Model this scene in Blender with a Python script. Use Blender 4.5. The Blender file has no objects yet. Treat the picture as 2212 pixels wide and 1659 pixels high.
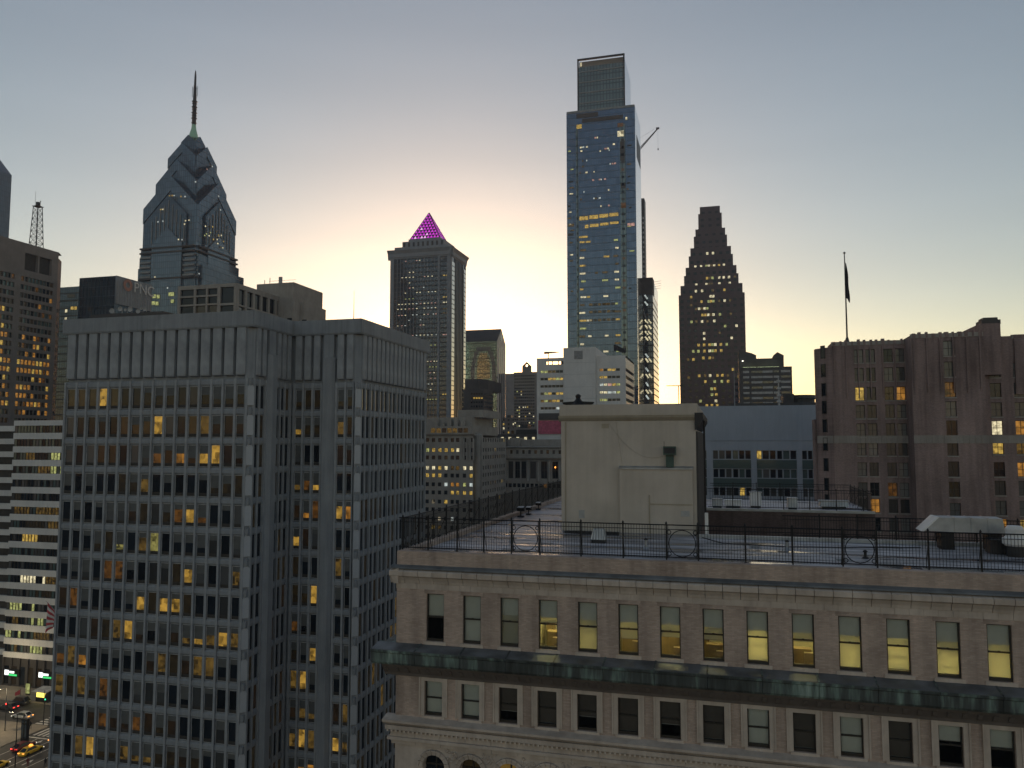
import bpy, math, random
from mathutils import Vector, Matrix
R = math.radians
sc = bpy.context.scene
COL = sc.collection

# ------------------------------------------------------------------ camera
FPX, CX, CY = 1679.0, 1106.0, 829.5        # focal length and centre, in 2212-wide picture units
PSI, PIT, HC = R(15.2), R(4.28), 62.0      # yaw against the street grid, upward pitch, eye height
cam = bpy.data.cameras.new('camera'); cam_o = bpy.data.objects.new('camera', cam); COL.objects.link(cam_o)
sc.camera = cam_o
cam.sensor_width = 36.0; cam.lens = 36.0 * FPX / 2212.0
cam.clip_start = 0.5; cam.clip_end = 20000
cam_o.location = (0, 0, HC); cam_o.rotation_euler = (R(90) + PIT, 0, PSI)

# ------------------------------------------------------------------ sky, sun, exposure
EXPO = 0.62
K = 2.0 ** -EXPO
SUN_EL, SUN_AZ = R(3.0), R(-19)
w = bpy.data.worlds.new('World'); sc.world = w; w.use_nodes = True
nt = w.node_tree
sky = nt.nodes.new('ShaderNodeTexSky'); sky.sky_type = 'NISHITA'; sky.sun_disc = False
sky.sun_elevation = SUN_EL; sky.sun_rotation = SUN_AZ
sky.air_density = 1.0; sky.dust_density = 0.45; sky.ozone_density = 1.15; sky.altitude = 60
hs = nt.nodes.new('ShaderNodeHueSaturation'); hs.inputs['Saturation'].default_value = 0.82
nt.links.new(sky.outputs[0], hs.inputs['Color'])
tc = nt.nodes.new('ShaderNodeTexCoord'); mpw = nt.nodes.new('ShaderNodeMapping'); mpw.inputs['Scale'].default_value = (1.6, 1.6, 16.0); nzw = nt.nodes.new('ShaderNodeTexNoise'); nzw.inputs['Scale'].default_value = 1.4; nzw.inputs['Detail'].default_value = 7   # faint high streaks of cloud, all round the sky
nt.links.new(tc.outputs['Generated'], mpw.inputs[0]); nt.links.new(mpw.outputs[0], nzw.inputs[0])
mrw = nt.nodes.new('ShaderNodeMapRange'); mrw.inputs['From Min'].default_value = 0.3; mrw.inputs['From Max'].default_value = 0.7; mrw.inputs['To Min'].default_value = 0.985; mrw.inputs['To Max'].default_value = 1.015
nt.links.new(nzw.outputs[0], mrw.inputs[0]); nt.links.new(mrw.outputs[0], hs.inputs['Value'])
gm = nt.nodes.new('ShaderNodeGamma'); gm.inputs[1].default_value = 1.15
nt.links.new(hs.outputs[0], gm.inputs[0]); wb_ = nt.nodes.new('ShaderNodeMix'); wb_.data_type = 'RGBA'; wb_.blend_type = 'MULTIPLY'; wb_.inputs[0].default_value = 1.0; wb_.inputs[7].default_value = (1.035, 0.965, 0.99, 1)   # camera white balance
nt.links.new(gm.outputs[0], wb_.inputs[6]); nt.links.new(wb_.outputs[2], nt.nodes['Background'].inputs[0])
nt.nodes['Background'].inputs[1].default_value = 0.15
sl = bpy.data.lights.new('sun', 'SUN'); so = bpy.data.objects.new('sun', sl); COL.objects.link(so)
sl.energy = 0.12; sl.angle = R(10); sl.color = (1.0, 0.72, 0.45)
sd = Vector((math.sin(SUN_AZ) * math.cos(SUN_EL), math.cos(SUN_AZ) * math.cos(SUN_EL), math.sin(SUN_EL)))
so.rotation_euler = sd.to_track_quat('Z', 'Y').to_euler(); so.location = (0, 0, 400)
vs = sc.view_settings
vs.view_transform = 'Standard'; vs.look = 'None'; vs.exposure = EXPO; vs.gamma = 1.0
sc.cycles.use_denoising = True
sc.cycles.max_bounces = 5; sc.cycles.diffuse_bounces = 2; sc.cycles.glossy_bounces = 3; sc.cycles.transparent_max_bounces = 6
sc.cycles.sample_clamp_indirect = 4.0

# ------------------------------------------------------------------ picture -> place helpers
FW = (-math.sin(PSI), math.cos(PSI)); RT = (math.cos(PSI), math.sin(PSI))
SP, CP = math.sin(PIT), math.cos(PIT)
def ray(px, py=955.0):
    a = (px - CX) / FPX; t = (CY - py) / FPX
    f = CP - t * SP; z = SP + t * CP
    return (FW[0] * f + RT[0] * a, FW[1] * f + RT[1] * a, z)
def X_at(px, Y, py=955.0):
    d = ray(px, py); return d[0] / d[1] * Y
def Y_at(px, X, py=955.0):
    d = ray(px, py); return d[1] / d[0] * X
def G_at(px, py, z=0.0):
    d = ray(px, py); k = (z - HC) / d[2]; return (d[0] * k, d[1] * k)
def Z_at(X, Y, py):
    d = X * FW[0] + Y * FW[1]; t = (CY - py) / FPX
    return HC + d * (t * CP + SP) / (CP - t * SP)

# ------------------------------------------------------------------ mesh helpers
class Fr:
    """a facade frame: origin, direction along the wall (u), outward normal (n)"""
    def __init__(s, x, y, rot=0.0):
        s.x, s.y, s.rot = x, y, rot
        s.u = (math.cos(rot), math.sin(rot)); s.n = (math.sin(rot), -math.cos(rot))
    def p(s, a, c, z):
        return (s.x + s.u[0] * a + s.n[0] * c, s.y + s.u[1] * a + s.n[1] * c, z)
WORLD = Fr(0, 0, 0)
class MB:
    def __init__(s): s.v = []; s.f = []; s.m = []
    def face(s, pts, m=0):
        i = len(s.v); s.v += [tuple(p) for p in pts]; s.f.append(tuple(range(i, i + len(pts)))); s.m.append(m)
    def hexa(s, p, m=0):      # p: 4 bottom (ccw from above), 4 top
        i = len(s.v); s.v += [tuple(q) for q in p]
        for q in ((3, 2, 1, 0), (4, 5, 6, 7), (0, 1, 5, 4), (1, 2, 6, 5), (2, 3, 7, 6), (3, 0, 4, 7)):
            s.f.append(tuple(i + k for k in q)); s.m.append(m)
    def box(s, x0, x1, y0, y1, z0, z1, m=0):
        s.hexa([(x0, y0, z0), (x1, y0, z0), (x1, y1, z0), (x0, y1, z0), (x0, y0, z1), (x1, y0, z1), (x1, y1, z1), (x0, y1, z1)], m)
    def fbox(s, fr, a0, a1, c0, c1, z0, z1, m=0):   # c0 inner, c1 outer
        P = fr.p
        s.hexa([P(a0, c1, z0), P(a1, c1, z0), P(a1, c0, z0), P(a0, c0, z0), P(a0, c1, z1), P(a1, c1, z1), P(a1, c0, z1), P(a0, c0, z1)], m)
    def prism(s, poly, z0, z1, m=0, mt=None):       # poly ccw from above
        n = len(poly); i = len(s.v)
        s.v += [(x, y, z0) for x, y in poly] + [(x, y, z1) for x, y in poly]
        s.f.append(tuple(i + k for k in reversed(range(n)))); s.m.append(m)
        s.f.append(tuple(i + n + k for k in range(n))); s.m.append(m if mt is None else mt)
        for k in range(n):
            s.f.append((i + k, i + (k + 1) % n, i + n + (k + 1) % n, i + n + k)); s.m.append(m)
    def fprofile(s, fr, a0, a1, prof, m=0):         # profile [(c,z)] swept along u, going up on the outside
        n = len(prof); i = len(s.v)
        s.v += [fr.p(a0, c, z) for c, z in prof] + [fr.p(a1, c, z) for c, z in prof]
        s.f.append(tuple(i + k for k in range(n))); s.m.append(m)
        s.f.append(tuple(i + n + k for k in reversed(range(n)))); s.m.append(m)
        for k in range(n):
            s.f.append((i + k, i + n + k, i + n + (k + 1) % n, i + (k + 1) % n)); s.m.append(m)
    def rod(s, p, q, r, m=0, n=4, r2=None):
        p = Vector(p); q = Vector(q); d = (q - p).normalized()
        a = d.orthogonal().normalized() if abs(d.z) < .99 else Vector((1, 0, 0)); b = d.cross(a)
        i = len(s.v); r2 = r if r2 is None else r2
        for c, rr in ((p, r), (q, r2)):
            for k in range(n):
                t = 2 * math.pi * (k + .5) / n; s.v.append(tuple(c + a * (rr * math.cos(t)) + b * (rr * math.sin(t))))
        s.f.append(tuple(i + k for k in reversed(range(n)))); s.m.append(m)
        s.f.append(tuple(i + n + k for k in range(n))); s.m.append(m)
        for k in range(n):
            s.f.append((i + k, i + (k + 1) % n, i + n + (k + 1) % n, i + n + k)); s.m.append(m)
    def lathe(s, x, y, prof, n=12, m=0):            # [(r,z)] from bottom to top
        i = len(s.v)
        for r, z in prof:
            for k in range(n):
                t = 2 * math.pi * k / n; s.v.append((x + r * math.cos(t), y + r * math.sin(t), z))
        for j in range(len(prof) - 1):
            for k in range(n):
                a = i + j * n + k; b = i + j * n + (k + 1) % n; s.f.append((a, b, b + n, a + n)); s.m.append(m)
        s.f.append(tuple(i + k for k in reversed(range(n)))); s.m.append(m)
        j = len(prof) - 1; s.f.append(tuple(i + j * n + k for k in range(n))); s.m.append(m)
    def mesh(s, name, mats):
        me = bpy.data.meshes.new(name); me.from_pydata(s.v, [], s.f)
        for q in mats: me.materials.append(M[q] if isinstance(q, str) else q)
        if len(mats) > 1: me.polygons.foreach_set('material_index', s.m)
        me.update(); return me
    def build(s, name, mats, parent=None, loc=None):
        if isinstance(mats, str): mats = [mats]
        return obj(name, s.mesh(name, mats), parent, loc)
def obj(name, me, parent=None, loc=None, rz=0.0):
    o = bpy.data.objects.new(name, me); COL.objects.link(o)
    if loc is not None: o.location = loc
    if rz: o.rotation_euler = (0, 0, rz)
    if parent is not None:
        o.parent = parent
        if parent.name in WC: o.matrix_parent_inverse = WC[parent.name]
    return o
WC = {}       # things whose parts are written in place coordinates
def thing(name, label, cat, loc=(0, 0, 0), rz=0.0, group=None, wc=False):
    o = bpy.data.objects.new(name, None); COL.objects.link(o); o.empty_display_size = 1
    if wc: WC[o.name] = Matrix.Translation(-Vector(loc))
    o.location = loc; o.rotation_euler = (0, 0, rz); o['label'] = label; o['category'] = cat
    if group: o['group'] = group
    return o
def tag(o, label, cat, group=None):
    o['label'] = label; o['category'] = cat
    if group: o['group'] = group
    return o
def structure(o): o['kind'] = 'structure'; return o
def stuff(o): o['kind'] = 'stuff'; return o

# ------------------------------------------------------------------ materials
M = {}
def newmat(key):
    m = bpy.data.materials.new(key); m.use_nodes = True; M[key] = m
    nt = m.node_tree; return m, nt, nt.nodes['Principled BSDF']
def nd(nt, t, **kw):
    n = nt.nodes.new(t)
    for k, v in kw.items(): n.inputs[k].default_value = v
    return n
def ramp(nt, fac, stops):
    r = nt.nodes.new('ShaderNodeValToRGB'); e = r.color_ramp.elements
    while len(e) < len(stops): e.new(0.5)
    for q, (p, c) in zip(e, stops): q.position = p; q.color = (*c, 1) if len(c) == 3 else c
    nt.links.new(fac, r.inputs[0]); return r
def coords(nt, scale=(1, 1, 1), which='Object'):
    t = nt.nodes.new('ShaderNodeTexCoord'); mp = nt.nodes.new('ShaderNodeMapping'); mp.inputs['Scale'].default_value = scale
    nt.links.new(t.outputs[which], mp.inputs[0]); return mp.outputs[0]
def stone(key, c1, c2, rough=0.85, sc1=0.35, streak=0.5, bump=0.0, spec=0.3):
    """rough masonry: broad blotches plus vertical weather streaks"""
    m, nt, b = newmat(key); L = nt.links
    n1 = nd(nt, 'ShaderNodeTexNoise', Scale=sc1, Detail=6, Roughness=0.62); L.new(coords(nt), n1.inputs[0])
    n2 = nd(nt, 'ShaderNodeTexNoise', Scale=1.0, Detail=4, Roughness=0.6); L.new(coords(nt, (2.2, 2.2, 0.12)), n2.inputs[0])
    mx = nd(nt, 'ShaderNodeMix', Factor=streak * 0.6); L.new(n1.outputs[0], mx.inputs[2]); L.new(n2.outputs[0], mx.inputs[3])
    r = ramp(nt, mx.outputs[0], [(0.32, c1), (0.68, c2)]); L.new(r.outputs[0], b.inputs['Base Color'])
    b.inputs['Roughness'].default_value = rough; b.inputs['Specular IOR Level'].default_value = spec
    if bump:
        n3 = nd(nt, 'ShaderNodeTexNoise', Scale=9.0, Detail=5); L.new(coords(nt), n3.inputs[0])
        bp = nd(nt, 'ShaderNodeBump', Strength=bump, Distance=0.03); L.new(n3.outputs[0], bp.inputs['Height']); L.new(bp.outputs[0], b.inputs['Normal'])
    return m
def brick(key, c1, c2, mortar, bw=0.24, bh=0.075, rough=0.9, big=0.25):
    m, nt, b = newmat(key); L = nt.links
    t = nt.nodes.new('ShaderNodeTexCoord'); sx = nt.nodes.new('ShaderNodeSeparateXYZ'); L.new(t.outputs['Object'], sx.inputs[0])
    ad = nt.nodes.new('ShaderNodeMath'); L.new(sx.outputs[0], ad.inputs[0]); L.new(sx.outputs[1], ad.inputs[1])
    cx = nt.nodes.new('ShaderNodeCombineXYZ'); L.new(ad.outputs[0], cx.inputs[0]); L.new(sx.outputs[2], cx.inputs[1])
    br = nd(nt, 'ShaderNodeTexBrick', Scale=1.0, Color1=(*c1, 1), Color2=(*c2, 1), Mortar=(*mortar, 1))
    br.inputs['Mortar Size'].default_value = bh * 0.12; br.inputs['Brick Width'].default_value = bw; br.inputs['Row Height'].default_value = bh
    L.new(cx.outputs[0], br.inputs[0])
    n1 = nd(nt, 'ShaderNodeTexNoise', Scale=big, Detail=7, Roughness=0.65); L.new(t.outputs['Object'], n1.inputs[0])
    n2 = nd(nt, 'ShaderNodeTexNoise', Scale=1.0, Detail=3); L.new(coords(nt, (1.4, 1.4, 0.1)), n2.inputs[0])
    mx0 = nd(nt, 'ShaderNodeMix', Factor=0.45); L.new(n1.outputs[0], mx0.inputs[2]); L.new(n2.outputs[0], mx0.inputs[3])
    r = ramp(nt, mx0.outputs[0], [(0.34, (0.55, 0.53, 0.52)), (0.5, (0.95, 0.94, 0.93)), (0.64, (1.25, 1.22, 1.2))])
    mx = nt.nodes.new('ShaderNodeMix'); mx.data_type = 'RGBA'; mx.blend_type = 'MULTIPLY'; mx.inputs[0].default_value = 1
    L.new(br.outputs[0], mx.inputs[6]); L.new(r.outputs[0], mx.inputs[7]); L.new(mx.outputs[2], b.inputs['Base Color'])
    bp = nd(nt, 'ShaderNodeBump', Strength=0.5, Distance=0.012); bp.invert = True
    L.new(br.outputs['Fac'], bp.inputs['Height']); L.new(bp.outputs[0], b.inputs['Normal'])
    b.inputs['Roughness'].default_value = rough; b.inputs['Specular IOR Level'].default_value = 0.25
def flat(key, c, rough=0.6, metal=0.0, var=0.25, sc1=1.2, spec=0.5):
    m, nt, b = newmat(key); L = nt.links
    n1 = nd(nt, 'ShaderNodeTexNoise', Scale=sc1, Detail=5); L.new(coords(nt), n1.inputs[0])
    r = ramp(nt, n1.outputs[0], [(0.3, tuple(q * (1 - var) for q in c)), (0.7, tuple(min(1, q * (1 + var)) for q in c))])
    L.new(r.outputs[0], b.inputs['Base Color'])
    b.inputs['Roughness'].default_value = rough; b.inputs['Metallic'].default_value = metal; b.inputs['Specular IOR Level'].default_value = spec
def glass(key, c=(0.02, 0.024, 0.03), rough=0.06, spec=0.6, metal=0.0, wob=0.15, var=0.0, grid=None):
    """window glass seen from outside: dark room behind, sky mirrored in front; panes tilt a little each"""
    m, nt, b = newmat(key); L = nt.links
    b.inputs['Roughness'].default_value = rough; b.inputs['Specular IOR Level'].default_value = spec; b.inputs['Metallic'].default_value = metal
    col = None
    oi = nt.nodes.new('ShaderNodeObjectInfo')
    r = ramp(nt, oi.outputs['Random'], [(0.0, tuple(q * (1 - var) for q in c)), (1.0, tuple(q * (1 + var) for q in c))]); col = r.outputs[0]
    if grid:
        t = nt.nodes.new('ShaderNodeTexCoord'); sx = nt.nodes.new('ShaderNodeSeparateXYZ'); L.new(t.outputs['Object'], sx.inputs[0])
        ad = nt.nodes.new('ShaderNodeMath'); L.new(sx.outputs[0], ad.inputs[0]); L.new(sx.outputs[1], ad.inputs[1])
        cx = nt.nodes.new('ShaderNodeCombineXYZ'); L.new(ad.outputs[0], cx.inputs[0]); L.new(sx.outputs[2], cx.inputs[1])
        br = nd(nt, 'ShaderNodeTexBrick', Scale=1.0, Color1=(*c, 1), Color2=(*[q * 0.72 for q in c], 1), Mortar=(*[q * 0.3 for q in c], 1))
        br.offset = 0.0; br.inputs['Brick Width'].default_value = grid[0]; br.inputs['Row Height'].default_value = grid[1]; br.inputs['Mortar Size'].default_value = grid[2]
        L.new(cx.outputs[0], br.inputs[0]); col = br.outputs[0]
    L.new(col, b.inputs['Base Color'])
    n1 = nd(nt, 'ShaderNodeTexNoise', Scale=0.45, Detail=1.5); L.new(coords(nt, which='Object'), n1.inputs[0])
    bp = nd(nt, 'ShaderNodeBump', Strength=wob, Distance=0.12); L.new(n1.outputs[0], bp.inputs['Height']); L.new(bp.outputs[0], b.inputs['Normal'])
def lit(key, c, s, patch=0.7, base=(0.03, 0.025, 0.02), sc1=1.6):
    """a lit room seen through its window: uneven light from lamps, furniture and blinds"""
    m, nt, b = newmat(key); L = nt.links
    b.inputs['Base Color'].default_value = (*base, 1); b.inputs['Roughness'].default_value = 0.08; b.inputs['Specular IOR Level'].default_value = 0.5
    oi = nt.nodes.new('ShaderNodeObjectInfo'); t = nt.nodes.new('ShaderNodeTexCoord')
    va = nt.nodes.new('ShaderNodeVectorMath'); va.operation = 'SCALE'; va.inputs[0].default_value = (37.0, 91.0, 53.0); L.new(oi.outputs['Random'], va.inputs['Scale'])
    vb = nt.nodes.new('ShaderNodeVectorMath'); vb.operation = 'ADD'; L.new(t.outputs['Object'], vb.inputs[0]); L.new(va.outputs[0], vb.inputs[1])
    vo = nd(nt, 'ShaderNodeTexVoronoi', Scale=sc1); vo.distance = 'CHEBYCHEV'; L.new(vb.outputs[0], vo.inputs['Vector'])
    no = nd(nt, 'ShaderNodeTexNoise', Scale=sc1 * 0.8, Detail=3); L.new(vb.outputs[0], no.inputs['Vector'])
    mx = nd(nt, 'ShaderNodeMix', Factor=0.6); L.new(vo.outputs['Color'], mx.inputs[2]); L.new(no.outputs[0], mx.inputs[3])
    r = ramp(nt, mx.outputs[0], [(0.30, (1 - patch,) * 3), (0.68, (1.25,) * 3)])
    m2 = nt.nodes.new('ShaderNodeMix'); m2.data_type = 'RGBA'; m2.blend_type = 'MULTIPLY'; m2.inputs[0].default_value = 1; m2.inputs[6].default_value = (*c, 1)
    L.new(r.outputs[0], m2.inputs[7])
    L.new(m2.outputs[2], b.inputs['Emission Color']); b.inputs['Emission Strength'].default_value = s * K
def glow(key, c, s):
    m, nt, b = newmat(key); b.inputs['Base Color'].default_value = (*[q * .5 for q in c], 1)
    b.inputs['Emission Color'].default_value = (*c, 1); b.inputs['Emission Strength'].default_value = s * K

stone('concrete', (0.19, 0.207, 0.228), (0.33, 0.352, 0.38), 0.85, 0.22, 0.75, bump=0.2)
stone('concrete_rib', (0.23, 0.247, 0.268), (0.39, 0.412, 0.44), 0.85, 0.5, 0.6, bump=0.2)
stone('concrete_light', (0.38, 0.405, 0.44), (0.48, 0.505, 0.54), 0.8, 0.4, 0.4)
stone('white_concrete', (0.52, 0.53, 0.54), (0.70, 0.70, 0.69), 0.8, 0.15, 0.6)
stone('grey_panel', (0.29, 0.33, 0.39), (0.39, 0.43, 0.495), 0.6, 0.12, 0.7)
stone('limestone', (0.24, 0.22, 0.2), (0.38, 0.36, 0.335), 0.9, 0.25, 0.6)
stone('dark_stone', (0.045, 0.042, 0.042), (0.085, 0.08, 0.08), 0.6, 0.2, 0.5)
stone('brown_stone', (0.19, 0.17, 0.155), (0.28, 0.25, 0.235), 0.8, 0.2, 0.5)
stone('mellon_stone', (0.2, 0.22, 0.25), (0.3, 0.325, 0.36), 0.6, 0.2, 0.5)
stone('red_granite', (0.045, 0.022, 0.034), (0.072, 0.038, 0.054), 0.35, 0.2, 0.5, spec=0.5)
stone('pale_granite', (0.34, 0.33, 0.33), (0.5, 0.49, 0.48), 0.5, 0.2, 0.4)
stone('front_stone', (0.38, 0.32, 0.275), (0.64, 0.56, 0.49), 0.9, 0.8, 0.7, bump=0.35)
stone('stucco', (0.43, 0.385, 0.33), (0.60, 0.54, 0.47), 0.92, 0.35, 0.55, bump=0.1)
stone('stucco_trim', (0.30, 0.26, 0.2), (0.44, 0.39, 0.3), 0.92, 0.6, 0.6, bump=0.1)
brick('front_brick', (0.53, 0.42, 0.36), (0.42, 0.325, 0.275), (0.4, 0.35, 0.31))
brick('red_brick', (0.33, 0.24, 0.23), (0.235, 0.17, 0.165), (0.27, 0.235, 0.225), big=0.09)
brick('dark_brick', (0.17, 0.12, 0.11), (0.12, 0.085, 0.08), (0.14, 0.12, 0.115))
flat('black_iron', (0.012, 0.012, 0.014), 0.55, 0.3)
flat('dark_metal', (0.035, 0.036, 0.04), 0.5, 0.5)
flat('polished', (0.62, 0.60, 0.58), 0.14, 0.75, var=0.08); flat('comcast_line', (0.10, 0.13, 0.17), 0.3, 0.6)
flat('flank_lit', (0.78, 0.76, 0.73), 0.38, 0.35, var=0.06)  # lighter copy of the concrete: reflected sky glow put into the flank's finish
flat('galv', (0.36, 0.38, 0.40), 0.45, 0.6)
flat('white_paint', (0.72, 0.72, 0.71), 0.5, var=0.1)
flat('frame_dark', (0.03, 0.026, 0.022), 0.5)
flat('frame_grey', (0.22, 0.23, 0.24), 0.5, 0.2)
flat('block_frame', (0.42, 0.43, 0.44), 0.5); flat('frame_light', (0.36, 0.36, 0.36), 0.5)
flat('green_paint', (0.045, 0.085, 0.07), 0.55)
flat('pink_panel', (0.42, 0.09, 0.15), 0.7, var=0.3)
flat('asphalt', (0.055, 0.053, 0.05), 0.75, var=0.3, sc1=0.4)
flat('paving', (0.24, 0.21, 0.17), 0.8, var=0.15, sc1=0.5)
flat('ground_mat', (0.09, 0.085, 0.08), 0.9, var=0.3, sc1=0.02)
flat('road_white', (0.62, 0.6, 0.55), 0.7, var=0.2)
flat('rubber', (0.012, 0.012, 0.012), 0.8)
flat('flag_dark', (0.03, 0.03, 0.035), 0.9); flat('flag_red', (0.42, 0.06, 0.07), 0.9); flat('flag_white', (0.6, 0.58, 0.56), 0.9); flat('flag_blue', (0.04, 0.05, 0.16), 0.9)
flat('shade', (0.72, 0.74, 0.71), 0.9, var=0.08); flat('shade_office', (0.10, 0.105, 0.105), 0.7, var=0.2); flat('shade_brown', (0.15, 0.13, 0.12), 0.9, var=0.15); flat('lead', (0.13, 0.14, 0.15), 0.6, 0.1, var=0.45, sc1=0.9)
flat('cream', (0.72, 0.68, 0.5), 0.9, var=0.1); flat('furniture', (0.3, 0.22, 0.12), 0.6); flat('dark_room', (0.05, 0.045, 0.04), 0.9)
flat('letter_grey', (0.62, 0.62, 0.62), 0.5); flat('logo_orange', (0.36, 0.17, 0.13), 0.5)
flat('awning', (0.5, 0.48, 0.44), 0.8)
for k, c in dict(taxi=(0.68, 0.44, 0.03), car_white=(0.6, 0.6, 0.58), car_red=(0.16, 0.02, 0.025), car_dark=(0.045, 0.045, 0.05), car_silver=(0.4, 0.41, 0.42), coat_dark=(0.02, 0.02, 0.025), coat_red=(0.2, 0.05, 0.05)).items():
    flat(k, c, 0.3 if 'coat' not in k else 0.9, 0.1 if 'coat' not in k else 0, 0.08)

glass('glass', (0.01, 0.014, 0.02), 0.06, 0.36, var=0.5)
glass('glass_blind', (0.075, 0.078, 0.08), 0.15, 0.4, var=0.5)
glass('glass_reflect', (0.17, 0.17, 0.165), 0.15, 0.4, var=0.4)  # pale pane colour stands in for mirrored sky
glass('glass_mirror', (0.05, 0.055, 0.065), 0.04, 0.9, 0.25, wob=0.1)
glass('comcast_glass', (0.135, 0.175, 0.24), 0.05, 0.6, 0.75, wob=0.05, grid=(1.5, 4.5, 0.08))
glass('comcast_side', (0.75, 0.72, 0.70), 0.06, 0.8, 0.95, wob=0.03)
glass('crown_glass', (0.19, 0.23, 0.225), 0.1, 0.6, 0.5, wob=0.06, grid=(2.0, 6.5, 0.3))
glass('liberty_glass', (0.105, 0.145, 0.19), 0.1, 0.6, 0.55, wob=0.12, grid=(1.5, 3.9, 0.14))
glass('liberty_pale', (0.15, 0.195, 0.245), 0.1, 0.6, 0.6, wob=0.12, grid=(1.5, 3.9, 0.14))
glass('mellon_glass', (0.11, 0.12, 0.14), 0.1, 0.5, 0.5, wob=0.1, grid=(1.5, 3.8, 0.2))
glass('green_glass', (0.16, 0.28, 0.25), 0.06, 0.7, 0.7, wob=0.25, grid=(1.6, 3.6, 0.12))
glass('blue_glass', (0.09, 0.12, 0.15), 0.08, 0.6, 0.5, wob=0.15, grid=(1.5, 3.6, 0.2))
glass('band_glass', (0.10, 0.15, 0.15), 0.12, 0.5, 0.3)
lit('lit_y', (0.95, 0.62, 0.13), 0.5); lit('lit_o', (0.95, 0.42, 0.07), 0.34); lit('lit_w', (1.0, 0.88, 0.55), 0.8); lit('lit_c', (0.85, 0.95, 0.9), 0.6)
lit('med_y', (0.85, 0.50, 0.10), 0.10, 0.9); lit('med_o', (0.9, 0.36, 0.06), 0.08, 0.9)
lit('dim_y', (0.7, 0.46, 0.14), 0.012, 0.8); lit('dim_o', (0.75, 0.36, 0.1), 0.011, 0.8)
lit('lit_m', (0.98, 0.56, 0.09), 0.36, 0.85, sc1=1.2); lit('lit_n', (0.98, 0.42, 0.06), 0.3, 0.85, sc1=1.2); lit('lit_k', (0.75, 0.68, 0.2), 0.25, 0.85)
lit('lit_g', (0.80, 0.85, 0.30), 0.45); lit('lit_p', (1.0, 0.55, 0.45), 0.5)
lit('room_dot', (1.0, 0.85, 0.55), 0.5, 1.0, sc1=0.9)
glow('magenta', (0.72, 0.05, 0.72), 0.85); glow('magenta_hi', (0.95, 0.45, 0.9), 1.0)
glow('spire_green', (0.35, 0.62, 0.45), 0.1)
glow('red_lamp', (1, 0.05, 0.04), 3.0); glow('green_lamp', (0.05, 0.9, 0.45), 1.6); glow('white_lamp', (1, 0.93, 0.75), 3.0); glow('orange_lamp', (1, 0.35, 0.06), 2.4)
glow('sign_white', (0.95, 1.0, 1.0), 1.6); glow('sign_green', (0.06, 0.75, 0.2), 0.9); glow('kiosk_light', (1.0, 0.8, 0.14), 1.8)
glow('room_lamp', (1.0, 0.74, 0.25), 5.2)
glow('wash_lamp', (0.8, 0.95, 0.5), 2.2)

# wet flat roof: gravelly membrane with smooth standing water
m, nt, b = newmat('roof'); L = nt.links
n1 = nd(nt, 'ShaderNodeTexNoise', Scale=0.42, Detail=7, Roughness=0.62); L.new(coords(nt, (0.35, 1.5, 1)), n1.inputs[0])
n2 = nd(nt, 'ShaderNodeTexNoise', Scale=7.0, Detail=4); L.new(coords(nt), n2.inputs[0])
rr = ramp(nt, n1.outputs[0], [(0.40, (0.10, 0.095, 0.11)), (0.5, (0.30, 0.29, 0.315)), (0.6, (0.55, 0.53, 0.56))]); L.new(rr.outputs[0], b.inputs['Base Color'])
ro = ramp(nt, n1.outputs[0], [(0.40, (0.03,) * 3), (0.435, (0.4,) * 3), (0.6, (0.65,) * 3)]); L.new(ro.outputs[0], b.inputs['Roughness'])
bs = ramp(nt, n1.outputs[0], [(0.38, (0.0,) * 3), (0.46, (1,) * 3)])
bp = nd(nt, 'ShaderNodeBump', Distance=0.02); L.new(bs.outputs[0], bp.inputs['Strength']); L.new(n2.outputs[0], bp.inputs['Height']); L.new(bp.outputs[0], b.inputs['Normal'])
# verdigris copper with dark runs
m, nt, b = newmat('copper'); L = nt.links
n1 = nd(nt, 'ShaderNodeTexNoise', Scale=1.0, Detail=4, Roughness=0.6); L.new(coords(nt, (2.6, 2.6, 0.25)), n1.inputs[0])
n2 = nd(nt, 'ShaderNodeTexNoise', Scale=0.16, Detail=3); L.new(coords(nt), n2.inputs[0])
mx = nd(nt, 'ShaderNodeMix', Factor=0.42); L.new(n1.outputs[0], mx.inputs[2]); L.new(n2.outputs[0], mx.inputs[3])
rr = ramp(nt, mx.outputs[0], [(0.36, (0.025, 0.03, 0.03)), (0.5, (0.07, 0.085, 0.085)), (0.58, (0.15, 0.215, 0.195)), (0.68, (0.34, 0.44, 0.4))]); L.new(rr.outputs[0], b.inputs['Base Color'])
b.inputs['Roughness'].default_value = 0.65
# roller blind: lets lamplight through
m, nt, b = newmat('blind'); L = nt.links
tr = nt.nodes.new('ShaderNodeBsdfTranslucent'); tr.inputs[0].default_value = (0.82, 0.78, 0.58, 1)
df = nt.nodes.new('ShaderNodeBsdfDiffuse'); df.inputs[0].default_value = (0.68, 0.69, 0.66, 1)
ms = nd(nt, 'ShaderNodeMixShader', Fac=0.4); L.new(df.outputs[0], ms.inputs[1]); L.new(tr.outputs[0], ms.inputs[2])
L.new(ms.outputs[0], nt.nodes['Material Output'].inputs[0])
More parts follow.
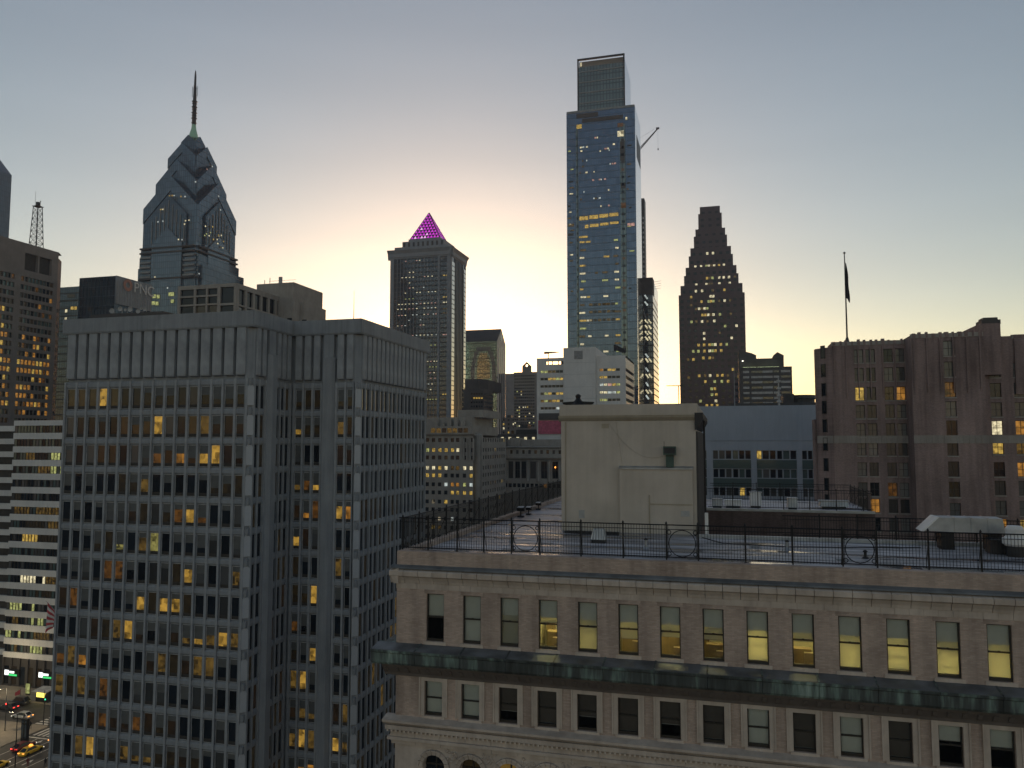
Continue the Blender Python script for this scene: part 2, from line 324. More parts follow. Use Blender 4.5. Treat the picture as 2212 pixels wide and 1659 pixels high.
# clear pane: see through, with a sky reflection
m, nt, b = newmat('clear_pane'); L = nt.links
tp = nt.nodes.new('ShaderNodeBsdfTransparent'); tp.inputs[0].default_value = (0.86, 0.88, 0.86, 1)
gl = nt.nodes.new('ShaderNodeBsdfGlossy'); gl.inputs['Roughness'].default_value = 0.03
fz = nd(nt, 'ShaderNodeFresnel', IOR=1.5); ms = nt.nodes.new('ShaderNodeMixShader')
L.new(fz.outputs[0], ms.inputs[0]); L.new(tp.outputs[0], ms.inputs[1]); L.new(gl.outputs[0], ms.inputs[2]); L.new(ms.outputs[0], nt.nodes['Material Output'].inputs[0])

# ------------------------------------------------------------------ facade helpers
_wm = {}; OB = random.Random(77)
def win_mesh(w, h, kind, style='plain', frame='frame_dark', ft=0.06):
    key = (round(w, 3), round(h, 3), kind, style, frame)
    if key in _wm: return _wm[key]
    b = MB(); hw = w / 2
    if style == 'pane':
        b.box(-hw, hw, 0, 0.04, 0, h, 1)
    else:
        f = ft
        b.face([(-hw + f, 0, f), (hw - f, 0, f), (hw - f, 0, h - f), (-hw + f, 0, h - f)], 1)
        b.box(-hw, -hw + f, -0.05, 0.03, 0, h); b.box(hw - f, hw, -0.05, 0.03, 0, h)
        b.box(-hw + f, hw - f, -0.05, 0.03, 0, f); b.box(-hw + f, hw - f, -0.05, 0.03, h - f, h)
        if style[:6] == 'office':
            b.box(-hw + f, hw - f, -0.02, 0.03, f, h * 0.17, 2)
            if style[6:]: b.box(-hw + f, hw - f, -0.012, 0.03, h * (1 - int(style[6:]) / 100), h - f, 3)
        if style in ('sash', 'cross'): b.box(-hw + f, hw - f, -0.045, 0.03, h * 0.5 - f / 2, h * 0.5 + f / 2)
        if style in ('cross', 'pair'): b.box(-f / 2, f / 2, -0.043, 0.03, f, h - f)
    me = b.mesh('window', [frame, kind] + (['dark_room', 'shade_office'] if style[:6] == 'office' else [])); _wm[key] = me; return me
def facade(mb, fr, W, z0, z1, cols, rows, dep=0.25, m=0, skip=None):
    """wall of width W with real openings cols x rows"""
    cu = sorted(set([0.0, W] + [q for c in cols for q in c])); cv = sorted(set([z0, z1] + [q for r in rows for q in r]))
    ci = {c[0]: i for i, c in enumerate(cols)}; ri = {r[0]: i for i, r in enumerate(rows)}
    # merge solid strips: full rows between window rows
    for k in range(len(cv) - 1):
        b0, b1 = cv[k], cv[k + 1]
        if b0 not in ri: mb.face([fr.p(0, 0, b0), fr.p(W, 0, b0), fr.p(W, 0, b1), fr.p(0, 0, b1)], m); continue
        for j in range(len(cu) - 1):
            a0, a1 = cu[j], cu[j + 1]
            if a0 in ci and not (skip and skip(ci[a0], ri[b0])):
                d = -dep
                mb.face([fr.p(a0, 0, b0), fr.p(a1, 0, b0), fr.p(a1, d, b0), fr.p(a0, d, b0)], m)
                mb.face([fr.p(a0, d, b1), fr.p(a1, d, b1), fr.p(a1, 0, b1), fr.p(a0, 0, b1)], m)
                mb.face([fr.p(a0, d, b0), fr.p(a0, d, b1), fr.p(a0, 0, b1), fr.p(a0, 0, b0)], m)
                mb.face([fr.p(a1, 0, b0), fr.p(a1, 0, b1), fr.p(a1, d, b1), fr.p(a1, d, b0)], m)
            else: mb.face([fr.p(a0, 0, b0), fr.p(a1, 0, b0), fr.p(a1, 0, b1), fr.p(a0, 0, b1)], m)
KINDS = ['glass', 'glass_blind', 'glass_mirror', 'dim_y', 'dim_o', 'med_y', 'med_o', 'lit_y', 'lit_o', 'lit_w', 'lit_c', 'lit_g', 'lit_p', 'room_dot', 'band_glass']
class Stuffer:
    """panes past the count limit: real panes joined into one part"""
    def __init__(s): s.b = MB()
    def pane(s, fr, a0, a1, z0, z1, c, kind): s.b.fbox(fr, a0, a1, c - 0.04, c, z0, z1, KINDS.index(kind))
    def build(s, parent, name='window'):
        if s.b.f: return stuff(s.b.build(name, KINDS, parent))
def windows(root, fr, cols, rows, dep, kindfn, style='plain', frame='frame_dark', st=None, ft=0.06, skip=None, name='window'):
    made = {}
    for j, (b0, b1) in enumerate(rows):
        for i, (a0, a1) in enumerate(cols):
            if skip and skip(i, j): continue
            k = kindfn(i, j)
            if st is not None: st.pane(fr, a0, a1, b0, b1, -dep, k); continue
            x, y, z = fr.p((a0 + a1) / 2, -dep, b0)
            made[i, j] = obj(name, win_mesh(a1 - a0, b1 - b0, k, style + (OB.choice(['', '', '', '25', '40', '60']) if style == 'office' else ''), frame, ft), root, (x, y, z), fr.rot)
    return made
def even(W, n, w, m0=0.0, m1=0.0):
    p = (W - m0 - m1) / n
    return [(m0 + p * i + (p - w) / 2, m0 + p * i + (p + w) / 2) for i in range(n)]
def rows_down(ztop, n, pitch, h):    # ztop: top of first row of windows
    return [(ztop - pitch * i - h, ztop - pitch * i) for i in range(n)]
def chooser(seed, table, default='glass'):
    rng = random.Random(seed)
    def f(i, j):
        x = rng.random(); acc = 0
        for k, p in table:
            acc += p
            if x < acc: return k
        return default
    return f
def shell(mb, x0, x1, y0, y1, z0, z1, m=0, front=True, right=True, left=True, top=True):
    """plain faces of a block that carry no openings"""
    if front: mb.face([(x0, y0, z0), (x1, y0, z0), (x1, y0, z1), (x0, y0, z1)], m)
    if right: mb.face([(x1, y0, z0), (x1, y1, z0), (x1, y1, z1), (x1, y0, z1)], m)
    mb.face([(x1, y1, z0), (x0, y1, z0), (x0, y1, z1), (x1, y1, z1)], m)
    if left: mb.face([(x0, y1, z0), (x0, y0, z0), (x0, y0, z1), (x0, y1, z1)], m)
    if top: mb.face([(x0, y0, z1), (x1, y0, z1), (x1, y1, z1), (x0, y1, z1)], m)
RIGHT, LEFTW = R(90), R(-90)

# ================================================================== the ground and the street
b = MB(); b.box(-1400, 1000, -1400, 1300, -0.5, 0.0); structure(b.build('ground', 'ground_mat'))
def strip(name, mat, x0, x1, y0, y1, z, parent=None, th=0.2):
    b = MB(); b.box(x0, x1, y0, y1, z - th, z); return b.build(name, mat, parent)
# street running away from the camera past the grey block, and the cross street
RX0, RX1, CY0, CY1 = -143.4, -126.0, 142.4, 153.6
structure(strip('road', 'asphalt', -600, 400, CY0, CY1, 0.012))
structure(strip('road', 'asphalt', RX0, RX1, 40, CY0 - 0.01, 0.012)); structure(strip('road', 'asphalt', RX0, RX1, CY1 + 0.01, 900, 0.012))
structure(strip('pavement', 'paving', -220, RX0, 60, CY0, 0.14)); structure(strip('pavement', 'paving', RX1, -50, 60, CY0, 0.14))
structure(strip('pavement', 'paving', -300, RX0, CY1, 162.5, 0.14)); structure(strip('pavement', 'paving', RX1, -50, CY1, 162, 0.14))
for lx in (-140.0, -136.4, -133.3, -129.8):
    structure(strip('lane_line', 'road_white', lx - .08, lx + .08, 60, 136, 0.018, th=0.004))
structure(strip('stop_line', 'road_white', RX0 + .5, RX1 - .5, 136.2, 136.65, 0.0185, th=0.004))
zeb = structure(strip('crosswalk', 'asphalt', RX0 + 0.2, RX1 - 0.2, 137.2, 141.8, 0.016, th=0.004))
for k in range(14): strip('stripe', 'road_white', RX0 + 0.6 + k * 1.2, RX0 + 1.2 + k * 1.2, 137.4, 141.6, 0.020, zeb, th=0.004)
zeb = structure(strip('crosswalk', 'asphalt', RX0 - 4.9, RX0 - .3, CY0 + .2, CY1 - .2, 0.016, th=0.004))
for k in range(9): strip('stripe', 'road_white', RX0 - 4.7, RX0 - .5, CY0 + 0.6 + k * 1.2, CY0 + 1.2 + k * 1.2, 0.020, zeb, th=0.004)
def arrow(x, y):
    b = MB(); b.prism([(x - .12, y), (x + .12, y), (x + .12, y + 1.6), (x + .5, y + 1.5), (x, y + 2.7), (x - .5, y + 1.5), (x - .12, y + 1.6)], 0.014, 0.0195)
    structure(b.build('road_arrow', 'road_white'))
for q in ((-131.6, 124.5), (-131.6, 130.5), (-138.2, 133), (-134.8, 121)): arrow(*q)

# ================================================================== grey precast office block (cross-shaped plan)
AX0, AX1, AY = X_at(134, 91.0), X_at(540, 91.0), 91.0
BY = Y_at(628, AX1); BX = X_at(774, BY); BYE = Y_at(921, BX)
ZL0 = Z_at(AX1, AY, 817); FH = 4.0; ZR = Z_at(AX1, AY, 671); NF = 15
ob = thing('office_block', 'grey precast concrete office block with cross shaped plan, ribbed blank top and window grid', 'building', (AX1, AY, 0), wc=True)
CH = 0.65
core = MB(); ins = 0.4
core.box(AX0 + ins, AX1 - ins, AY + ins, BY + 2, 0, ZR - .6); core.box(AX0 - 6, BX - ins, BY + ins, BYE - ins, 0, ZR - .6); core.box(AX0 + ins, AX1 - ins, BYE - 3, BYE + 12, 0, ZR - .6)
core.build('wall', 'concrete', ob)
litA = {1: {4: 'lit_y', 1: 'dim_y', 2: 'dim_o', 3: 'dim_y', 5: 'dim_y'}, 2: {6: 'dim_o', 7: 'dim_o', 8: 'dim_y', 9: 'lit_y', 12: 'dim_y', 13: 'med_y'},
        3: {4: 'dim_o', 5: 'dim_o', 9: 'med_o', 10: 'dim_o', 11: 'lit_o', 12: 'dim_o', 13: 'lit_y', 14: 'lit_y'}, 4: {6: 'dim_y', 7: 'dim_y', 8: 'med_y', 14: 'dim_y', 15: 'dim_y', 16: 'dim_y'},
        5: {7: 'dim_o', 8: 'dim_y', 10: 'dim_y', 11: 'med_o', 12: 'lit_y', 13: 'med_o'}, 6: {4: 'dim_y', 5: 'dim_y', 6: 'lit_g', 8: 'med_y', 9: 'lit_g'}, 7: {5: 'med_o', 6: 'med_o', 11: 'dim_y', 12: 'lit_y', 16: 'med_y'},
        8: {1: 'dim_o', 2: 'med_o', 8: 'lit_y', 9: 'dim_y', 10: 'lit_y', 11: 'lit_y', 12: 'dim_y'}, 9: {4: 'dim_o', 5: 'dim_y', 6: 'med_y', 7: 'lit_y', 8: 'dim_o', 11: 'dim_o', 12: 'med_y', 13: 'lit_y', 14: 'med_y', 15: 'lit_y', 16: 'med_y'},
        10: {1: 'med_o', 2: 'med_y', 3: 'lit_o', 9: 'dim_o', 10: 'med_y', 11: 'dim_y', 12: 'dim_o', 13: 'med_y', 14: 'med_y'}, 11: {1: 'med_y', 2: 'dim_y', 3: 'med_y', 4: 'dim_y', 5: 'med_o', 6: 'dim_y'},
        12: {4: 'dim_o', 5: 'med_o', 6: 'dim_o', 7: 'dim_o', 8: 'med_o', 9: 'dim_o', 10: 'dim_y', 11: 'dim_o'}, 13: {3: 'med_y', 4: 'lit_y', 5: 'dim_y', 6: 'dim_y', 7: 'med_y', 8: 'med_y', 9: 'med_y', 10: 'dim_y', 11: 'dim_y', 12: 'dim_o', 13: 'dim_y'},
        14: {2: 'med_y', 6: 'lit_o', 9: 'med_y', 11: 'lit_o'}}
litC = {1: {1: 'dim_y', 2: 'dim_y', 3: 'dim_y'}, 2: {1: 'lit_y', 2: 'dim_y', 3: 'dim_y', 4: 'med_y'}, 4: {1: 'med_y', 2: 'med_o', 3: 'lit_y'}, 5: {1: 'dim_o', 2: 'lit_o', 3: 'med_o', 4: 'lit_y', 5: 'lit_o'}, 6: {1: 'lit_y', 2: 'dim_o'}, 7: {1: 'dim_y', 4: 'med_y'},
        8: {1: 'dim_y', 2: 'dim_y', 3: 'lit_y'}, 9: {1: 'med_o'}, 10: {1: 'dim_y', 3: 'lit_y'}, 11: {1: 'med_y', 2: 'lit_y'}, 12: {1: 'dim_o', 2: 'med_y', 3: 'med_y', 4: 'dim_o', 5: 'med_y'}, 13: {1: 'med_y', 2: 'lit_y', 3: 'med_y', 4: 'lit_y', 5: 'med_y'}, 14: {2: 'lit_o', 3: 'lit_o'}}
rngm = random.Random(5)
LM = {'lit_y': 'lit_m', 'lit_o': 'lit_n', 'lit_g': 'lit_k'}
def kA(i, j): k = litA.get(j + 1, {}).get(i + 1); return LM.get(k, k) or ('glass_blind' if rngm.random() < .2 else 'glass')
def kC(i, j): k = litC.get(j + 1, {}).get(i + 1); return LM.get(k, k) or ('glass_blind' if rngm.random() < .15 else 'glass')
def kS(i, j):
    if j == 0: return 'glass_mirror'
    if j in (8, 9) and i > 5: return rngm.choice(['med_y', 'dim_y', 'med_y', 'glass'])
    if j == 4 and i < 5: return 'dim_y'
    if j > 9: return rngm.choice(['glass', 'dim_y', 'dim_y', 'med_y', 'glass', 'glass'])
    return rngm.choice(['glass', 'glass', 'glass_blind', 'glass_mirror', 'dim_y'])
def kS1(i, j): return rngm.choice(['glass', 'glass', 'glass', 'dim_o', 'dim_y'] if j > 6 else ['glass'] * 5 + ['dim_y'])
sideSt = Stuffer()
_cache = {}
def cmesh(key, fn, mats):
    if key not in _cache:
        b = MB(); fn(b); _cache[key] = b.mesh(key[0], mats)
    return _cache[key]
LOC = Fr(0, 0, 0)
def block_face(fr, W, n, kind, st=None, thick0=0, m0=CH, m1=CH, colat=None):
    """one face: window bays, mullions, floor ledges, blank ribbed top"""
    gaps = []; a = m0; cw = (2.3 if colat is not None else 0.0)
    p = (W - m0 - m1 - cw) / n; cols = []
    for i in range(n):
        if colat == i: a += cw
        cols.append((a, a + p)); a += p
    rows = [(ZL0 - FH * (k + 1) + 0.1, ZL0 - FH * k - .92) for k in range(NF)]
    wcols = [(c0 + .22, c1 - .22) for c0, c1 in cols]
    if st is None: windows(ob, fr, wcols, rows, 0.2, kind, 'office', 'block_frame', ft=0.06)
    else: windows(ob, fr, wcols, rows, 0.2, kind, st=st)
    zb = ZL0 - FH * NF
    edges = sorted(set([c[0] for c in cols] + [c[1] for c in cols]))
    for k, e in enumerate(edges):
        th = (k % 2 == thick0); wd, pr = (.15, .12) if th else (.19, .0)
        me = cmesh(('mullion', th), lambda b: b.box(-wd, wd, -pr, .5, zb, ZL0), ['concrete_rib'])
        x, y, _ = fr.p(e, 0, 0); obj('mullion', me, ob, (x, y, 0), fr.rot)
    for k in range(NF + 1):
        z = ZL0 - FH * k
        me = cmesh(('ledge', round(W, 2), round(fr.rot, 2)), lambda b: b.fprofile(LOC, .05, W - .05, [(-.45, -.92), (-.16, -.88), (-.03, -.7), (-.03, -.26), (-.16, .02), (-.45, .09)]), ['concrete'])
        x, y, _ = fr.p(0, 0, 0); obj('ledge', me, ob, (x, y, z), fr.rot)
    for k, (c0, c1) in enumerate(cols):
        me = cmesh(('panel', round(p, 2)), lambda b: (b.fprofile(LOC, -p / 2 + .25, p / 2 - .25, [(-.5, ZL0 + .35), (.16, ZL0 + .5), (.22, ZL0 + .7), (.22, ZR - 2.2), (-.5, ZR - 2.2)])), ['concrete_rib'])
        x, y, _ = fr.p((c0 + c1) / 2, 0, 0); obj('panel', me, ob, (x, y, 0), fr.rot)
    b = MB(); b.fprofile(fr, -.3, W + .3, [(-.6, ZR - 2.2), (.3, ZR - 2.2), (.42, ZR - 1.95), (.42, ZR), (-.6, ZR)]); b.build('fascia', 'concrete', ob)
    if colat is not None:
        e = cols[colat][0] - cw / 2
        b = MB(); pts = [(-.98, .5), (-.98, -.15), (-.6, -.75), (.6, -.75), (.98, -.15), (.98, .5)]
        b.prism(pts, 0, ZL0 + 3.6); o = b.build('column', 'concrete', ob); x, y, _ = fr.p(e, 0, 0); o.location = (x, y, 0); o.rotation_euler = (0, 0, fr.rot)
        b = MB(); b.fbox(fr, e - .8, e + .8, -.4, .28, ZL0 + 3.6, ZR - 2.2); b.build('panel', 'concrete', ob)
def corner(x, y):
    fr = Fr(x, y, R(45))
    for k in range(NF):
        z0 = ZL0 - FH * (k + 1) + .15; z1 = ZL0 - FH * k - .75
        def f(b):
            h = z1 - z0; pr = [(-.43, .25), (.43, .25), (.43, h - .45), (.17, h), (-.17, h), (-.43, h - .45)]; i = len(b.v)
            b.v += [(q, -.2, r) for q, r in pr] + [(q, .3, r) for q, r in pr]; n = len(pr)
            b.f.append(tuple(range(i, i + n))); b.m.append(0)
            for q in range(n): b.f.append((i + q, i + q + n, i + (q + 1) % n + n, i + (q + 1) % n)); b.m.append(0)
        me = cmesh(('corner_panel', 0), f, ['concrete_light']); q = fr.p(0, -CH * .75, 0); obj('corner_panel', me, ob, (q[0], q[1], z0), fr.rot)
    b = MB(); q = CH
    b.prism([(x - q - .4, y), (x - q, y - 0.0), (x, y + q), (x, y + q + .4), (x - q - .4, y + q + .4)], 0, ZR - .1); b.build('corner_pier', 'concrete', ob)
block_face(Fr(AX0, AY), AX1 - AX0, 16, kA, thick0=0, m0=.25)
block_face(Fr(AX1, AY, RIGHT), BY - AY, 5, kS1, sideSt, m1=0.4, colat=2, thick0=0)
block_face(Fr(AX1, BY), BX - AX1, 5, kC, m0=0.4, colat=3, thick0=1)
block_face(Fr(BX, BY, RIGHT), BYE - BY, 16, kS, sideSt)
sideSt.build(ob); corner(AX1, AY); corner(BX, BY)
b = MB(); b.prism([(AX0, AY), (AX1, AY), (AX1, BY), (BX, BY), (BX, BYE), (AX1, BYE), (AX1, BYE + 11), (AX0, BYE + 11), (AX0, BYE), (AX0 - 6, BYE), (AX0 - 6, BY), (AX0, BY)], ZR - .7, ZR - .12); b.build('roof', 'roof', ob)
mx, my = X_at(760, 108.5), 108.5
b = MB(); zt = Z_at(mx, my, 628); b.rod((mx, my, ZR - .2), (mx, my, zt), .07, n=6, r2=.02); b.lathe(mx, my, [(.2, ZR - .2), (.2, ZR + .3), (.08, ZR + .4)], 8)
tag(b.build('antenna_mast', 'dark_metal'), 'thin whip mast on the roof edge of the grey precast block', 'antenna')
# flag on a slanting staff at the block's left flank
fY = AY + .8; fx0, fx1 = X_at(118, fY, 1345), X_at(98, fY, 1345); fzt, fzb = Z_at(fx0, fY, 1322), Z_at(fx1, fY, 1368)
fl = thing('flag', 'red and white striped flag hanging at the lower left edge of the grey block', 'flag', (fx0, fY, fzt), wc=True)
b = MB(); b.rod((AX0 + .3, fY, fzt - .6), (fx1 - .1, fY, fzt + (fx0 - fx1) * .9), .045, n=6); b.build('staff', 'frame_light', fl)
for k in range(9):
    b = MB()
    for q in range(6):
        def pp(s_, t):      # s_: along the staff, t: down the cloth
            x = fx0 + (fx1 - fx0) * (s_ * .8 + .2 * t); top = fzt + (fx0 - fx1) * .85 * s_
            return (x, fY - .05 + .1 * math.sin(6 * s_ + 2 * t), top - t * (top - fzb) * (.75 + .25 * s_))
        p = [pp(q / 6, k / 9), pp((q + 1) / 6, k / 9), pp((q + 1) / 6, (k + 1) / 9), pp(q / 6, (k + 1) / 9)]
        b.face(p); b.face([(a_, y + .012, z) for a_, y, z in reversed(p)])
    b.build('stripe', 'flag_red' if k % 2 == 0 else 'flag_white', fl)

# ================================================================== the near building across the street (brick and stone, flat roof)
FY = 40.0
FX0 = X_at(857, FY, 1300); FX1 = 19.0
def fz(py, px=940): X = X_at(px, FY, py); return Z_at(X, FY, py)
ZROOF = fz(1191); ZPAR = ZROOF - .05; ZC1 = fz(1229); ZC0 = fz(1262); ZW1, ZW0 = fz(1283), fz(1386)
ZCU = fz(1397); ZCL = ZCU - .86; ZSOF = fz(1466); ZV1, ZV0 = fz(1472), fz(1547); ZLD = fz(1556)
fb = thing('corner_building', 'tan brick building with stone trim, green copper cornice and railed flat roof across the street', 'building', (FX0, FY, 0), wc=True)
FF = Fr(FX0, FY); FWD = FX1 - FX0
NW = 16; U0 = X_at(921, FY, 1330) - FX0; UP = 2.068; WWD = 1.0
ucols = [(U0 + UP * i, U0 + UP * i + WWD) for i in range(NW)]
lcols = [(U0 - .06 + UP * i, U0 - .06 + UP * i + WWD) for i in range(NW)]
DEP = 0.2
wall = MB()
facade(wall, FF, FWD, ZSOF + .2, ZC0, ucols, [(ZW0, ZW1)], DEP, 0)
facade(wall, FF, FWD, ZLD + .002, ZSOF + .2, lcols, [(ZV0, ZV1)], DEP, 0)
YW = FY + 12.8         # depth of the front wing
PX0, PX1 = X_at(1213, 54.5, 1100), X_at(1504, 54.5, 1000); PY1 = Y_at(1517, PX1, 1000)
YB = Y_at(1212, FX0, 1085) + 4
# left flank and rear, court walls
wall.face([(FX0, YB, 0), (FX0, FY, 0), (FX0, FY, ZC0), (FX0, YB, ZC0)])
wall.face([(FX1, FY, 0), (FX1, YW, 0), (FX1, YW, ZC0), (FX1, FY, ZC0)])
wall.build('wall', 'front_brick', fb)
# parapet
b = MB(); t = .45
b.fbox(FF, 0.0, FWD, -t, .0, ZC1 - .02, ZPAR); b.fbox(Fr(FX0, YB, LEFTW), 0, YB - FY - t, -t, 0.0, ZC1 - .02, ZPAR); b.build('parapet', 'front_brick', fb)
# stone cornice band, block by block
def block_row(name, z0, z1, out, n, mat, seed, gap=.012, prof=None):
    rng = random.Random(seed); p = (FWD + out) / n
    for k in range(n):
        o = out + rng.uniform(-.012, .012); b = MB()
        b.fprofile(FF, -out + p * k + gap, -out + p * (k + 1) - gap, prof(o) if prof else [(-.2, z0), (o, z0), (o, z1), (-.2, z1)]); b.build(name, mat, fb)
block_row('cornice_block', ZC0, ZC1, .34, 44, 'front_stone', 3, prof=lambda o: [(-.2, ZC0), (.06, ZC0), (.1, ZC0 + .14), (o - .12, ZC0 + .34), (o, ZC0 + .42), (o, ZC1 - .16), (o - .06, ZC1 - .12), (-.2, ZC1)])
b = MB(); b.fprofile(FF, -.3, FWD, [(-.05, ZC1 - .02), (.24, ZC1 - .03), (.2, ZC1 + .05), (.0, ZC1 + .16)]); b.build('flashing', 'lead', fb)
b = MB(); fl_ = Fr(FX0, YB, LEFTW); b.fprofile(fl_, 0, YB - FY + .3, [(-.2, ZC0), (.06, ZC0), (.22, ZC0 + .36), (.3, ZC0 + .42), (.3, ZC1 - .16), (-.2, ZC1)]); b.build('cornice', 'front_stone', fb)
block_row('stone_course', ZC0 - .3, ZC0 - .006, .03, 60, 'front_stone', 8, .006)
# windows of the railed top storey: real rooms, blinds and lamps behind clear panes
def sash_window(col, z0, z1, blind_to, lamp, dark=False, blind2=None, room='cream', furn=0, pane='clear_pane', seed=0):
    a0, a1 = col; w_ = a1 - a0; h = z1 - z0; x, y, z = FF.p((a0 + a1) / 2, -DEP, z0)
    b = MB(); hw = w_ / 2; f = .055
    b.box(-hw, -hw + f, -.07, .05, 0, h); b.box(hw - f, hw, -.07, .05, 0, h); b.box(-hw + f, hw - f, -.07, .05, h - f, h); b.box(-hw + f, hw - f, -.09, .05, 0, .13)
    b.box(-hw + f, hw - f, -.04, .05, h * .5 - .035, h * .5 + .035); b.box(-.05, .05, -.06, -.04, h * .5 + .035, h * .5 + .07)
    wo = b.build('window', 'frame_dark', fb, (x, y, z))
    for (p0, p1, yy) in ((.13, h * .5 - .035, .01), (h * .5 + .035, h - f, -.02)):
        g = MB(); g.face([(-hw + f, yy, p0), (hw - f, yy, p0), (hw - f, yy, p1), (-hw + f, yy, p1)]); g.build('pane', pane, wo)
    if blind_to < 1:
        g = MB(); zb = .13 + (h - .13) * blind_to; zo = max(zb, h * .62) if lamp else zb  # lit blinds turn opaque higher up: fading lamplight put into the material
        if zo > zb + .02: g.box(-hw + f * .6, hw - f * .6, .10, .106, zb, zo - .002); g.build('blind', 'blind', wo); g = MB()
        g.box(-hw + f * .6, hw - f * .6, .10, .106, zo, h - .02); g.build('blind', 'shade_brown' if dark else 'shade', wo)
        g = MB(); g.box(-hw + f, hw - f, .095, .115, zb - .03, zb); g.build('blind_bar', 'frame_light', wo)
    rm = MB(); D = 3.2; rw = hw + .42; lo, hi = -.9, h + .25; y0 = .12
    # room: back, sides, floor, ceiling with an opening only at the window
    rm.face([(-rw, D, lo), (rw, D, lo), (rw, D, hi), (-rw, D, hi)]); rm.face([(-rw, y0, lo), (-rw, D, lo), (-rw, D, hi), (-rw, y0, hi)]); rm.face([(rw, D, lo), (rw, y0, lo), (rw, y0, hi), (rw, D, hi)])
    rm.face([(-rw, y0, lo), (rw, y0, lo), (rw, D, lo), (-rw, D, lo)]); rm.face([(-rw, y0, hi), (-rw, D, hi), (rw, D, hi), (rw, y0, hi)])
    rm.face([(-rw, y0, lo), (-hw, y0, lo), (-hw, y0, hi), (-rw, y0, hi)]); rm.face([(hw, y0, lo), (rw, y0, lo), (rw, y0, hi), (hw, y0, hi)]); rm.face([(-hw, y0, lo), (hw, y0, lo), (hw, y0, 0), (-hw, y0, 0)]); rm.face([(-hw, y0, h), (hw, y0, h), (hw, y0, hi), (-hw, y0, hi)])
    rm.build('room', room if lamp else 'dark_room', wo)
    if lamp:
        g = MB(); g.box(-.45, .45, lamp[1], lamp[1] + .35, lamp[2] if len(lamp) > 2 else hi - .08, (lamp[2] if len(lamp) > 2 else hi - .08) + .05)
        me = g.mesh('lamp', [lampmat(lamp[0] * (2.6 if furn else 1))]); obj('lamp', me, wo)
    rng = random.Random(seed)
    if furn:
        g = MB(); g.box(-.3 + rng.uniform(-.2, .2), .5, 1.4, 1.9, lo, .45 + rng.uniform(-.1, .25)); g.box(-.62, -.25, 2.3, 2.9, lo, 1.1 + rng.uniform(0, .5)); g.box(.1, .6, .5, .75, lo, .3 + rng.uniform(0, .25)); g.build('furniture', 'furniture', wo)
    b = MB(); b.box(-hw - .14, hw + .14, -DEP - .07, .02, -.17, -.003); b.build('sill', 'front_stone', wo)
    b = MB(); b.box(-hw - .12, hw + .12, -DEP - .012, -DEP + .2, h + .003, h + .30); b.build('lintel', 'front_brick', wo)
_lm = {}
def lampmat(s):
    if s not in _lm: glow('room_lamp_%d' % len(_lm), (1.0, 0.86, 0.38), s * 3.2); _lm[s] = M['room_lamp_%d' % (len(_lm))]
    return _lm[s]
specs = [(.5, None, 0), (0.0, None, 0), (.0, (.9, 1.2), 0), (.5, (5.0, 1.6), 1), (.0, (3.2, .45, .3), 0), (.27, (3.4, .9), 1), (.36, (4.6, 1.5), 1), (.36, (2.4, 2.2), 1),
         (.0, (5.4, .4, .8), 0), (.44, (4.0, 1.8), 1), (.0, (4.6, .4, .5), 0), (.02, (4.6, .4, .7), 0), (.0, (4.6, .4, .4), 0), (.0, (4.4, .4, .6), 0), (.3, (4.0, 1.2), 1), (0, None, 0)]
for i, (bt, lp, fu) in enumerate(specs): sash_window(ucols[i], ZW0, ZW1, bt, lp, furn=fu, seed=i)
low = [(0, 0), (0, 0), (.25, 0), (1, 0), (.3, 0), (1, 0), (.3, 0), (1, 0), (0, 0), (1, 0), (0, 0), (1, 0), (.55, 0), (.5, 0), (0, 0), (1, 0)]
for i, (bt, _) in enumerate(low):
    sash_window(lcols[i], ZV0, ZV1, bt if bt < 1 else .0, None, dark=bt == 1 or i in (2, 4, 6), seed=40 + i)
    a0, a1 = lcols[i]
    b = MB(); o = .05
    b.fbox(FF, a0 - .22, a0 - .003, -.1, o, ZV0, ZV1 + .2); b.fbox(FF, a1 + .003, a1 + .22, -.1, o, ZV0, ZV1 + .2); b.fbox(FF, a0 - .003, a1 + .003, -.1, o, ZV1 + .003, ZV1 + .2)
    b.fbox(FF, a0 - .3, a0 - .223, -.1, o + .05, ZV0, ZV1 + .28); b.fbox(FF, a1 + .223, a1 + .3, -.1, o + .05, ZV0, ZV1 + .28); b.fbox(FF, a0 - .22, a1 + .22, -.1, o + .05, ZV1 + .203, ZV1 + .28)
    b.build('window_surround', 'front_stone', fb)
# copper cornice between the two storeys: sheets with standing seams
cp = [(-.1, ZCU + .1), (0.0, ZCU + .06), (.97, ZCU - .10), (1.05, ZCU - .09), (1.03, ZCU - .2), (.95, ZCU - .26), (.92, ZCL + .12), (.84, ZCL), (.7, ZCL - .03), (-.1, ZCL - .03)]
cp = list(reversed(cp))
ns = 15; ps = (FWD + 1.05) / ns
for k in range(ns):
    b = MB(); a0, a1 = -1.05 + ps * k, -1.05 + ps * (k + 1) - .02
    b.fprofile(FF, a0, a1, cp); b.build('copper_sheet', 'copper', fb)
    b = MB(); b.fprofile(FF, a0, a1, [(.0, ZCU + .064), (.97, ZCU - .096), (.97, ZCU - .075), (.0, ZCU + .09)]); b.build('cornice_top', 'lead', fb)
    b = MB(); b.fprofile(FF, a1 - .03, a1 + .05, [(.0, ZCU + .02), (.95, ZCU - .14), (.95, ZCU - .05), (.0, ZCU + .12)]); b.build('copper_seam', 'copper', fb)
b = MB(); fl2 = Fr(FX0, FY + 30, LEFTW); b.fprofile(fl2, 0, 29.98, cp); b.build('copper_sheet', 'copper', fb)
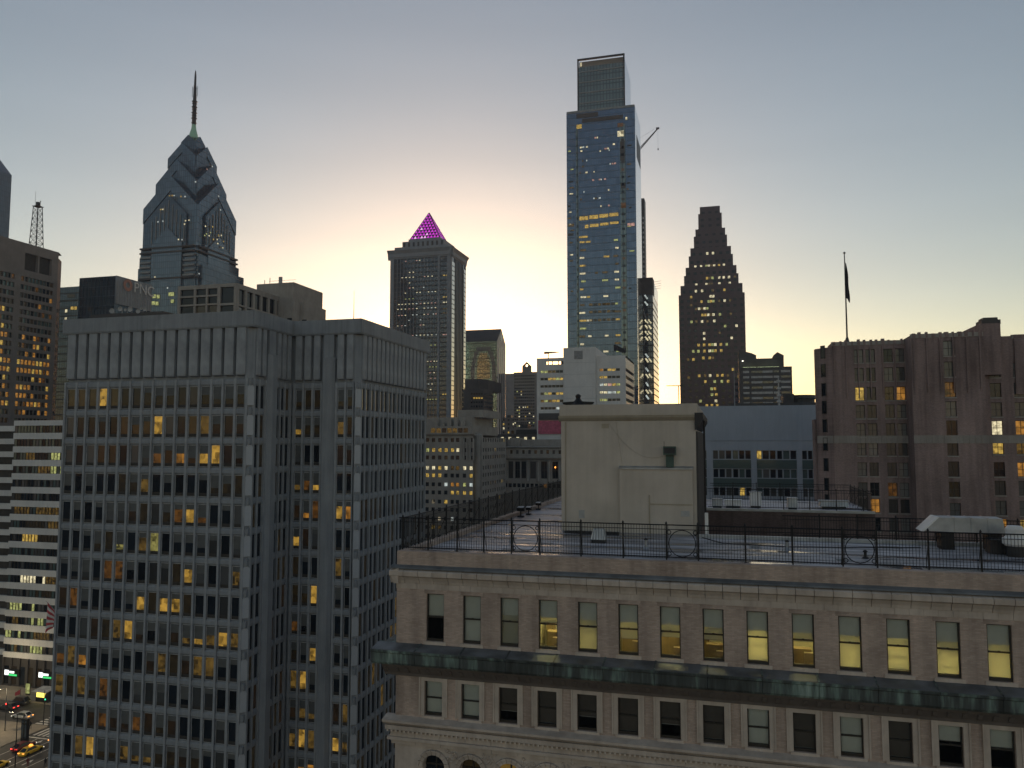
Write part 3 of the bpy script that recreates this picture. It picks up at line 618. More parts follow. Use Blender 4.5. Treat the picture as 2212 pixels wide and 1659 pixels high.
b = MB(); b.fprofile(FF, -.6, FWD, [(-.1, ZSOF + .06), (.1, ZSOF + .06), (.16, ZSOF + .2), (.5, ZCL - .2), (.6, ZCL - .034), (-.1, ZCL - .034)]); b.build('soffit', 'shade_brown', fb)
for k in range(60):
    a = -.4 + k * (FWD / 60)
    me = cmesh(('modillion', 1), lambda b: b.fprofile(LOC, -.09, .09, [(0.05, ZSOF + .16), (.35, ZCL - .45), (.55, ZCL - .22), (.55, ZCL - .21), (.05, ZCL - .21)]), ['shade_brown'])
    q = FF.p(a, .02, 0); obj('modillion', me, fb, (q[0], q[1], 0))
# ledge, entablature and carved arcade
b = MB(); b.fprofile(FF, -.55, FWD, [(-.2, ZLD - .32), (.35, ZLD - .3), (.5, ZLD - .16), (.55, ZLD - .14), (.55, ZLD - .02), (.0, ZLD + .1), (-.2, ZLD + .1)]); b.build('ledge', 'front_stone', fb)
nb = 40
zA = ZLD - .32
def band(z0, z1, out, name='stone_block', n=30, seed=1, gap=.006): block_row(name, z0, z1, out, n, 'front_stone', seed, gap)
band(zA - .22, zA - .003, .42, 'moulding', 20, 5, .001); band(zA - .62, zA - .223, .2, 'frieze_block', 26, 6); band(zA - .78, zA - .623, .34, 'moulding', 20, 7, .001); band(zA - 1.02, zA - .783, .16, 'frieze_block', 26, 9)
for k in range(150):
    me = cmesh(('dentil', 1), lambda b: b.box(-.05, .05, -.14, 0, 0, .1), ['front_stone']); q = FF.p(-.3 + k * (FWD + .2) / 150, .25, zA - .34); obj('dentil', me, fb, q)
zAr = zA - 1.02
aw = .62
b = MB(); back = MB()
cxs = [U0 + .5 + UP * i for i in range(NW)]
# spandrel wall with round-headed openings
zc = zAr - 1.05
N = 10
for i, c in enumerate(cxs):
    l, r_ = c - UP / 2, c + UP / 2
    if i == 0: l = 0.0
    if i == NW - 1: r_ = FWD
    pts = [(c + aw * math.cos(math.pi * k / N), zc + aw * math.sin(math.pi * k / N)) for k in range(N + 1)]
    def fc(q): b.face([FF.p(a, .02, z) for a, z in q])
    fc([(r_, zc), (r_, zAr)] + [(c, zAr)] + [pts[k] for k in range(N // 2, -1, -1)]) if False else None
    for k in range(N):
        (a0, z0), (a1, z1) = pts[k], pts[k + 1]
        fc([(a1, z1), (a0, z0), (a0, zAr), (a1, zAr)])
        b.face([FF.p(a0, .02, z0), FF.p(a1, .02, z1), FF.p(a1, -.45, z1), FF.p(a0, -.45, z0)])
    fc([(c + aw, zc - 5), (r_, zc - 5), (r_, zAr), (c + aw, zAr)]); fc([(l, zc - 5), (c - aw, zc - 5), (c - aw, zAr), (l, zAr)])
    for sg in (-1, 1): b.face([FF.p(c + sg * aw, .02, zc - 5), FF.p(c + sg * aw, -.45, zc - 5), FF.p(c + sg * aw, -.45, zc), FF.p(c + sg * aw, .02, zc)])
b.face([FF.p(0, .02, 0), FF.p(FWD, .02, 0), FF.p(FWD, .02, zc - 5), FF.p(0, .02, zc - 5)])
b.build('arcade_wall', 'front_stone', fb)
for i, c in enumerate(cxs):
    b = MB(); vs_ = 9
    for k in range(vs_):
        t0, t1 = math.pi * k / vs_, math.pi * (k + 1) / vs_ - .03
        for (r0, r1, o) in ((aw + .01, aw + .2, .12), (aw + .2, aw + .28, .2)):
            q = [(c + r * math.cos(t), zc + r * math.sin(t)) for r, t in ((r0, t0), (r1, t0), (r1, t1), (r0, t1))]
            b.face([FF.p(a, o, z) for a, z in q])
            for e in range(4):
                (a, z), (a2, z2) = q[e], q[(e + 1) % 4]; b.face([FF.p(a, .021, z), FF.p(a2, .021, z2), FF.p(a2, o, z2), FF.p(a, o, z)])
    b.build('arch_ring', 'front_stone', fb)
    rng = random.Random(i + 70); b = MB()
    for k in range(26):          # carved foliage between the arches
        a = c + UP / 2 + rng.uniform(-.36, .36); dz = rng.uniform(.28, .98)
        if math.hypot(a - c, dz - .0) < aw + .3 or math.hypot(a - c - UP, dz) < aw + .3: continue
        r = rng.uniform(.05, .1); q = FF.p(a, .02, zc + dz)
        b.rod(q, (q[0] + rng.uniform(-.08, .08), q[1] - rng.uniform(.05, .11), q[2] + rng.uniform(-.08, .08)), r, n=6, r2=r * .4)
    if b.f: b.build('carving', 'front_stone', fb)
    kind = ['dark_room', 'dim_y', 'med_y', 'lit_y', 'dark_room', 'dim_y'][i % 6] if i < 4 else 'glass'
    b = MB(); b.fbox(FF, c - aw, c + aw, -.6, -.45, zc - 5, zc + aw + .02); b.build('arch_window', {'dark_room': 'glass'}.get(kind, kind), fb)
    b = MB(); b.fbox(FF, c - .04, c + .04, -.45, -.38, zc - 5, zc + aw); b.fbox(FF, c - aw, c + aw, -.45, -.36, zc - .05, zc + .05); b.build('window_frame', 'frame_dark', fb)

# roof slabs (front wing, stair wing, far wing) around a light court
FX2 = X_at(1872, 78, 1080)
YF2 = 74.0; YE2 = 88.0
b = MB(); zr = ZROOF - .32
b.prism([(FX0 + .44, FY + .44), (FX1, FY + .44), (FX1, YW), (PX1 + .02, YW), (PX1 + .02, YE2), (FX0 + .44, YE2)], zr - .3, zr)
b.build('roof', 'roof', fb)
b = MB(); b.box(PX1 + .03, FX2, YF2 + .02, YE2, zr - .3, zr - .01); b.build('roof', 'roof', fb)
b = MB()
b.face([(FX1, YW, 20), (PX1 + .02, YW, 20), (PX1 + .02, YW, zr - .3), (FX1, YW, zr - .3)]); b.face([(PX1 + .03, YF2, 20), (FX2, YF2, 20), (FX2, YF2, zr - .02), (PX1 + .03, YF2, zr - .02)])
b.face([(FX2, YF2, 20), (FX2, YE2, 20), (FX2, YE2, zr - .02), (FX2, YF2, zr - .02)]); b.face([(PX1 + .02, YW, 20), (PX1 + .02, YF2, 20), (PX1 + .02, YF2, zr - .3), (PX1 + .02, YW, zr - .3)])
b.build('court_wall', 'dark_brick', fb)
b = MB(); b.box(PX1 + .03, FX1, YW - .3, YW + .02, zr + .001, zr + .22); b.build('coping', 'galv', fb)
b = MB(); b.box(PX1 + .05, FX2, YF2 - .06, YF2 + .3, zr - .012, zr + .2); b.build('coping', 'galv', fb)

# railings
def railing(label, A, B, posts, rings, h, spacing=.14, single=True, z=None, name='roof_railing'):
    A = Vector(A); B = Vector(B); Ld = (B - A).length; d = (B - A) / Ld
    t = thing(name, label, 'railing', tuple(A), wc=True)
    pt = lambda a, z_: tuple(A + d * a + Vector((0, 0, z_)))
    b = MB(); b.rod(pt(0, h), pt(Ld, h), .03); b.build('top_rail', 'black_iron', t)
    b = MB(); b.rod(pt(0, h - .22), pt(Ld, h - .22), .018); b.build('rail', 'black_iron', t); b = MB(); b.rod(pt(0, .14), pt(Ld, .14), .03); b.build('rail', 'black_iron', t)
    rz = math.atan2(d.y, d.x)
    for a in posts:
        me = cmesh(('post', round(h, 2)), lambda b: (b.box(-.035, .035, -.035, .035, 0, h + .04), b.lathe(0, 0, [(.045, h + .04), (.055, h + .09), (.03, h + .14), (.005, h + .18)], 8), b.rod((0, 0, .75 * h), (0, .55, 0), .018)), ['black_iron']); obj('post', me, t, pt(a, 0), rz)
    inr = lambda a: any(r0 + .05 < a < r1 - .05 for r0, r1 in rings)
    n = int(Ld / spacing); mb = MB()
    for k in range(1, n):
        a = k * spacing
        if inr(a) : continue
        if single:
            me = cmesh(('bar', round(h, 2)), lambda b: b.rod((0, 0, .08), (0, 0, h - .0), .013), ['black_iron']); obj('bar', me, t, pt(a, 0), rz)
        else: mb.rod(pt(a, .08), pt(a, h), .014)
    if mb.f: stuff(mb.build('bar', 'black_iron', t))
    def ring(c, zc_, r, th):
        b = MB(); n_ = 20 if r > .2 else 10
        for k in range(n_):
            t0, t1 = 2 * math.pi * k / n_, 2 * math.pi * (k + 1) / n_; b.rod(pt(c + r * math.cos(t0), zc_ + r * math.sin(t0)), pt(c + r * math.cos(t1), zc_ + r * math.sin(t1)), th)
        b.build('ring', 'black_iron', t)
    for r0, r1 in rings:
        c = (r0 + r1) / 2; rr_ = min((r1 - r0) / 2 - .12, (h - .4) / 2); ring(c, .14 + (h - .36) / 2, rr_, .022)
        for sg in (-1, 1):
            for zz in (.3, h - .36): ring(c + sg * ((r1 - r0) / 2 - .13), zz, .1, .02)
            for q in range(1, 4): b = MB(); a = c + sg * (rr_ + (((r1 - r0) / 2) - rr_) * q / 4); b.rod(pt(a, .1), pt(a, h), .013); b.build('bar', 'black_iron', t)
    return t
HR = fz(1121) - ZROOF
pv_ = [876, 925, 987.5, 1045, 1104.7, 1166, 1255, 1346, 1439.5, 1508, 1609.5, 1711.7, 1819.5, 1893.8, 2005, 2118.7, 2235]
yr = FY + .22
pa = [X_at(q, yr, 1170) - FX0 for q in pv_]; pa[0] = .22
rg = [(pa[4], pa[5]), (pa[8], pa[9]), (pa[12], pa[13])]
railing('black iron railing with ring panels along the near front edge of the flat roof', (FX0 + .0, yr, ZROOF), (FX1, yr, ZROOF), pa, rg, HR)
railing('dark iron railing running back along the left edge of the near flat roof', (FX0 + .22, FY + .3, ZROOF), (FX0 + .22, YE2, ZROOF), [2.3 * k for k in range(1, 20)], [], HR, .15, False)
railing('low dark railing behind the grey duct along the back of the near roof', (X_at(1690, YW - .1, 1130), YW - .12, zr + .2), (FX1, YW - .12, zr + .2), [2.2 * k for k in range(1, 8)], [], 1.35, .16, False)
railing('dark railing along the front edge of the far roof wing beside the stucco penthouse', (PX1 + .3, YF2 + .12, zr + .2), (FX2 - .1, YF2 + .12, zr + .2), [2.2 * k for k in range(1, 7)], [], 1.75, .22, False)
railing('dark railing along the rear edge of the far roof wing', (PX1 + .3, YE2 - .2, zr), (FX2 - .1, YE2 - .2, zr), [2.4 * k for k in range(1, 6)], [], 1.75, .3, False)
railing('dark railing along the right end of the far roof wing', (FX2 - .12, YF2 + .4, zr), (FX2 - .12, YE2 - .4, zr), [2.4 * k for k in range(1, 6)], [], 1.75, .25, False)

# ------------------------------------------------------------------ things on the near roof
zr = ZROOF - .32
ph = thing('stair_penthouse', 'beige stucco penthouse block with heavy top band standing on the flat roof', 'penthouse', (PX0, 54.5, zr), wc=True)
PYF = 54.5; pf = Fr(PX0, PYF); PW = PX1 - PX0
pz = lambda py: Z_at((PX0 + PX1) / 2, PYF, py)
ZP = pz(877)
b = MB(); shell(b, PX0, PX1, PYF, PY1, zr, ZP - .02); b.build('wall', 'stucco', ph)
b = MB(); b.fbox(pf, -.1, PW + .12, -.1, .12, pz(897), ZP + .12); b.fbox(Fr(PX1, PYF, RIGHT), .1, PY1 - PYF, -.1, .12, pz(897), ZP + .12); b.build('top_band', 'stucco', ph)
b = MB(); b.fprofile(pf, -.16, PW + .3, [(-.05, pz(910)), (.06, pz(908)), (.22, pz(902)), (.26, pz(897.2)), (-.05, pz(897.2))]); b.build('moulding', 'stucco_trim', ph)
b = MB(); b.fprofile(Fr(PX1, PYF - .26, RIGHT), 0, PY1 - PYF, [(-.05, pz(930)), (.12, pz(925)), (.5, pz(905)), (.5, pz(893)), (-.05, pz(893))]); b.build('moulding', 'dark_metal', ph)
b = MB(); b.fbox(Fr(PX1, PYF, RIGHT), 0.15, PY1 - PYF, .003, .14, zr, pz(932)); b.build('dark_side', 'dark_stone', ph)  # darker layer over the right side wall
ax = X_at(1340, PYF, 1070) - PX0
b = MB(); b.fbox(pf, ax, PW - .25, .003, .3, zr, pz(1013)); b.build('annex', 'stucco', ph)
b = MB(); b.fprofile(pf, ax - .05, PW - .2, [(.0, pz(1013) + .002), (.4, pz(1013) + .002), (.4, pz(1010)), (.0, pz(1006))]); b.build('annex_ledge', 'galv', ph)
b = MB(); q = X_at(1403, PYF - .3, 1100) - PX0; b.fbox(pf, q - .04, q + .04, .302, .36, zr, pz(1068)); b.fbox(pf, q + .041, PW - .28, .302, .34, pz(1088), pz(1086)); b.build('conduit', 'stucco_trim', ph)
b = MB(); dx = PX1 + .55; b.rod((dx, PYF + .3, zr), (dx, PYF + .3, pz(910)), .07, n=8); b.build('downpipe', 'black_iron', ph)
b = MB(); b.rod((PX1 + .62, PYF - .5, zr), (PX1 + .62, PYF - .5, zr + 1.5), .12, n=10); tag(b.build('vent_pipe', 'white_paint'), 'white vent pipe standing at the right foot of the stucco penthouse', 'pipe')
# green hood on the penthouse wall
gv = thing('wall_vent', 'green painted box hood vent standing on the ledge of the stucco penthouse', 'vent', (X_at(1446, PYF, 1000), PYF - .3, pz(1006)), wc=True)
vx0, vx1 = X_at(1433, PYF - .4, 980), X_at(1460, PYF - .4, 980)
b = MB(); c = (vx0 + vx1) / 2; b.box(c - .26, c + .26, PYF - .36, PYF - .01, pz(1008), pz(982)); b.build('duct', 'green_paint', gv)
b = MB(); b.box(vx0, vx1, PYF - .6, PYF - .01, pz(981.8), pz(964)); b.build('hood', 'green_paint', gv)
b = MB(); b.box(vx0 + .06, vx1 - .06, PYF - .62, PYF - .601, pz(979), pz(967)); b.build('louver', 'dark_metal', gv)
b = MB(); xx = vx0 + .05; b.rod((xx, PYF - .3, pz(964)), (xx, PYF - .3, pz(953)), .02); b.build('stub', 'dark_metal', gv)
# dark ornament and aerial on top of the penthouse
fx, fy_ = X_at(1249, 57, 870), 57.0; z0 = ZP + .1; fs = (Z_at(fx, fy_, 851) - z0)
fi = thing('roof_ornament', 'dark cast ornament with spread wings and knobbed top on the penthouse roof', 'ornament', (fx, fy_, z0), wc=True)
b = MB(); b.lathe(fx, fy_, [(.55, z0), (.6, z0 + .12 * fs), (.42, z0 + .3 * fs), (.22, z0 + .55 * fs), (.16, z0 + .68 * fs), (.2, z0 + .74 * fs), (.21, z0 + .86 * fs), (.14, z0 + .95 * fs), (.03, z0 + fs)], 10); b.build('stem', 'black_iron', fi)
for sg in (-1, 1):
    b = MB(); b.hexa([(fx + sg * .3, fy_ - .2, z0 + .05 * fs), (fx + sg * 1.1, fy_ - .1, z0 + .18 * fs), (fx + sg * 1.1, fy_ + .1, z0 + .18 * fs), (fx + sg * .3, fy_ + .2, z0 + .05 * fs), (fx + sg * .2, fy_ - .2, z0 + .42 * fs), (fx + sg * 1.2, fy_ - .1, z0 + .36 * fs), (fx + sg * 1.2, fy_ + .1, z0 + .36 * fs), (fx + sg * .2, fy_ + .2, z0 + .42 * fs)]); b.build('wing', 'black_iron', fi)
tx, ty = X_at(1466, 60, 850), 60.0; zt = Z_at(tx, ty, 833)
ta = thing('tv_aerial', 'thin rooftop aerial with horizontal boom above the stucco penthouse', 'antenna', (tx, ty, ZP), wc=True)
b = MB(); b.rod((tx, ty, ZP - .05), (tx, ty, zt), .035, n=6); b.build('mast', 'dark_metal', ta)
x0, x1 = X_at(1440, 60, 834), X_at(1476, 60, 834)
b = MB(); b.rod((x0, ty, zt), (x1, ty, zt), .03); b.build('boom', 'dark_metal', ta)
for k in range(6): b = MB(); x = x0 + (x1 - x0) * k / 5; b.rod((x, ty - .3, zt + .02), (x, ty + .3, zt + .02), .012); b.build('element', 'dark_metal', ta)
# roof vents and plant
def roof_pt(px, py, z=None): return G_at(px, py, zr if z is None else z)
x, y = roof_pt(1294, 1172)
rv = thing('roof_vent', 'ribbed pale grey sheet metal roof vent behind the near railing', 'vent', (x, y, zr), wc=True)
b = MB(); b.box(x - .42, x + .42, y - .4, y + .4, zr, zr + .22); b.build('curb', 'dark_metal', rv)
b = MB(); b.hexa([(x - .46, y - .44, zr + .22), (x + .46, y - .44, zr + .22), (x + .46, y + .44, zr + .22), (x - .46, y + .44, zr + .22), (x - .32, y - .3, zr + .85), (x + .32, y - .3, zr + .85), (x + .32, y + .3, zr + .85), (x - .32, y + .3, zr + .85)]); b.build('hood', 'galv', rv)
for k in range(5): b = MB(); q = -.3 + .15 * k; b.rod((x + q * 1.35, y - .455, zr + .24), (x + q, y - .315, zr + .84), .03); b.build('rib', 'white_paint', rv)
x0 = roof_pt(1990, 1150)[0]
yd = 50.4; x0, x1 = X_at(1992, yd, 1140), X_at(2172, yd, 1140); zt = Z_at(x1, yd, 1121); zb = Z_at(x1, yd, 1153)
dk = thing('roof_duct', 'long grey sheet metal roof duct with one sloping end', 'duct', (x0, yd, zr), wc=True)
sx_ = (x1 - x0) * .2
b = MB(); b.hexa([(x0, yd, zb + .05), (x1, yd, zb - .05), (x1, yd + 1.4, zb - .05), (x0, yd + 1.4, zb + .05), (x0 + sx_, yd, zt), (x1 - .12, yd, zt), (x1 - .05, yd + 1.4, zt), (x0 + sx_, yd + 1.4, zt)]); b.build('casing', 'galv', dk)
b = MB(); b.hexa([(x0 - .05, yd - .06, zb + .02), (x0 + .08, yd - .06, zb + .02), (x0 + .08, yd + 1.46, zb + .02), (x0 - .05, yd + 1.46, zb + .02), (x0 + sx_ - .08, yd - .06, zt + .02), (x0 + sx_ + .06, yd - .06, zt + .02), (x0 + sx_ + .06, yd + 1.46, zt + .02), (x0 + sx_ - .08, yd + 1.46, zt + .02)]); b.build('flange', 'white_paint', dk)
for k in range(1, 4): b = MB(); q = x0 + sx_ + (x1 - x0 - sx_) * k / 4; b.box(q - .025, q + .025, yd - .03, yd + 1.43, zb, zt + .025); b.build('seam', 'galv', dk)
for q in (x0 + sx_ * 1.6, x1 - .5): b = MB(); b.box(q - .35, q + .35, yd + .2, yd + 1.2, zr, zb - .02); b.build('stand', 'black_iron', dk)
b = MB(); b.box(x1 - 1.1, x1 - .0, yd - 1.2, yd - .1, zr, zr + .75); b.box(x1 - 1.15, x1 + .05, yd - 1.25, yd - .05, zr + .75, zr + .8); tag(b.build('roof_hatch', 'dark_metal'), 'low black box hatch on the roof below the grey duct', 'hatch')
x, y = X_at(2192, 48.6, 1150), 48.6
mv = thing('mushroom_vent', 'white drum shaped fan vent at the right edge of the roof', 'vent', (x, y, zr), wc=True)
zz = Z_at(x, y, 1136) - zr
b = MB(); b.lathe(x, y, [(.45, zr), (.45, zr + zz * .35)], 14); b.build('curb', 'dark_metal', mv)
b = MB(); b.lathe(x, y, [(.5, zr + zz * .35), (.62, zr + zz * .42), (.62, zr + zz * .58), (.45, zr + zz * .66)], 14); b.build('skirt', 'white_paint', mv)
b = MB(); b.lathe(x, y, [(.44, zr + zz * .66), (.46, zr + zz * .9), (.36, zr + zz * 1.0)], 14); b.build('drum', 'white_paint', mv)
# low kerb, planks and puddle-edge bits near the penthouse
for i, (p0, p1, yy, h, lab) in enumerate([(1222, 1338, 53.4, .16, 'flat dark planks lying on the roof at the foot of the stucco penthouse')]):
    x0, x1 = X_at(p0, yy, 1130), X_at(p1, yy, 1130); t = thing('plank_pile', lab, 'planks', (x0, yy, zr), wc=True)
    for k in range(3): b = MB(); b.box(x0 + .2 * k, x1 - .3 * k, yy - .5 + .3 * k, yy - .25 + .3 * k, zr + .002, zr + h - .03 * k); b.build('plank', 'dark_metal', t)
for i, (px, py, s_, lab) in enumerate([(1125, 1108, 1.0, 'dark floodlight beside the left roof railing'), (1142, 1103, .8, 'small floodlight on the roof, second of the row by the left railing'), (1163, 1092, .8, 'small floodlight farthest along the left roof railing')]):
    x, y = roof_pt(px, py + 9); t = thing('floodlight', lab, 'floodlight', (x, y, zr), wc=True)
    b = MB(); b.box(x - .25 * s_, x + .25 * s_, y - .2, y + .2, zr, zr + .12); b.rod((x, y, zr + .1), (x, y, zr + .55 * s_), .05, n=6); b.build('stand', 'black_iron', t)
    b = MB(); b.hexa([(x - .3 * s_, y - .15, zr + .5 * s_), (x + .3 * s_, y - .15, zr + .5 * s_), (x + .3 * s_, y + .25, zr + .45 * s_), (x - .3 * s_, y + .25, zr + .45 * s_), (x - .3 * s_, y - .2, zr + .75 * s_), (x + .3 * s_, y - .2, zr + .75 * s_), (x + .3 * s_, y + .2, zr + .85 * s_), (x - .3 * s_, y + .2, zr + .85 * s_)]); b.build('head', 'black_iron', t)
    b = MB(); b.hexa([(x - .26 * s_, y - .25, zr + .78 * s_), (x + .26 * s_, y - .25, zr + .78 * s_), (x + .26 * s_, y + .2, zr + .87 * s_), (x - .26 * s_, y + .2, zr + .87 * s_), (x - .26 * s_, y - .25, zr + .8 * s_), (x + .26 * s_, y - .25, zr + .8 * s_), (x + .26 * s_, y + .2, zr + .89 * s_), (x - .26 * s_, y + .2, zr + .89 * s_)]); b.build('glass_front', 'galv', t)
# vents on the far roof wing
for i, (px, yy, wv, hv, mt, lab) in enumerate([(1632, 78, 1.1, 1.25, 'white_paint', 'tall white cube vent on the far roof wing'), (1549, 77, 1.0, .6, 'galv', 'small grey hood vent on the far roof wing nearest the penthouse'), (1583, 77.5, 1.6, .5, 'white_paint', 'low wide white vent on the far roof wing'), (1711, 77, .9, .8, 'galv', 'grey tilted hood vent right of the white cube vent'), (1800, 79, 2.6, .5, 'galv', 'long pale slatted unit at the right end of the far roof wing')]):
    x = X_at(px, yy, 1075); t = thing('roof_vent', lab, 'vent', (x, yy, zr), wc=True)
    b = MB(); b.box(x - wv * .4, x + wv * .4, yy - .4, yy + .4, zr - .01, zr + .2); b.build('curb', 'dark_metal', t)
    b = MB(); b.hexa([(x - wv / 2, yy - .5, zr + .2), (x + wv / 2, yy - .5, zr + .2), (x + wv / 2, yy + .5, zr + .2), (x - wv / 2, yy + .5, zr + .2), (x - wv * .45, yy - .4, zr + .2 + hv), (x + wv * .45, yy - .4, zr + .2 + hv), (x + wv * .45, yy + .4, zr + .2 + hv), (x - wv * .45, yy + .4, zr + .2 + hv)]); b.build('hood', mt, t)
    b = MB(); b.box(x - wv * .52, x + wv * .52, yy - .52, yy + .52, zr + .2 + hv, zr + .26 + hv); b.build('cap', mt, t)

# seams, patches, drains and cables that a used roof carries
for k in range(9):
    b = MB(); yy = FY + 1.6 + k * 1.32; b.box(FX0 + .6, FX1 - .2, yy, yy + .09, zr + .001, zr + .012); b.build('membrane_seam', 'lead', fb)
rf = random.Random(31)
for k in range(14):
    px_, py_ = rf.uniform(FX0 + 2, FX1 - 3), rf.uniform(FY + 1.5, YW - 1.5); w_, d_ = rf.uniform(.4, 1.6), rf.uniform(.3, .9)
    if abs(px_ - X_at(1294, 45, 1170)) < 1.6: continue
    b = MB(); b.prism([(px_, py_), (px_ + w_, py_ + rf.uniform(-.1, .1)), (px_ + w_ * .95, py_ + d_), (px_ - .05, py_ + d_ * 1.05)], zr + .013, zr + .022); b.build('roof_patch', rf.choice(['lead', 'dark_metal', 'galv']), fb)
for k, (px_, yy, h_, lab) in enumerate([(1395, 46.5, .5, 'short grey vent pipe on the near roof before the penthouse'), (1700, 48.2, .45, 'short grey vent pipe in the middle of the near roof'), (1868, 45.6, .35, 'stubby dark pipe on the near roof left of the grey duct'), (1105, 47.5, .55, 'short vent pipe near the left corner of the flat roof')]):
    X = X_at(px_, yy, 1165); t = thing('vent_pipe', lab, 'pipe', (X, yy, zr), wc=True)
    b = MB(); b.lathe(X, yy, [(.2, zr + .012), (.12, zr + .1), (.075, zr + .12), (.075, zr + h_)], 10); b.build('pipe', 'galv' if k != 2 else 'dark_metal', t); b = MB(); b.lathe(X, yy, [(.12, zr + h_), (.13, zr + h_ + .05), (.02, zr + h_ + .12)], 10); b.build('cap', 'dark_metal', t)
def cable(name, pts, r, mat, parent):
    b = MB()
    for p, q in zip(pts, pts[1:]): b.rod(p, q, r, n=5)
    return b.build(name, mat, parent)
sag = lambda p, q, d, n=10: [tuple(p[i] + (q[i] - p[i]) * k / n - (d * 4 * k / n * (1 - k / n) if i == 2 else 0) for i in range(3)) for k in range(n + 1)]
cable('cable', sag((X_at(1310, PYF, 905), PYF - .05, pz(905)), (X_at(1433, PYF, 985), PYF - .05, pz(985)), 1.0), .008, 'stucco_trim', ph)
cable('cable', sag((X_at(1330, PYF, 905), PYF - .04, pz(905)), (X_at(1345, PYF, 1010), PYF - .04, pz(1010)), 0), .008, 'stucco_trim', ph)
cable('conduit', [(X_at(1222, PYF, 910), PYF - .05, pz(911)), (X_at(1222, PYF, 1120), PYF - .05, zr + .02)], .035, 'stucco_trim', ph)
for k, (p0, p1, q0, q1) in enumerate([(1250, 1262, 1104, 1122), (1300, 1316, 915, 925), (1470, 1488, 1100, 1112)]): b = MB(); b.fbox(pf, X_at(p0, PYF, 1000) - PX0, X_at(p1, PYF, 1000) - PX0, .003 if k < 2 else .303, .02 if k < 2 else .33, pz(q1), pz(q0)); b.build('junction_box', 'galv' if k != 1 else 'stucco_trim', ph)
cable('roof_cable', [(X_at(1500, 53.6, 1130), 53.6, zr + .03), (X_at(1560, 50, 1150), 50.0, zr + .03), (X_at(1700, 49, 1155), 49.2, zr + .03), (X_at(1990, 50.6, 1150), 50.9, zr + .03)], .03, 'black_iron', fb)

# ================================================================== buildings behind, nearest first
def rowz(X, Y, pys, h):     # window rows whose middle falls on picture lines
    return [(Z_at(X, Y, p) - h / 2, Z_at(X, Y, p) + h / 2) for p in pys]

# --- brick building with stepped parapet, right
YBk = 135.0
br = thing('brick_building', 'tall reddish brown brick building with battlement parapet and one pale stone band', 'building', (X_at(1783, YBk), YBk, 0), wc=True)
bx = lambda px, Y=YBk: X_at(px, Y, 900)
def brickwing(x0, x1, Y, ztop, colpx, rowpy, ref, kinds, z0=0.0, sides=(), w_=1.35, h_=2.15, Yb=YBk + 4.2, style='cross'):
    b = MB(); fr = Fr(x0, Y); cols = []
    for p in colpx: c = X_at(p, Y, 900) - x0; cols.append((c - w_ / 2, c + w_ / 2))
    rows = list(reversed(rowz(ref, Y, rowpy, h_))); rows = sorted(rows)
    facade(b, fr, x1 - x0, z0, ztop, cols, rows, .3); shell(b, x0, x1, Y, Yb, z0, ztop, front=False); b.build('wall', 'red_brick', br)
    n = len(rows)
    wn = windows(br, fr, cols, rows, .3, lambda i, j: kinds.get((i, n - 1 - j), random.Random(i * 31 + j * 7 + int(x0)).choice(['glass_blind', 'glass_blind', 'glass_reflect', 'glass_reflect', 'glass'])), style, 'frame_dark', ft=.07)  # lighter panes carry the reflection in their colour
    for j, (b0, b1) in enumerate(rows):
        for i, (a0, a1) in enumerate(cols):
            me = cmesh(('sill', round(w_, 2)), lambda b: b.box(-w_ / 2 - .1, w_ / 2 + .1, -.1, .15, -.2, -.003), ['limestone']); obj('sill', me, wn[i, j], (0, -.3, 0))
rws = [1230 + z_ * .5424 for z_ in (315, 450, 590, 720, 855, 990, 1140, 1285, 1405, 1540)]; rws = [r / 1.8228 for r in rws]
vx = lambda z_: (3180 + z_ * .5424) / 1.8228
xa, xb_, xc, xd_, xe = bx(vx(128)), bx(vx(768), 131), bx(vx(1300), 131), bx(vx(1405)), 130.0
zl = Z_at(bx(vx(400)), YBk, (1230 + 218 * .5424) / 1.8228); zc_ = Z_at(bx(vx(1000), 131), 131, (1230 + 160 * .5424) / 1.8228); zrr = Z_at(bx(vx(1480)), YBk, (1230 + 172 * .5424) / 1.8228)
cA = [vx(q) for q in (385, 470, 600, 685)]
brickwing(xa + 1.2, xb_ + .6, YBk, zl, cA, rws, bx(vx(500)), {(0, 2): 'lit_y', (3, 2): 'lit_o', (2, 7): 'med_o', (1, 8): 'lit_o', (1, 2): 'glass_blind', (2, 2): 'dim_o'})
r2 = [(1230 + z_ * .5424) / 1.8228 for z_ in (260, 412, 560, 700, 840, 985, 1138, 1285, 1440)]
brickwing(xb_, xc, 131.0, zc_, [vx(1045)], r2, bx(vx(1045), 131), {(0, 2): 'med_o', (0, 7): 'dim_y'}, w_=1.5, h_=2.3)
r3 = [(1230 + z_ * .5424) / 1.8228 for z_ in (420, 565, 705, 838, 978, 1140, 1275, 1420, 1555)]
brickwing(xc - .1, xe, YBk, zrr, [vx(q) for q in (1375, 1548, 1640, 1800)], r3, bx(vx(1375)), {(0, 3): 'lit_w', (0, 4): 'lit_y', (1, 3): 'lit_o', (1, 4): 'med_y', (1, 5): 'lit_o', (0, 8): 'lit_o', (1, 8): 'lit_y'}, w_=1.5, h_=2.2)
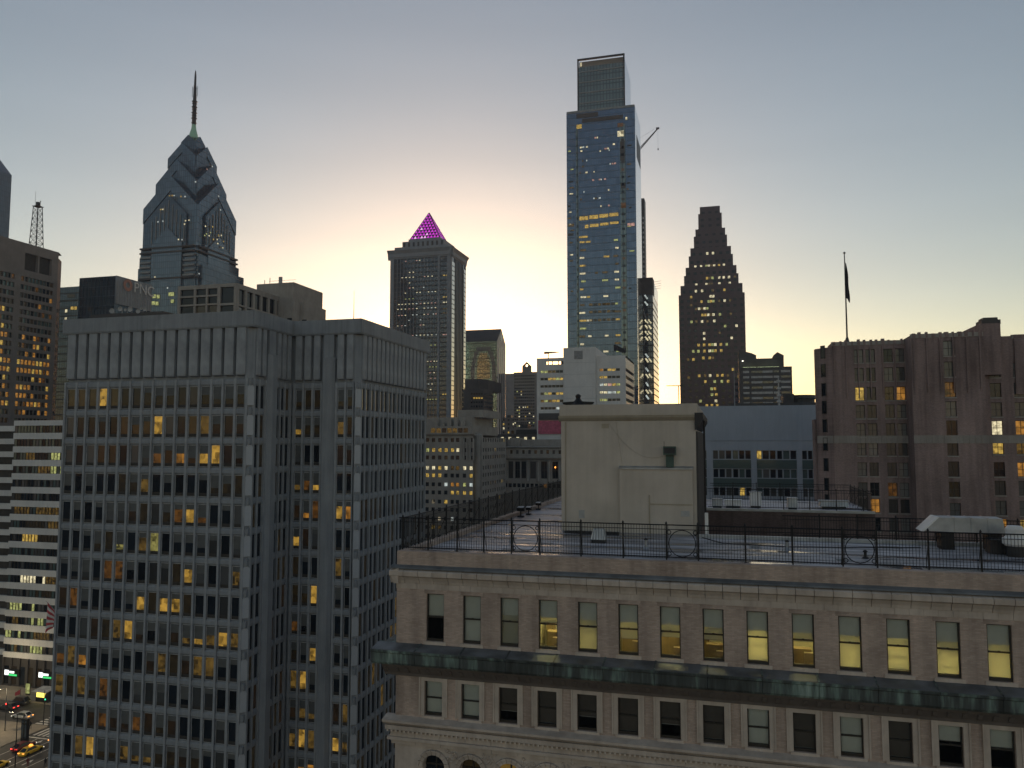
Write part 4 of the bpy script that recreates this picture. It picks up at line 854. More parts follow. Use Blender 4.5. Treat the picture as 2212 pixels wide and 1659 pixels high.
# chamfered left corner, lower bay
b = MB(); b.prism([(xa + 1.21, YBk), (xa + 1.21, YBk + 4), (xa - 1.0, YBk + 4), (xa - 1.0, YBk + 2.4)], 0, zl - .6); b.build('corner_wall', 'red_brick', br)
frc = Fr(xa - 1.0, YBk + 2.4, math.atan2(-2.4, 2.21)); 
for j, py in enumerate(rws[:9]):
    z = Z_at(xa, YBk, py + 4); me = cmesh(('narrow_window', 1), lambda b: (b.box(-.35, .35, -.06, -.003, 0, 2.0, 1), b.box(-.45, -.352, -.1, -.003, -.05, 2.1), b.box(.352, .45, -.1, -.003, -.05, 2.1), b.box(-.35, .35, -.1, -.003, 2.003, 2.1)), ['frame_dark', 'glass']); q = frc.p(1.6, 0, z); obj('window', me, br, q, frc.rot)
b = MB(); x0 = X_at(vx(36), YBk + 7, 950); b.box(x0, xa - 1.02, YBk + 3.2, YBk + 7, 0, Z_at(x0, YBk + 6, (1230 + 780 * .5424) / 1.8228)); b.build('side_bay', 'red_brick', br)
b = MB(); zz = Z_at(x0, YBk + 6, (1230 + 1010 * .5424) / 1.8228); b.box(x0 + 1.2, x0 + 1.9, YBk + 3.1, YBk + 3.197, 20, zz); b.build('window', 'glass', br)
# pale band with carved tops
zb1, zb0 = Z_at(bx(vx(400)), YBk, (1230 + 895 * .5424) / 1.8228), Z_at(bx(vx(400)), YBk, (1230 + 950 * .5424) / 1.8228)
def bband(fr, W, n):
    p = W / n
    for k in range(n): b = MB(); b.fbox(fr, p * k + .01, p * (k + 1) - .01, -.1, .07 + .015 * (k % 2), zb0, zb1); b.build('band_stone', 'limestone', br)
bband(Fr(xa + 1.22, YBk), xb_ - xa - 1.22, 14); bband(Fr(xb_ - .05, 131.0), xc - xb_ + .1, 12); bband(Fr(xc + .1, YBk), xe - xc, 24)
bband(frc, 3.2, 3)
# buttress piers, merlons and carved panels of the parapet
def parapet(fr, W, zt, n, seed, hmin=.2, hmax=.5, drop=9.0):
    rng = random.Random(seed); p = W / n
    for k in range(n):
        hh = rng.choice([hmin, hmin * 1.4, hmax * .8, hmax]); b = MB(); b.fbox(fr, p * k + .15 + rng.uniform(0, .3), p * k + p * rng.uniform(.6, .85), -.6, .12, zt - .4, zt + hh); b.build('merlon', 'red_brick', br)
        if k % 2 == 0: b = MB(); b.fprofile(fr, p * k + .3, p * k + p * .5, [(-.1, zt - drop), (.05, zt - drop), (.28, zt - drop + 1.2), (.28, zt - .9), (.06, zt - .401), (-.1, zt - .401)]); b.build('pier', 'red_brick', br)
    b = MB(); b.fbox(fr, 0, W, -.3, .1, zt - .45, zt + .18); b.build('coping', 'limestone', br)
parapet(Fr(xa + 1.22, YBk), xb_ - xa - 1.3, zl, 12, 2); parapet(Fr(xb_ - .01, 131.0), xc - xb_, zc_, 11, 4, .2, .45); parapet(Fr(xc + 5, YBk), xe - xc - 5, zrr, 22, 6)
ts0, ts1 = X_at(vx(1255), 134, 740), X_at(vx(1405), 134, 740); zt = Z_at(ts0, 134, (1230 + 82 * .5424) / 1.8228)
b = MB(); b.box(ts0, ts1, 134, 144, zrr - 6, zt); b.build('stair_tower', 'red_brick', br)
b = MB(); b.box(ts0 + .6, ts0 + 3.2, 135, 138, zt, zt + .7); b.box(ts0 + .9, ts0 + 2.9, 135.3, 137.7, zt + .7, zt + 1.1); b.build('chimney_cap', 'dark_stone', br)
# flagpole
px_, py_ = X_at(1830, 141, 735), 141.0
fp = thing('flagpole', 'tall flagpole with a limp dark flag on the brick building roof', 'flagpole', (px_, py_, zl), wc=True)
zt = Z_at(X_at(1824, 141, 560), 141, 549)
b = MB(); b.rod((px_, py_, zl - 1), (px_, py_, zt), .16, n=8, r2=.08); b.build('pole', 'dark_metal', fp)
b = MB(); b.lathe(px_, py_, [(.02, zt - .02), (.2, zt + .12), (.22, zt + .25), (.05, zt + .42)], 8); b.build('ball', 'galv', fp)
b = MB(); b.lathe(px_, py_, [(1.0, zl - .3), (1.0, zl + .3), (.4, zl + .8), (.2, zl + 1.6)], 8); b.build('base', 'dark_stone', fp)
b = MB(); zf1, zf0 = zt - 1.2, zt - 7.6; n = 10
for k in range(n):
    t0, t1 = k / n, (k + 1) / n
    wd = lambda t: .15 + .42 * math.sin(min(1, t * 1.5) * 1.5) * (1 - .25 * t) + .08 * math.sin(9 * t)
    for q in range(4):
        f = lambda t, s_: (px_ + .1 + wd(t) * s_, py_ - .1 + .22 * math.sin(7 * s_ + 3 * t), zf1 + (zf0 - zf1) * t - .9 * s_)
        p = [f(t0, q / 4), f(t0, (q + 1) / 4), f(t1, (q + 1) / 4), f(t1, q / 4)]; b.face(p); b.face([(a, y + .015, z) for a, y, z in reversed(p)])
b.build('flag_cloth', 'flag_dark', fp)

# --- pale blue-grey building with blank upper wall
YS = 190.0
gb = thing('grey_building', 'pale blue grey office building with blank upper wall, between penthouse and brick building', 'building', (X_at(1510, YS), YS, 0), wc=True)
v7 = lambda z_: (2650 + z_ * .476) / 1.8228; w7 = lambda z_: (1330 + z_ * .476) / 1.8228
x0, x1 = X_at(v7(80), YS), X_at(v7(1420), YS); gz = lambda z_: Z_at(X_at(v7(640), YS), YS, w7(z_)); ga = lambda z_: X_at(v7(z_), YS) - x0
fr = Fr(x0, YS); b = MB()
edges = [140, 185, 232, 278, None, 325, 375, 430, 484, 488, 540, 592, 645, None, 686, 735, 795, 850, 855, 905, 965, 1022, None, 1062, 1110, 1155, 1200, 1250, 1300]
cols = []
for a, c in zip(edges, edges[1:]):
    if a is None or c is None or c - a < 10: continue
    cols.append((ga(a + 3), ga(c - 3)))
rows = sorted([(gz(1005), gz(932)), (gz(1160), gz(1086)), (gz(1310), gz(1240))])
facade(b, fr, x1 - x0, 0, gz(562), cols, rows, .4); shell(b, x0, x1, YS, YS + 40, 0, gz(562), front=False); b.build('wall', 'grey_panel', gb)
nC = len(cols)
kk = {(9, 2): 'lit_y', (7, 0): 'lit_y', (18, 0): 'lit_y', (19, 0): 'lit_o', (17, 0): 'dim_y'}
windows(gb, fr, cols, rows, .4, lambda i, j: kk.get((i, j), random.Random(i * 7 + j).choice(['glass', 'glass', 'glass_blind', 'band_glass'])), 'plain', 'frame_grey', ft=.1)
for z0, z1 in ((gz(1082), gz(1010)), (gz(1236), gz(1164))):
    for c0, c1 in ((cols[0][0], cols[2][1]), (cols[3][0], cols[8][1]), (cols[9][0], cols[14][1]), (cols[15][0], cols[-1][1])): b = MB(); b.fbox(fr, c0, c1, -.1, .06, z0, z1); b.build('spandrel', 'band_glass', gb)
for k in range(9): b = MB(); q = (x1 - x0) * (k + .5) / 9; b.fbox(fr, q - .06, q + .06, -.05, .05, gz(845), gz(564)); b.build('seam', 'grey_panel', gb)
b = MB(); b.fbox(fr, 0, x1 - x0, -.1, .12, gz(850), gz(842)); b.build('string_course', 'grey_panel', gb)
b = MB(); b.box(x0 + ga(465), x0 + ga(1230), YS + 8, YS + 30, gz(562), gz(527)); b.build('roof_storey', 'dark_stone', gb)
b = MB(); b.box(x0 + ga(945), x0 + ga(1040), YS + 9, YS + 20, gz(527), gz(450)); tag(b.build('plant_room', 'dark_stone'), 'grey boxy plant room on the roof of the blue grey building', 'plant room')
b = MB(); b.lathe(x0 + ga(1118), YS + 14, [(3.2, gz(527)), (3.2, gz(490)), (3.7, gz(488)), (3.5, gz(456)), (3.3, gz(456))], 20); tag(b.build('cooling_tower', 'dark_stone'), 'round drum cooling tower on the blue grey building roof', 'cooling tower')
t = thing('roof_mast', 'pale rooftop mast with stacked antenna boxes on the blue grey building', 'antenna', (x0 + ga(900), YS + 6, gz(562)), wc=True)
b = MB(); b.rod((x0 + ga(900), YS + 6, gz(562)), (x0 + ga(900), YS + 6, gz(322)), .3, n=8, r2=.12); b.build('pole', 'frame_light', t)
for zz in (340, 400, 460, 510): b = MB(); b.box(x0 + ga(884), x0 + ga(918), YS + 5.4, YS + 6.6, gz(zz + 18), gz(zz)); b.build('antenna_box', 'frame_light', t)
b = MB(); b.rod((x0 + ga(520), YS + 6, gz(562)), (x0 + ga(520), YS + 6, gz(215)), .14, n=6, r2=.06); tag(b.build('roof_pole', 'frame_grey'), 'thin bare pole rising before the dark stepped tower', 'pole')

# --- old beige building with many small lit windows, middle
YK = 250.0
ok = thing('old_office', 'old beige stone office building with stepped top and many small yellow windows', 'building', (X_at(960, YK), YK, 0), wc=True)
v5 = lambda z_: (1650 + z_ * .3315) / 1.8228; w5 = lambda z_: (1600 + z_ * .3315) / 1.8228
x0, x1 = X_at(v5(-120), YK), X_at(v5(648), YK); kz = lambda z_: Z_at(x1, YK, w5(z_)); ka = lambda z_: X_at(v5(z_), YK) - x0
fr = Fr(x0, YK); cols = [(ka(c - 20), ka(c + 20)) for c in (-50, 25, 100, 172, 246, 320, 396, 458, 540, 617)]
rzs = [400, 520, 610, 735, 825, 933, 1030, 1140, 1235, 1345, 1450, 1560]
rows = sorted([(kz(q + 24), kz(q - 24)) for q in rzs]); n = len(rows)
b = MB(); facade(b, fr, x1 - x0, 0, kz(340), cols, rows, .3); shell(b, x0, x1, YK, Y_at(v5(975), X_at(v5(740), YK + 3)), 0, kz(340), front=False, right=False); 
YKb = 284.0; xs = X_at(v5(742), YK + 3)
sf = Fr(xs, YK + 3, RIGHT); sW = YKb - YK - 3
scols = even(sW, 10, 1.5, 1, 1); srows = rows
facade(b, sf, sW, 0, kz(370), scols, srows, .3); b.face([(x1, YK + 3, kz(370)), (xs, YK + 3, kz(370)), (xs, YKb, kz(370)), (x1, YKb, kz(370))]); b.build('wall', 'limestone', ok)
LK = {1: {2: 'lit_g', 3: 'lit_y', 4: 'lit_y', 5: 'lit_y', 6: 'lit_y', 7: 'lit_w'}, 2: {5: 'dim_y'}, 3: {2: 'lit_w', 3: 'lit_w', 4: 'lit_y', 5: 'lit_w', 6: 'med_y', 7: 'med_y', 8: 'lit_w', 9: 'lit_w'}, 4: {2: 'lit_y', 3: 'lit_y', 4: 'lit_y', 9: 'lit_y'},
      5: {5: 'lit_c', 6: 'lit_o', 7: 'lit_o', 8: 'lit_g', 9: 'lit_c'}, 6: {6: 'lit_y', 7: 'lit_y', 8: 'lit_y', 9: 'lit_y'}, 7: {5: 'lit_y', 3: 'room_dot'}, 9: {4: 'room_dot', 6: 'lit_c'}, 10: {3: 'lit_y', 4: 'med_y'}}
windows(ok, fr, cols, rows, .3, lambda i, j: LK.get(n - 1 - j, {}).get(i, 'glass'), 'plain', 'frame_dark', ft=.08)
rk = random.Random(9)
windows(ok, sf, scols, srows, .3, lambda i, j: rk.choice(['glass'] * 7 + ['lit_y', 'med_y', 'dim_y']), 'plain', 'frame_dark', ft=.08)
b = MB(); n_ = 12; ccx, ccy, rr_ = x1 + .3, YK + 4.2, (xs - x1) - .2
b.lathe(ccx, ccy, [(rr_, 0), (rr_, kz(340)), (rr_ * .8, kz(330)), (rr_ * .8, kz(310))], 16); b.build('corner_turret', 'limestone', ok)
for k in range(4):
    zb_ = (kz(640), kz(380)); c0 = ka(535 + 38 * k); b = MB(); b.fbox(fr, c0 - .25, c0 + .25, -.1, .4, *zb_); b.build('pilaster', 'limestone', ok)
b = MB(); b.fprofile(fr, 0, x1 - x0 + .5, [(-.2, kz(355)), (.3, kz(350)), (.9, kz(330)), (.9, kz(318)), (-.2, kz(318))]); b.build('cornice', 'limestone', ok)
b = MB(); b.box(x0, x0 + ka(600), YK + 3, YKb, kz(340), kz(230)); b.build('upper_storey', 'limestone', ok)
for k in range(7):
    q = ka(130 + 65 * k); b = MB(); b.fbox(Fr(x0, YK + 3), q - .8, q + .8, -.1, .05, kz(310), kz(255)); b.build('window', rk.choice(['glass', 'glass', 'med_y', 'lit_y', 'dim_y']), ok)
b = MB(); b.box(x0, x0 + ka(560), YK + 6, YKb - 4, kz(230), kz(120)); b.build('upper_storey', 'limestone', ok)
b = MB(); b.box(x0 + ka(350), x0 + ka(665), YK + 9, YKb - 4, kz(120), kz(28)); b.build('roof_block', 'limestone', ok)
for k in range(5): b = MB(); q = x0 + ka(150 + 80 * k); b.box(q - .7, q + .7, YK + 4, YK + 5.4, kz(228), kz(200) + rk.random() * 2); b.build('parapet_block', 'limestone', ok)

# --- classical stone building with columns
YL = 290.0
cl = thing('classical_building', 'low classical stone building with tall columned windows and balustrade attic', 'building', (X_at(1085, YL), YL, 0), wc=True)
x0, x1 = X_at(v5(960), YL), X_at(v5(2300), YL); lz = lambda z_: Z_at(X_at(v5(1400), YL), YL, w5(z_)); la = lambda z_: X_at(v5(z_), YL) - x0
fr = Fr(x0, YL); b = MB()
facade(b, fr, x1 - x0, 0, lz(1005), [], []); b2 = None
big = [(1060, 1118), (1136, 1198), (1212, 1270), (1318, 1388), (1445, 1520), (1580, 1650), (1700, 1770), (1820, 1890), (1950, 2020)]
cols = [(la(a), la(c)) for a, c in big]; facade(b, fr, x1 - x0, lz(905), lz(640), cols, [(lz(858), lz(655))], .8)
facade(b, fr, x1 - x0, lz(1005), lz(905), [(la(q), la(q + 38)) for q in range(1010, 2200, 52)], [(lz(965), lz(918))], .3)
facade(b, fr, x1 - x0, lz(610), lz(490), [(la(q), la(q + 30)) for q in range(1080, 2200, 72)], [(lz(565), lz(520))], .3)
shell(b, x0, x1, YL, YL + 40, 0, lz(490), front=False); b.build('wall', 'limestone', cl)
windows(cl, fr, cols, [(lz(858), lz(655))], .8, lambda i, j: 'glass' if i % 3 else 'glass_blind', 'cross', 'frame_dark', ft=.25)
windows(cl, fr, [(la(q), la(q + 38)) for q in range(1010, 2200, 52)], [(lz(965), lz(918))], .3, lambda i, j: 'lit_o' if i in (9, ) else 'glass', 'plain')
windows(cl, fr, [(la(q), la(q + 30)) for q in range(1080, 2200, 72)], [(lz(565), lz(520))], .3, lambda i, j: 'glass_blind' if i % 2 else 'dim_y', 'plain')
b = MB(); b.fprofile(fr, -.5, x1 - x0, [(-.2, lz(640)), (.8, lz(632)), (1.4, lz(612)), (1.4, lz(600)), (-.2, lz(600))]); b.build('cornice', 'limestone', cl)
b = MB(); b.fprofile(fr, -.5, x1 - x0, [(-.2, lz(500)), (.6, lz(496)), (1.0, lz(484)), (-.2, lz(478))]); b.build('cornice', 'limestone', cl)
for q in (1040, 1292, 1415, 1548, 1670, 1795, 1925): b = MB(); xx, yy, _ = fr.p(la(q), .35, 0); b.lathe(xx, yy, [(.75, lz(890)), (.75, lz(880)), (.6, lz(876)), (.5, lz(660)), (.75, lz(650)), (.75, lz(641))], 12); b.build('column', 'limestone', cl)
b = MB(); b.box(x0 + la(1000), x0 + la(2250), YL + 6, YL + 34, lz(490), lz(392)); b.build('attic', 'limestone', cl)
b = MB(); b.box(x0 + la(1050), x0 + la(1165), YL + 3, YL + 10, lz(490), lz(372)); b.build('roof_block', 'limestone', cl)
b = MB(); q = fr.p(la(1620), .5, lz(722)); b.lathe(q[0], q[1], [(.1, q[2] - .4), (.32, q[2]), (.1, q[2] + .4)], 8); b.build('lamp', 'orange_lamp', cl)

# --- white concrete block with strip windows
YN = 330.0
wb = thing('white_block', 'white concrete office block with plain stair core and yellow lit strip windows', 'building', (X_at(1217, YN), YN, 0), wc=True)
v6 = lambda z_: (1950 + z_ * .3843) / 1.8228; w6 = lambda z_: (1300 + z_ * .3843) / 1.8228
nx = lambda z_, Y=YN: X_at(v6(z_), Y, 880); nz = lambda z_, X=None: Z_at(nx(900), YN, w6(z_))
xl, xc0, xc1, xr = nx(415), nx(700), nx(1030), nx(1335)
YNb = Y_at(v6(1432), xr)
strip_rows = [425, 500, 575, 650, 725, 800]
rl = sorted([(Z_at(nx(560), YN + 2, w6(q + 13)), Z_at(nx(560), YN + 2, w6(q - 13))) for q in strip_rows])
b = MB(); fl_ = Fr(xl, YN + 2); Wl = xc0 - xl
pc = [462, 500, 540, 580, 620, 660, 697]
colsL = [(nx(a, YN + 2) - xl + .05, nx(c, YN + 2) - xl - .05) for a, c in zip(pc, pc[1:])]
ztl = Z_at(nx(560), YN + 2, w6(352)); facade(b, fl_, Wl, 0, ztl, colsL, rl, .5); shell(b, xl, xc0, YN + 2, YNb, 0, ztl, front=False)
frr = Fr(xc1, YN + 2); Wr = xr - xc1; pr_ = [1030, 1068, 1110, 1150, 1195, 1238, 1282]
colsR = [(nx(a, YN + 2) - xc1 + .12, nx(c, YN + 2) - xc1 - .05) for a, c in zip(pr_, pr_[1:])]
rr2 = sorted([(Z_at(nx(1180), YN + 2, w6(q + 13)), Z_at(nx(1180), YN + 2, w6(q - 13))) for q in (405, 480, 557, 636, 713, 790)])
ztr = Z_at(nx(1180), YN + 2, w6(262)); facade(b, frr, Wr, 0, ztr, colsR, rr2, .5)
sfr = Fr(xr, YN + 2, RIGHT); sW = YNb - YN - 2
srr = [(z0 - .2, z1 + .2) for z0, z1 in rr2]; scl = [(.3, sW - .3)]
sb_ = MB(); facade(sb_, sfr, sW, 0, ztr - 1.0, scl, srr, .4); sb_.build('flank', 'flank_lit', wb); b.face([(xc1, YN + 2, ztr), (xr, YN + 2, ztr), (xr, YNb, ztr), (xc1, YNb, ztr)]); b.face([(xr, YNb, 0), (xc1, YNb, 0), (xc1, YNb, ztr), (xr, YNb, ztr)])
b.build('wall', 'white_concrete', wb)
windows(wb, sfr, scl, srr, .4, lambda i, j: 'glass', 'plain', 'frame_grey')
rn = random.Random(12)
LL = {5: ['lit_g', 'lit_g', 'med_y', 'med_y', 'glass', 'glass'], 4: ['glass', 'glass', 'lit_y', 'lit_y', 'lit_g', 'lit_y'], 3: ['glass'] * 6, 2: ['dim_y', 'lit_g', 'lit_y', 'glass', 'lit_y', 'lit_y'], 1: ['med_y', 'lit_g', 'med_y', 'lit_y', 'lit_y', 'glass'], 0: ['glass'] * 4 + ['lit_c', 'glass']}
windows(wb, fl_, colsL, rl, .5, lambda i, j: LL[j][i], 'plain', 'frame_grey', ft=.05)
LR = {5: ['glass', 'lit_o', 'glass', 'lit_y', 'lit_y', 'glass'], 4: ['glass', 'lit_y', 'lit_y', 'glass', 'glass', 'glass'], 3: ['lit_c', 'lit_c', 'lit_w', 'lit_p', 'lit_y', 'lit_g'], 2: ['med_y', 'lit_w', 'lit_w', 'lit_c', 'lit_c', 'lit_g'], 1: ['lit_y', 'lit_g', 'lit_g', 'glass', 'glass', 'glass'], 0: ['glass'] * 6}
windows(wb, frr, colsR, rr2, .5, lambda i, j: LR[j][i], 'plain', 'frame_grey', ft=.05)
b = MB(); zco = nz(176); b.box(xc0, xc1, YN, YNb + 4, 0, zco); b.build('stair_core', 'white_concrete', wb)
b = MB(); b.box(nx(812), nx(900), YN - .12, YN - .004, nz(296), nz(210)); b.build('louver', 'frame_grey', wb)
for q in (330, 450, 580, 700): b = MB(); b.fbox(Fr(xc0, YN), .1, xc1 - xc0 - .1, -.02, .03, nz(q + 1.5), nz(q)); b.build('joint', 'frame_grey', wb)
# open roof screen on the left wing (sky shows through)
zs1, zs0 = Z_at(nx(560), YN + 2, w6(285)), ztl; zo1, zo0 = Z_at(nx(560), YN + 2, w6(320)), Z_at(nx(560), YN + 2, w6(350))
b = MB(); b.box(xl, nx(512), YN + 2, YN + 3, zs0, zs1); b.box(nx(512), xc0, YN + 2, YN + 3, zo1, zs1); b.build('roof_screen', 'white_concrete', wb)
for q in (530, 575, 640, 690): b = MB(); b.rod((nx(q), YN + 2.5, zs0), (nx(q), YN + 2.5, zo1), .2, n=6); b.build('screen_post', 'dark_metal', wb)
b = MB(); b.box(nx(660), xc0 - .1, YN + 3.2, YN + 6, zs0, zs0 + 2.6); b.build('roof_unit', 'dark_metal', wb)
b = MB(); b.box(nx(432), nx(664), YN + 1.4, YN + 1.99, nz(1062), nz(922)); b.build('lit_panel', 'pink_panel', wb)
b = MB(); b.box(nx(440), nx(664), YN + 1.2, YN + 1.99, nz(915), nz(846)); b.build('fascia', 'dark_stone', wb)
def wave_flag(name, label, px, py, w_, h, Y, zbase, mat, tilt=-.3):
    X = X_at(px, Y, py); Z = Z_at(X, Y, py); t = thing(name, label, 'flag', (X, Y, zbase), wc=True)
    b = MB(); b.rod((X, Y, zbase), (X, Y, Z + .3), .12, n=6, r2=.07); b.build('pole', 'dark_metal', t)
    b = MB(); n = 8
    for k in range(n):
        for r_ in range(3):
            f = lambda s_, q: (X + w_ * s_ * .95, Y + .35 * math.sin(5 * s_ + q), Z - q * h * (1 - .3 * s_) + tilt * w_ * s_ + .25 * math.sin(7 * s_))
            p = [f(k / n, r_ / 3), f((k + 1) / n, r_ / 3), f((k + 1) / n, (r_ + 1) / 3), f(k / n, (r_ + 1) / 3)]; b.face(p); b.face([(a, y + .03, z) for a, y, z in reversed(p)])
    b.build('cloth', mat, t)
wave_flag('flag', 'dark flag blowing on the right wing roof of the white concrete block', v6(1216), w6(150), 5.5, 2.6, YN + 4, ztr, 'flag_dark', -.35)
X = nx(520); Zt = Z_at(X, YN + 5, w6(240)); t = thing('wind_vane', 'flat dark rooftop vane on a short post over the white block', 'antenna', (X, YN + 5, zs1), wc=True)
b = MB(); b.rod((X, YN + 5, ztl), (X, YN + 5, Zt), .2, n=6); b.build('post', 'dark_metal', t)
b = MB(); b.hexa([(nx(480), YN + 4, Zt - .1), (nx(632), YN + 4.6, Zt + .4), (nx(632), YN + 5.4, Zt + .4), (nx(480), YN + 6, Zt - .1), (nx(480), YN + 4, Zt + .8), (nx(632), YN + 4.6, Zt + .6), (nx(632), YN + 5.4, Zt + .6), (nx(480), YN + 6, Zt + .8)]); b.build('vane', 'dark_metal', t)

# ================================================================== the skyline towers
def pane_at(root, fr, a0, a1, z0, z1, kind, c=.06, name='window', style='plain', frame='frame_dark'):
    q = fr.p((a0 + a1) / 2, c, z0); obj(name, win_mesh(round(a1 - a0, 2), round(z1 - z0, 2), kind, style, frame, .08), root, q, fr.rot)
def lines(root, fr, W, z0, z1, fh, out, h, mat, name='spandrel', skip=None):
    me = cmesh((name, round(W, 2), round(out, 2), round(h, 2), mat), lambda b: b.box(0, W, -out, .05, 0, h), [mat]); k = 0
    while z0 + k * fh + h < z1:
        q = fr.p(0, 0, z0 + k * fh); obj(name, me, root, q, fr.rot); k += 1
def mulls(root, fr, W, n, z0, z1, w_, out, mat, name='mullion'):
    me = cmesh((name, round(z1 - z0, 2), w_, out, mat), lambda b: b.box(-w_ / 2, w_ / 2, -out, .05, 0, z1 - z0), [mat])
    for k in range(n + 1): q = fr.p(W * k / n, 0, z0); obj(name, me, root, q, fr.rot)

# --- tallest glass slab tower with open glass crown
YC = 469.0
v3 = lambda z_: (2100 + z_ * .7233) / 1.8228; w3 = lambda z_: (150 + z_ * .7233) / 1.8228
ct = thing('glass_tower', 'tallest blue glass slab tower with narrower glass crown and two yellow lit floors', 'tower', (X_at(1300, YC), YC, 0), wc=True)
x0, x1 = X_at(1226, YC, 700), X_at(1377, YC, 700); cz = lambda py: Z_at((x0 + x1) / 2, YC, py); ZT = cz(236)
YCb = Y_at(1388.5, x1, 700); WC_ = x1 - x0; fr = Fr(x0, YC)
cw = lambda z_, py=600: X_at(v3(z_), YC, py) - x0
b = MB(); shell(b, x0, x1, YC, YCb, 0, ZT, right=False); b.build('curtain_wall', 'comcast_glass', ct)
b = MB(); b.face([(x1, YC, 0), (x1, YCb, 0), (x1, YCb, ZT), (x1, YC, ZT)]); b.build('side_wall', 'comcast_side', ct)
b = MB(); b.fbox(Fr(x1, YC, RIGHT), (YCb - YC) * .25, (YCb - YC) * .93, -.1, .1, cz(w3(640)), cz(w3(520))); b.build('louver', 'dark_metal', ct)
lines(ct, fr, WC_, 4, ZT - 1, 4.5, .05, .3, 'comcast_line')
for a0, a1 in ((cw(236), cw(249)), (cw(478), cw(510))):
    b = MB(); b.fbox(fr, a0, a1, -.2, .12, 0, cz(w3(480))); b.build('shaft_strip', 'crown_glass', ct)
b = MB(); b.fbox(fr, 0.2, WC_ - .2, -.1, .2, ZT - .8, ZT + .6); b.build('parapet', 'frame_grey', ct)
# crown
xk0, xk1 = X_at(1248.5, YC + 1.5, 200), X_at(1349, YC + 1.5, 200); ZK = Z_at((xk0 + xk1) / 2, YC + 1.5, 125); YKb_ = Y_at(1362, xk1, 200)
b = MB(); b.box(xk0, xk1, YC + 1.5, YKb_, ZT, ZK - 4.5); b.build('crown', 'crown_glass', ct)
b = MB(); b.face([(xk1 + .05, YC + 1.5, ZT), (xk1 + .05, YKb_, ZT), (xk1 + .05, YKb_, ZK - 1), (xk1 + .05, YC + 1.5, ZK - 1)]); b.face([(xk1 + .02, YKb_, ZT), (xk1 + .02, YC + 1.5, ZT), (xk1 + .02, YC + 1.5, ZK - 1), (xk1 + .02, YKb_, ZK - 1)]); b.build('crown_side', 'comcast_side', ct)
for k, q in enumerate((.16, .36, .56, .76)): b = MB(); zz = ZT + (ZK - ZT) * q; b.box(xk0 + .3, xk1 - .3, YC + 1.25, YC + 1.49, zz, zz + .7); b.build('crown_band', 'frame_grey', ct)
b = MB(); b.box(xk0 - .3, xk0 + .6, YC + 1, YC + 2, ZT, ZK); b.build('crown_edge', 'dark_metal', ct)
b = MB(); b.box(xk1 - .6, xk1 + .3, YC + 1, YC + 2, ZT, ZK); b.build('crown_edge', 'dark_metal', ct)
b = MB(); b.box(xk0 - .3, xk1 + .3, YC + 1, YC + 2.2, ZK, ZK + .9); b.build('crown_edge', 'dark_metal', ct)
b = MB(); b.box(xk0 + .7, xk1 - .7, YC + 3, YC + 3.4, ZK - 4.4, ZK - .4); b.build('crown_screen', 'brown_stone', ct)
b = MB(); b.box(xk0 + 1.5, xk0 + 2.3, YC + 2, YC + 2.4, ZK - 3.5, ZK - 1.2); b.build('crown_lamp', 'lit_w', ct)
ra = random.Random(21)
def cwin(zx0, zx1, zy0, zy1, kind): pane_at(ct, fr, cw(zx0), cw(zx1), cz(w3(zy1)), cz(w3(zy0)), kind, .14)
for k in range(4): a = 252 + k * 55; cwin(a, a + 50, 962 - k * 2, 985 - k * 3, 'lit_y'); cwin(a + 2 if k else 282, a + 51, 1010 - k * 2, 1030 - k * 4, 'lit_y')
cwin(466, 502, 516, 548, 'lit_w'); cwin(466, 500, 474, 495, 'med_o'); cwin(240, 270, 458, 482, 'lit_y'); cwin(510, 522, 445, 462, 'lit_w'); cwin(240, 360, 400, 425, 'dim_o'); cwin(272, 498, 430, 452, 'dim_o')
cwin(515, 555, 1018, 1036, 'lit_p'); cwin(190, 224, 1000, 1014, 'med_y'); cwin(190, 220, 1052, 1064, 'dim_y'); cwin(250, 298, 1070, 1082, 'lit_y'); cwin(482, 510, 905, 935, 'med_o'); cwin(482, 508, 800, 830, 'dim_o'); cwin(480, 505, 575, 680, 'dim_o')
for zy in (540, 585, 605, 615, 660, 690, 725, 770, 830, 870, 915):
    for _ in range(ra.randint(2, 4)): zx = ra.uniform(255, 455); cwin(zx, zx + ra.uniform(6, 16), zy - 5, zy + 5, ra.choice(['lit_w', 'lit_c', 'lit_p', 'lit_w', 'med_y']))
for k in range(24):
    zy = 600 + 33.5 * k; 
    if ra.random() < .6: zx = ra.uniform(188, 205); cwin(zx, zx + ra.uniform(12, 24), zy - 4, zy + 4, ra.choice(['med_y', 'lit_w', 'dim_y', 'lit_g']))
    if ra.random() < .45: zx = ra.uniform(512, 528); cwin(zx, zx + ra.uniform(10, 28), zy - 4, zy + 4, ra.choice(['med_y', 'lit_g', 'dim_y']))
for k in range(16):
    zy = 1105 + 43 * k
    if zy > 1750: break
    for zx, p in ((255, .95), (442, .85), (290, .3), (380, .4), (330, .25)):
        if ra.random() < p: cwin(zx + ra.uniform(-6, 6), zx + ra.uniform(18, 36), zy - 6, zy + 5, ra.choice(['lit_g', 'lit_y', 'med_y', 'lit_w']))
for zy in (1450, 1490, 1535):
    for k in range(6): cwin(302 + k * 24, 322 + k * 24, zy - 8, zy + 6, 'dim_y' if k % 2 else 'med_y')
for k in range(30): zy = 520 + k * 40; cwin(486, 502, zy, zy + 14, ra.choice(['dim_o', 'dim_o', 'med_o', 'glass'])); cwin(238, 247, zy + 8, zy + 20, ra.choice(['dim_o', 'glass', 'glass']))

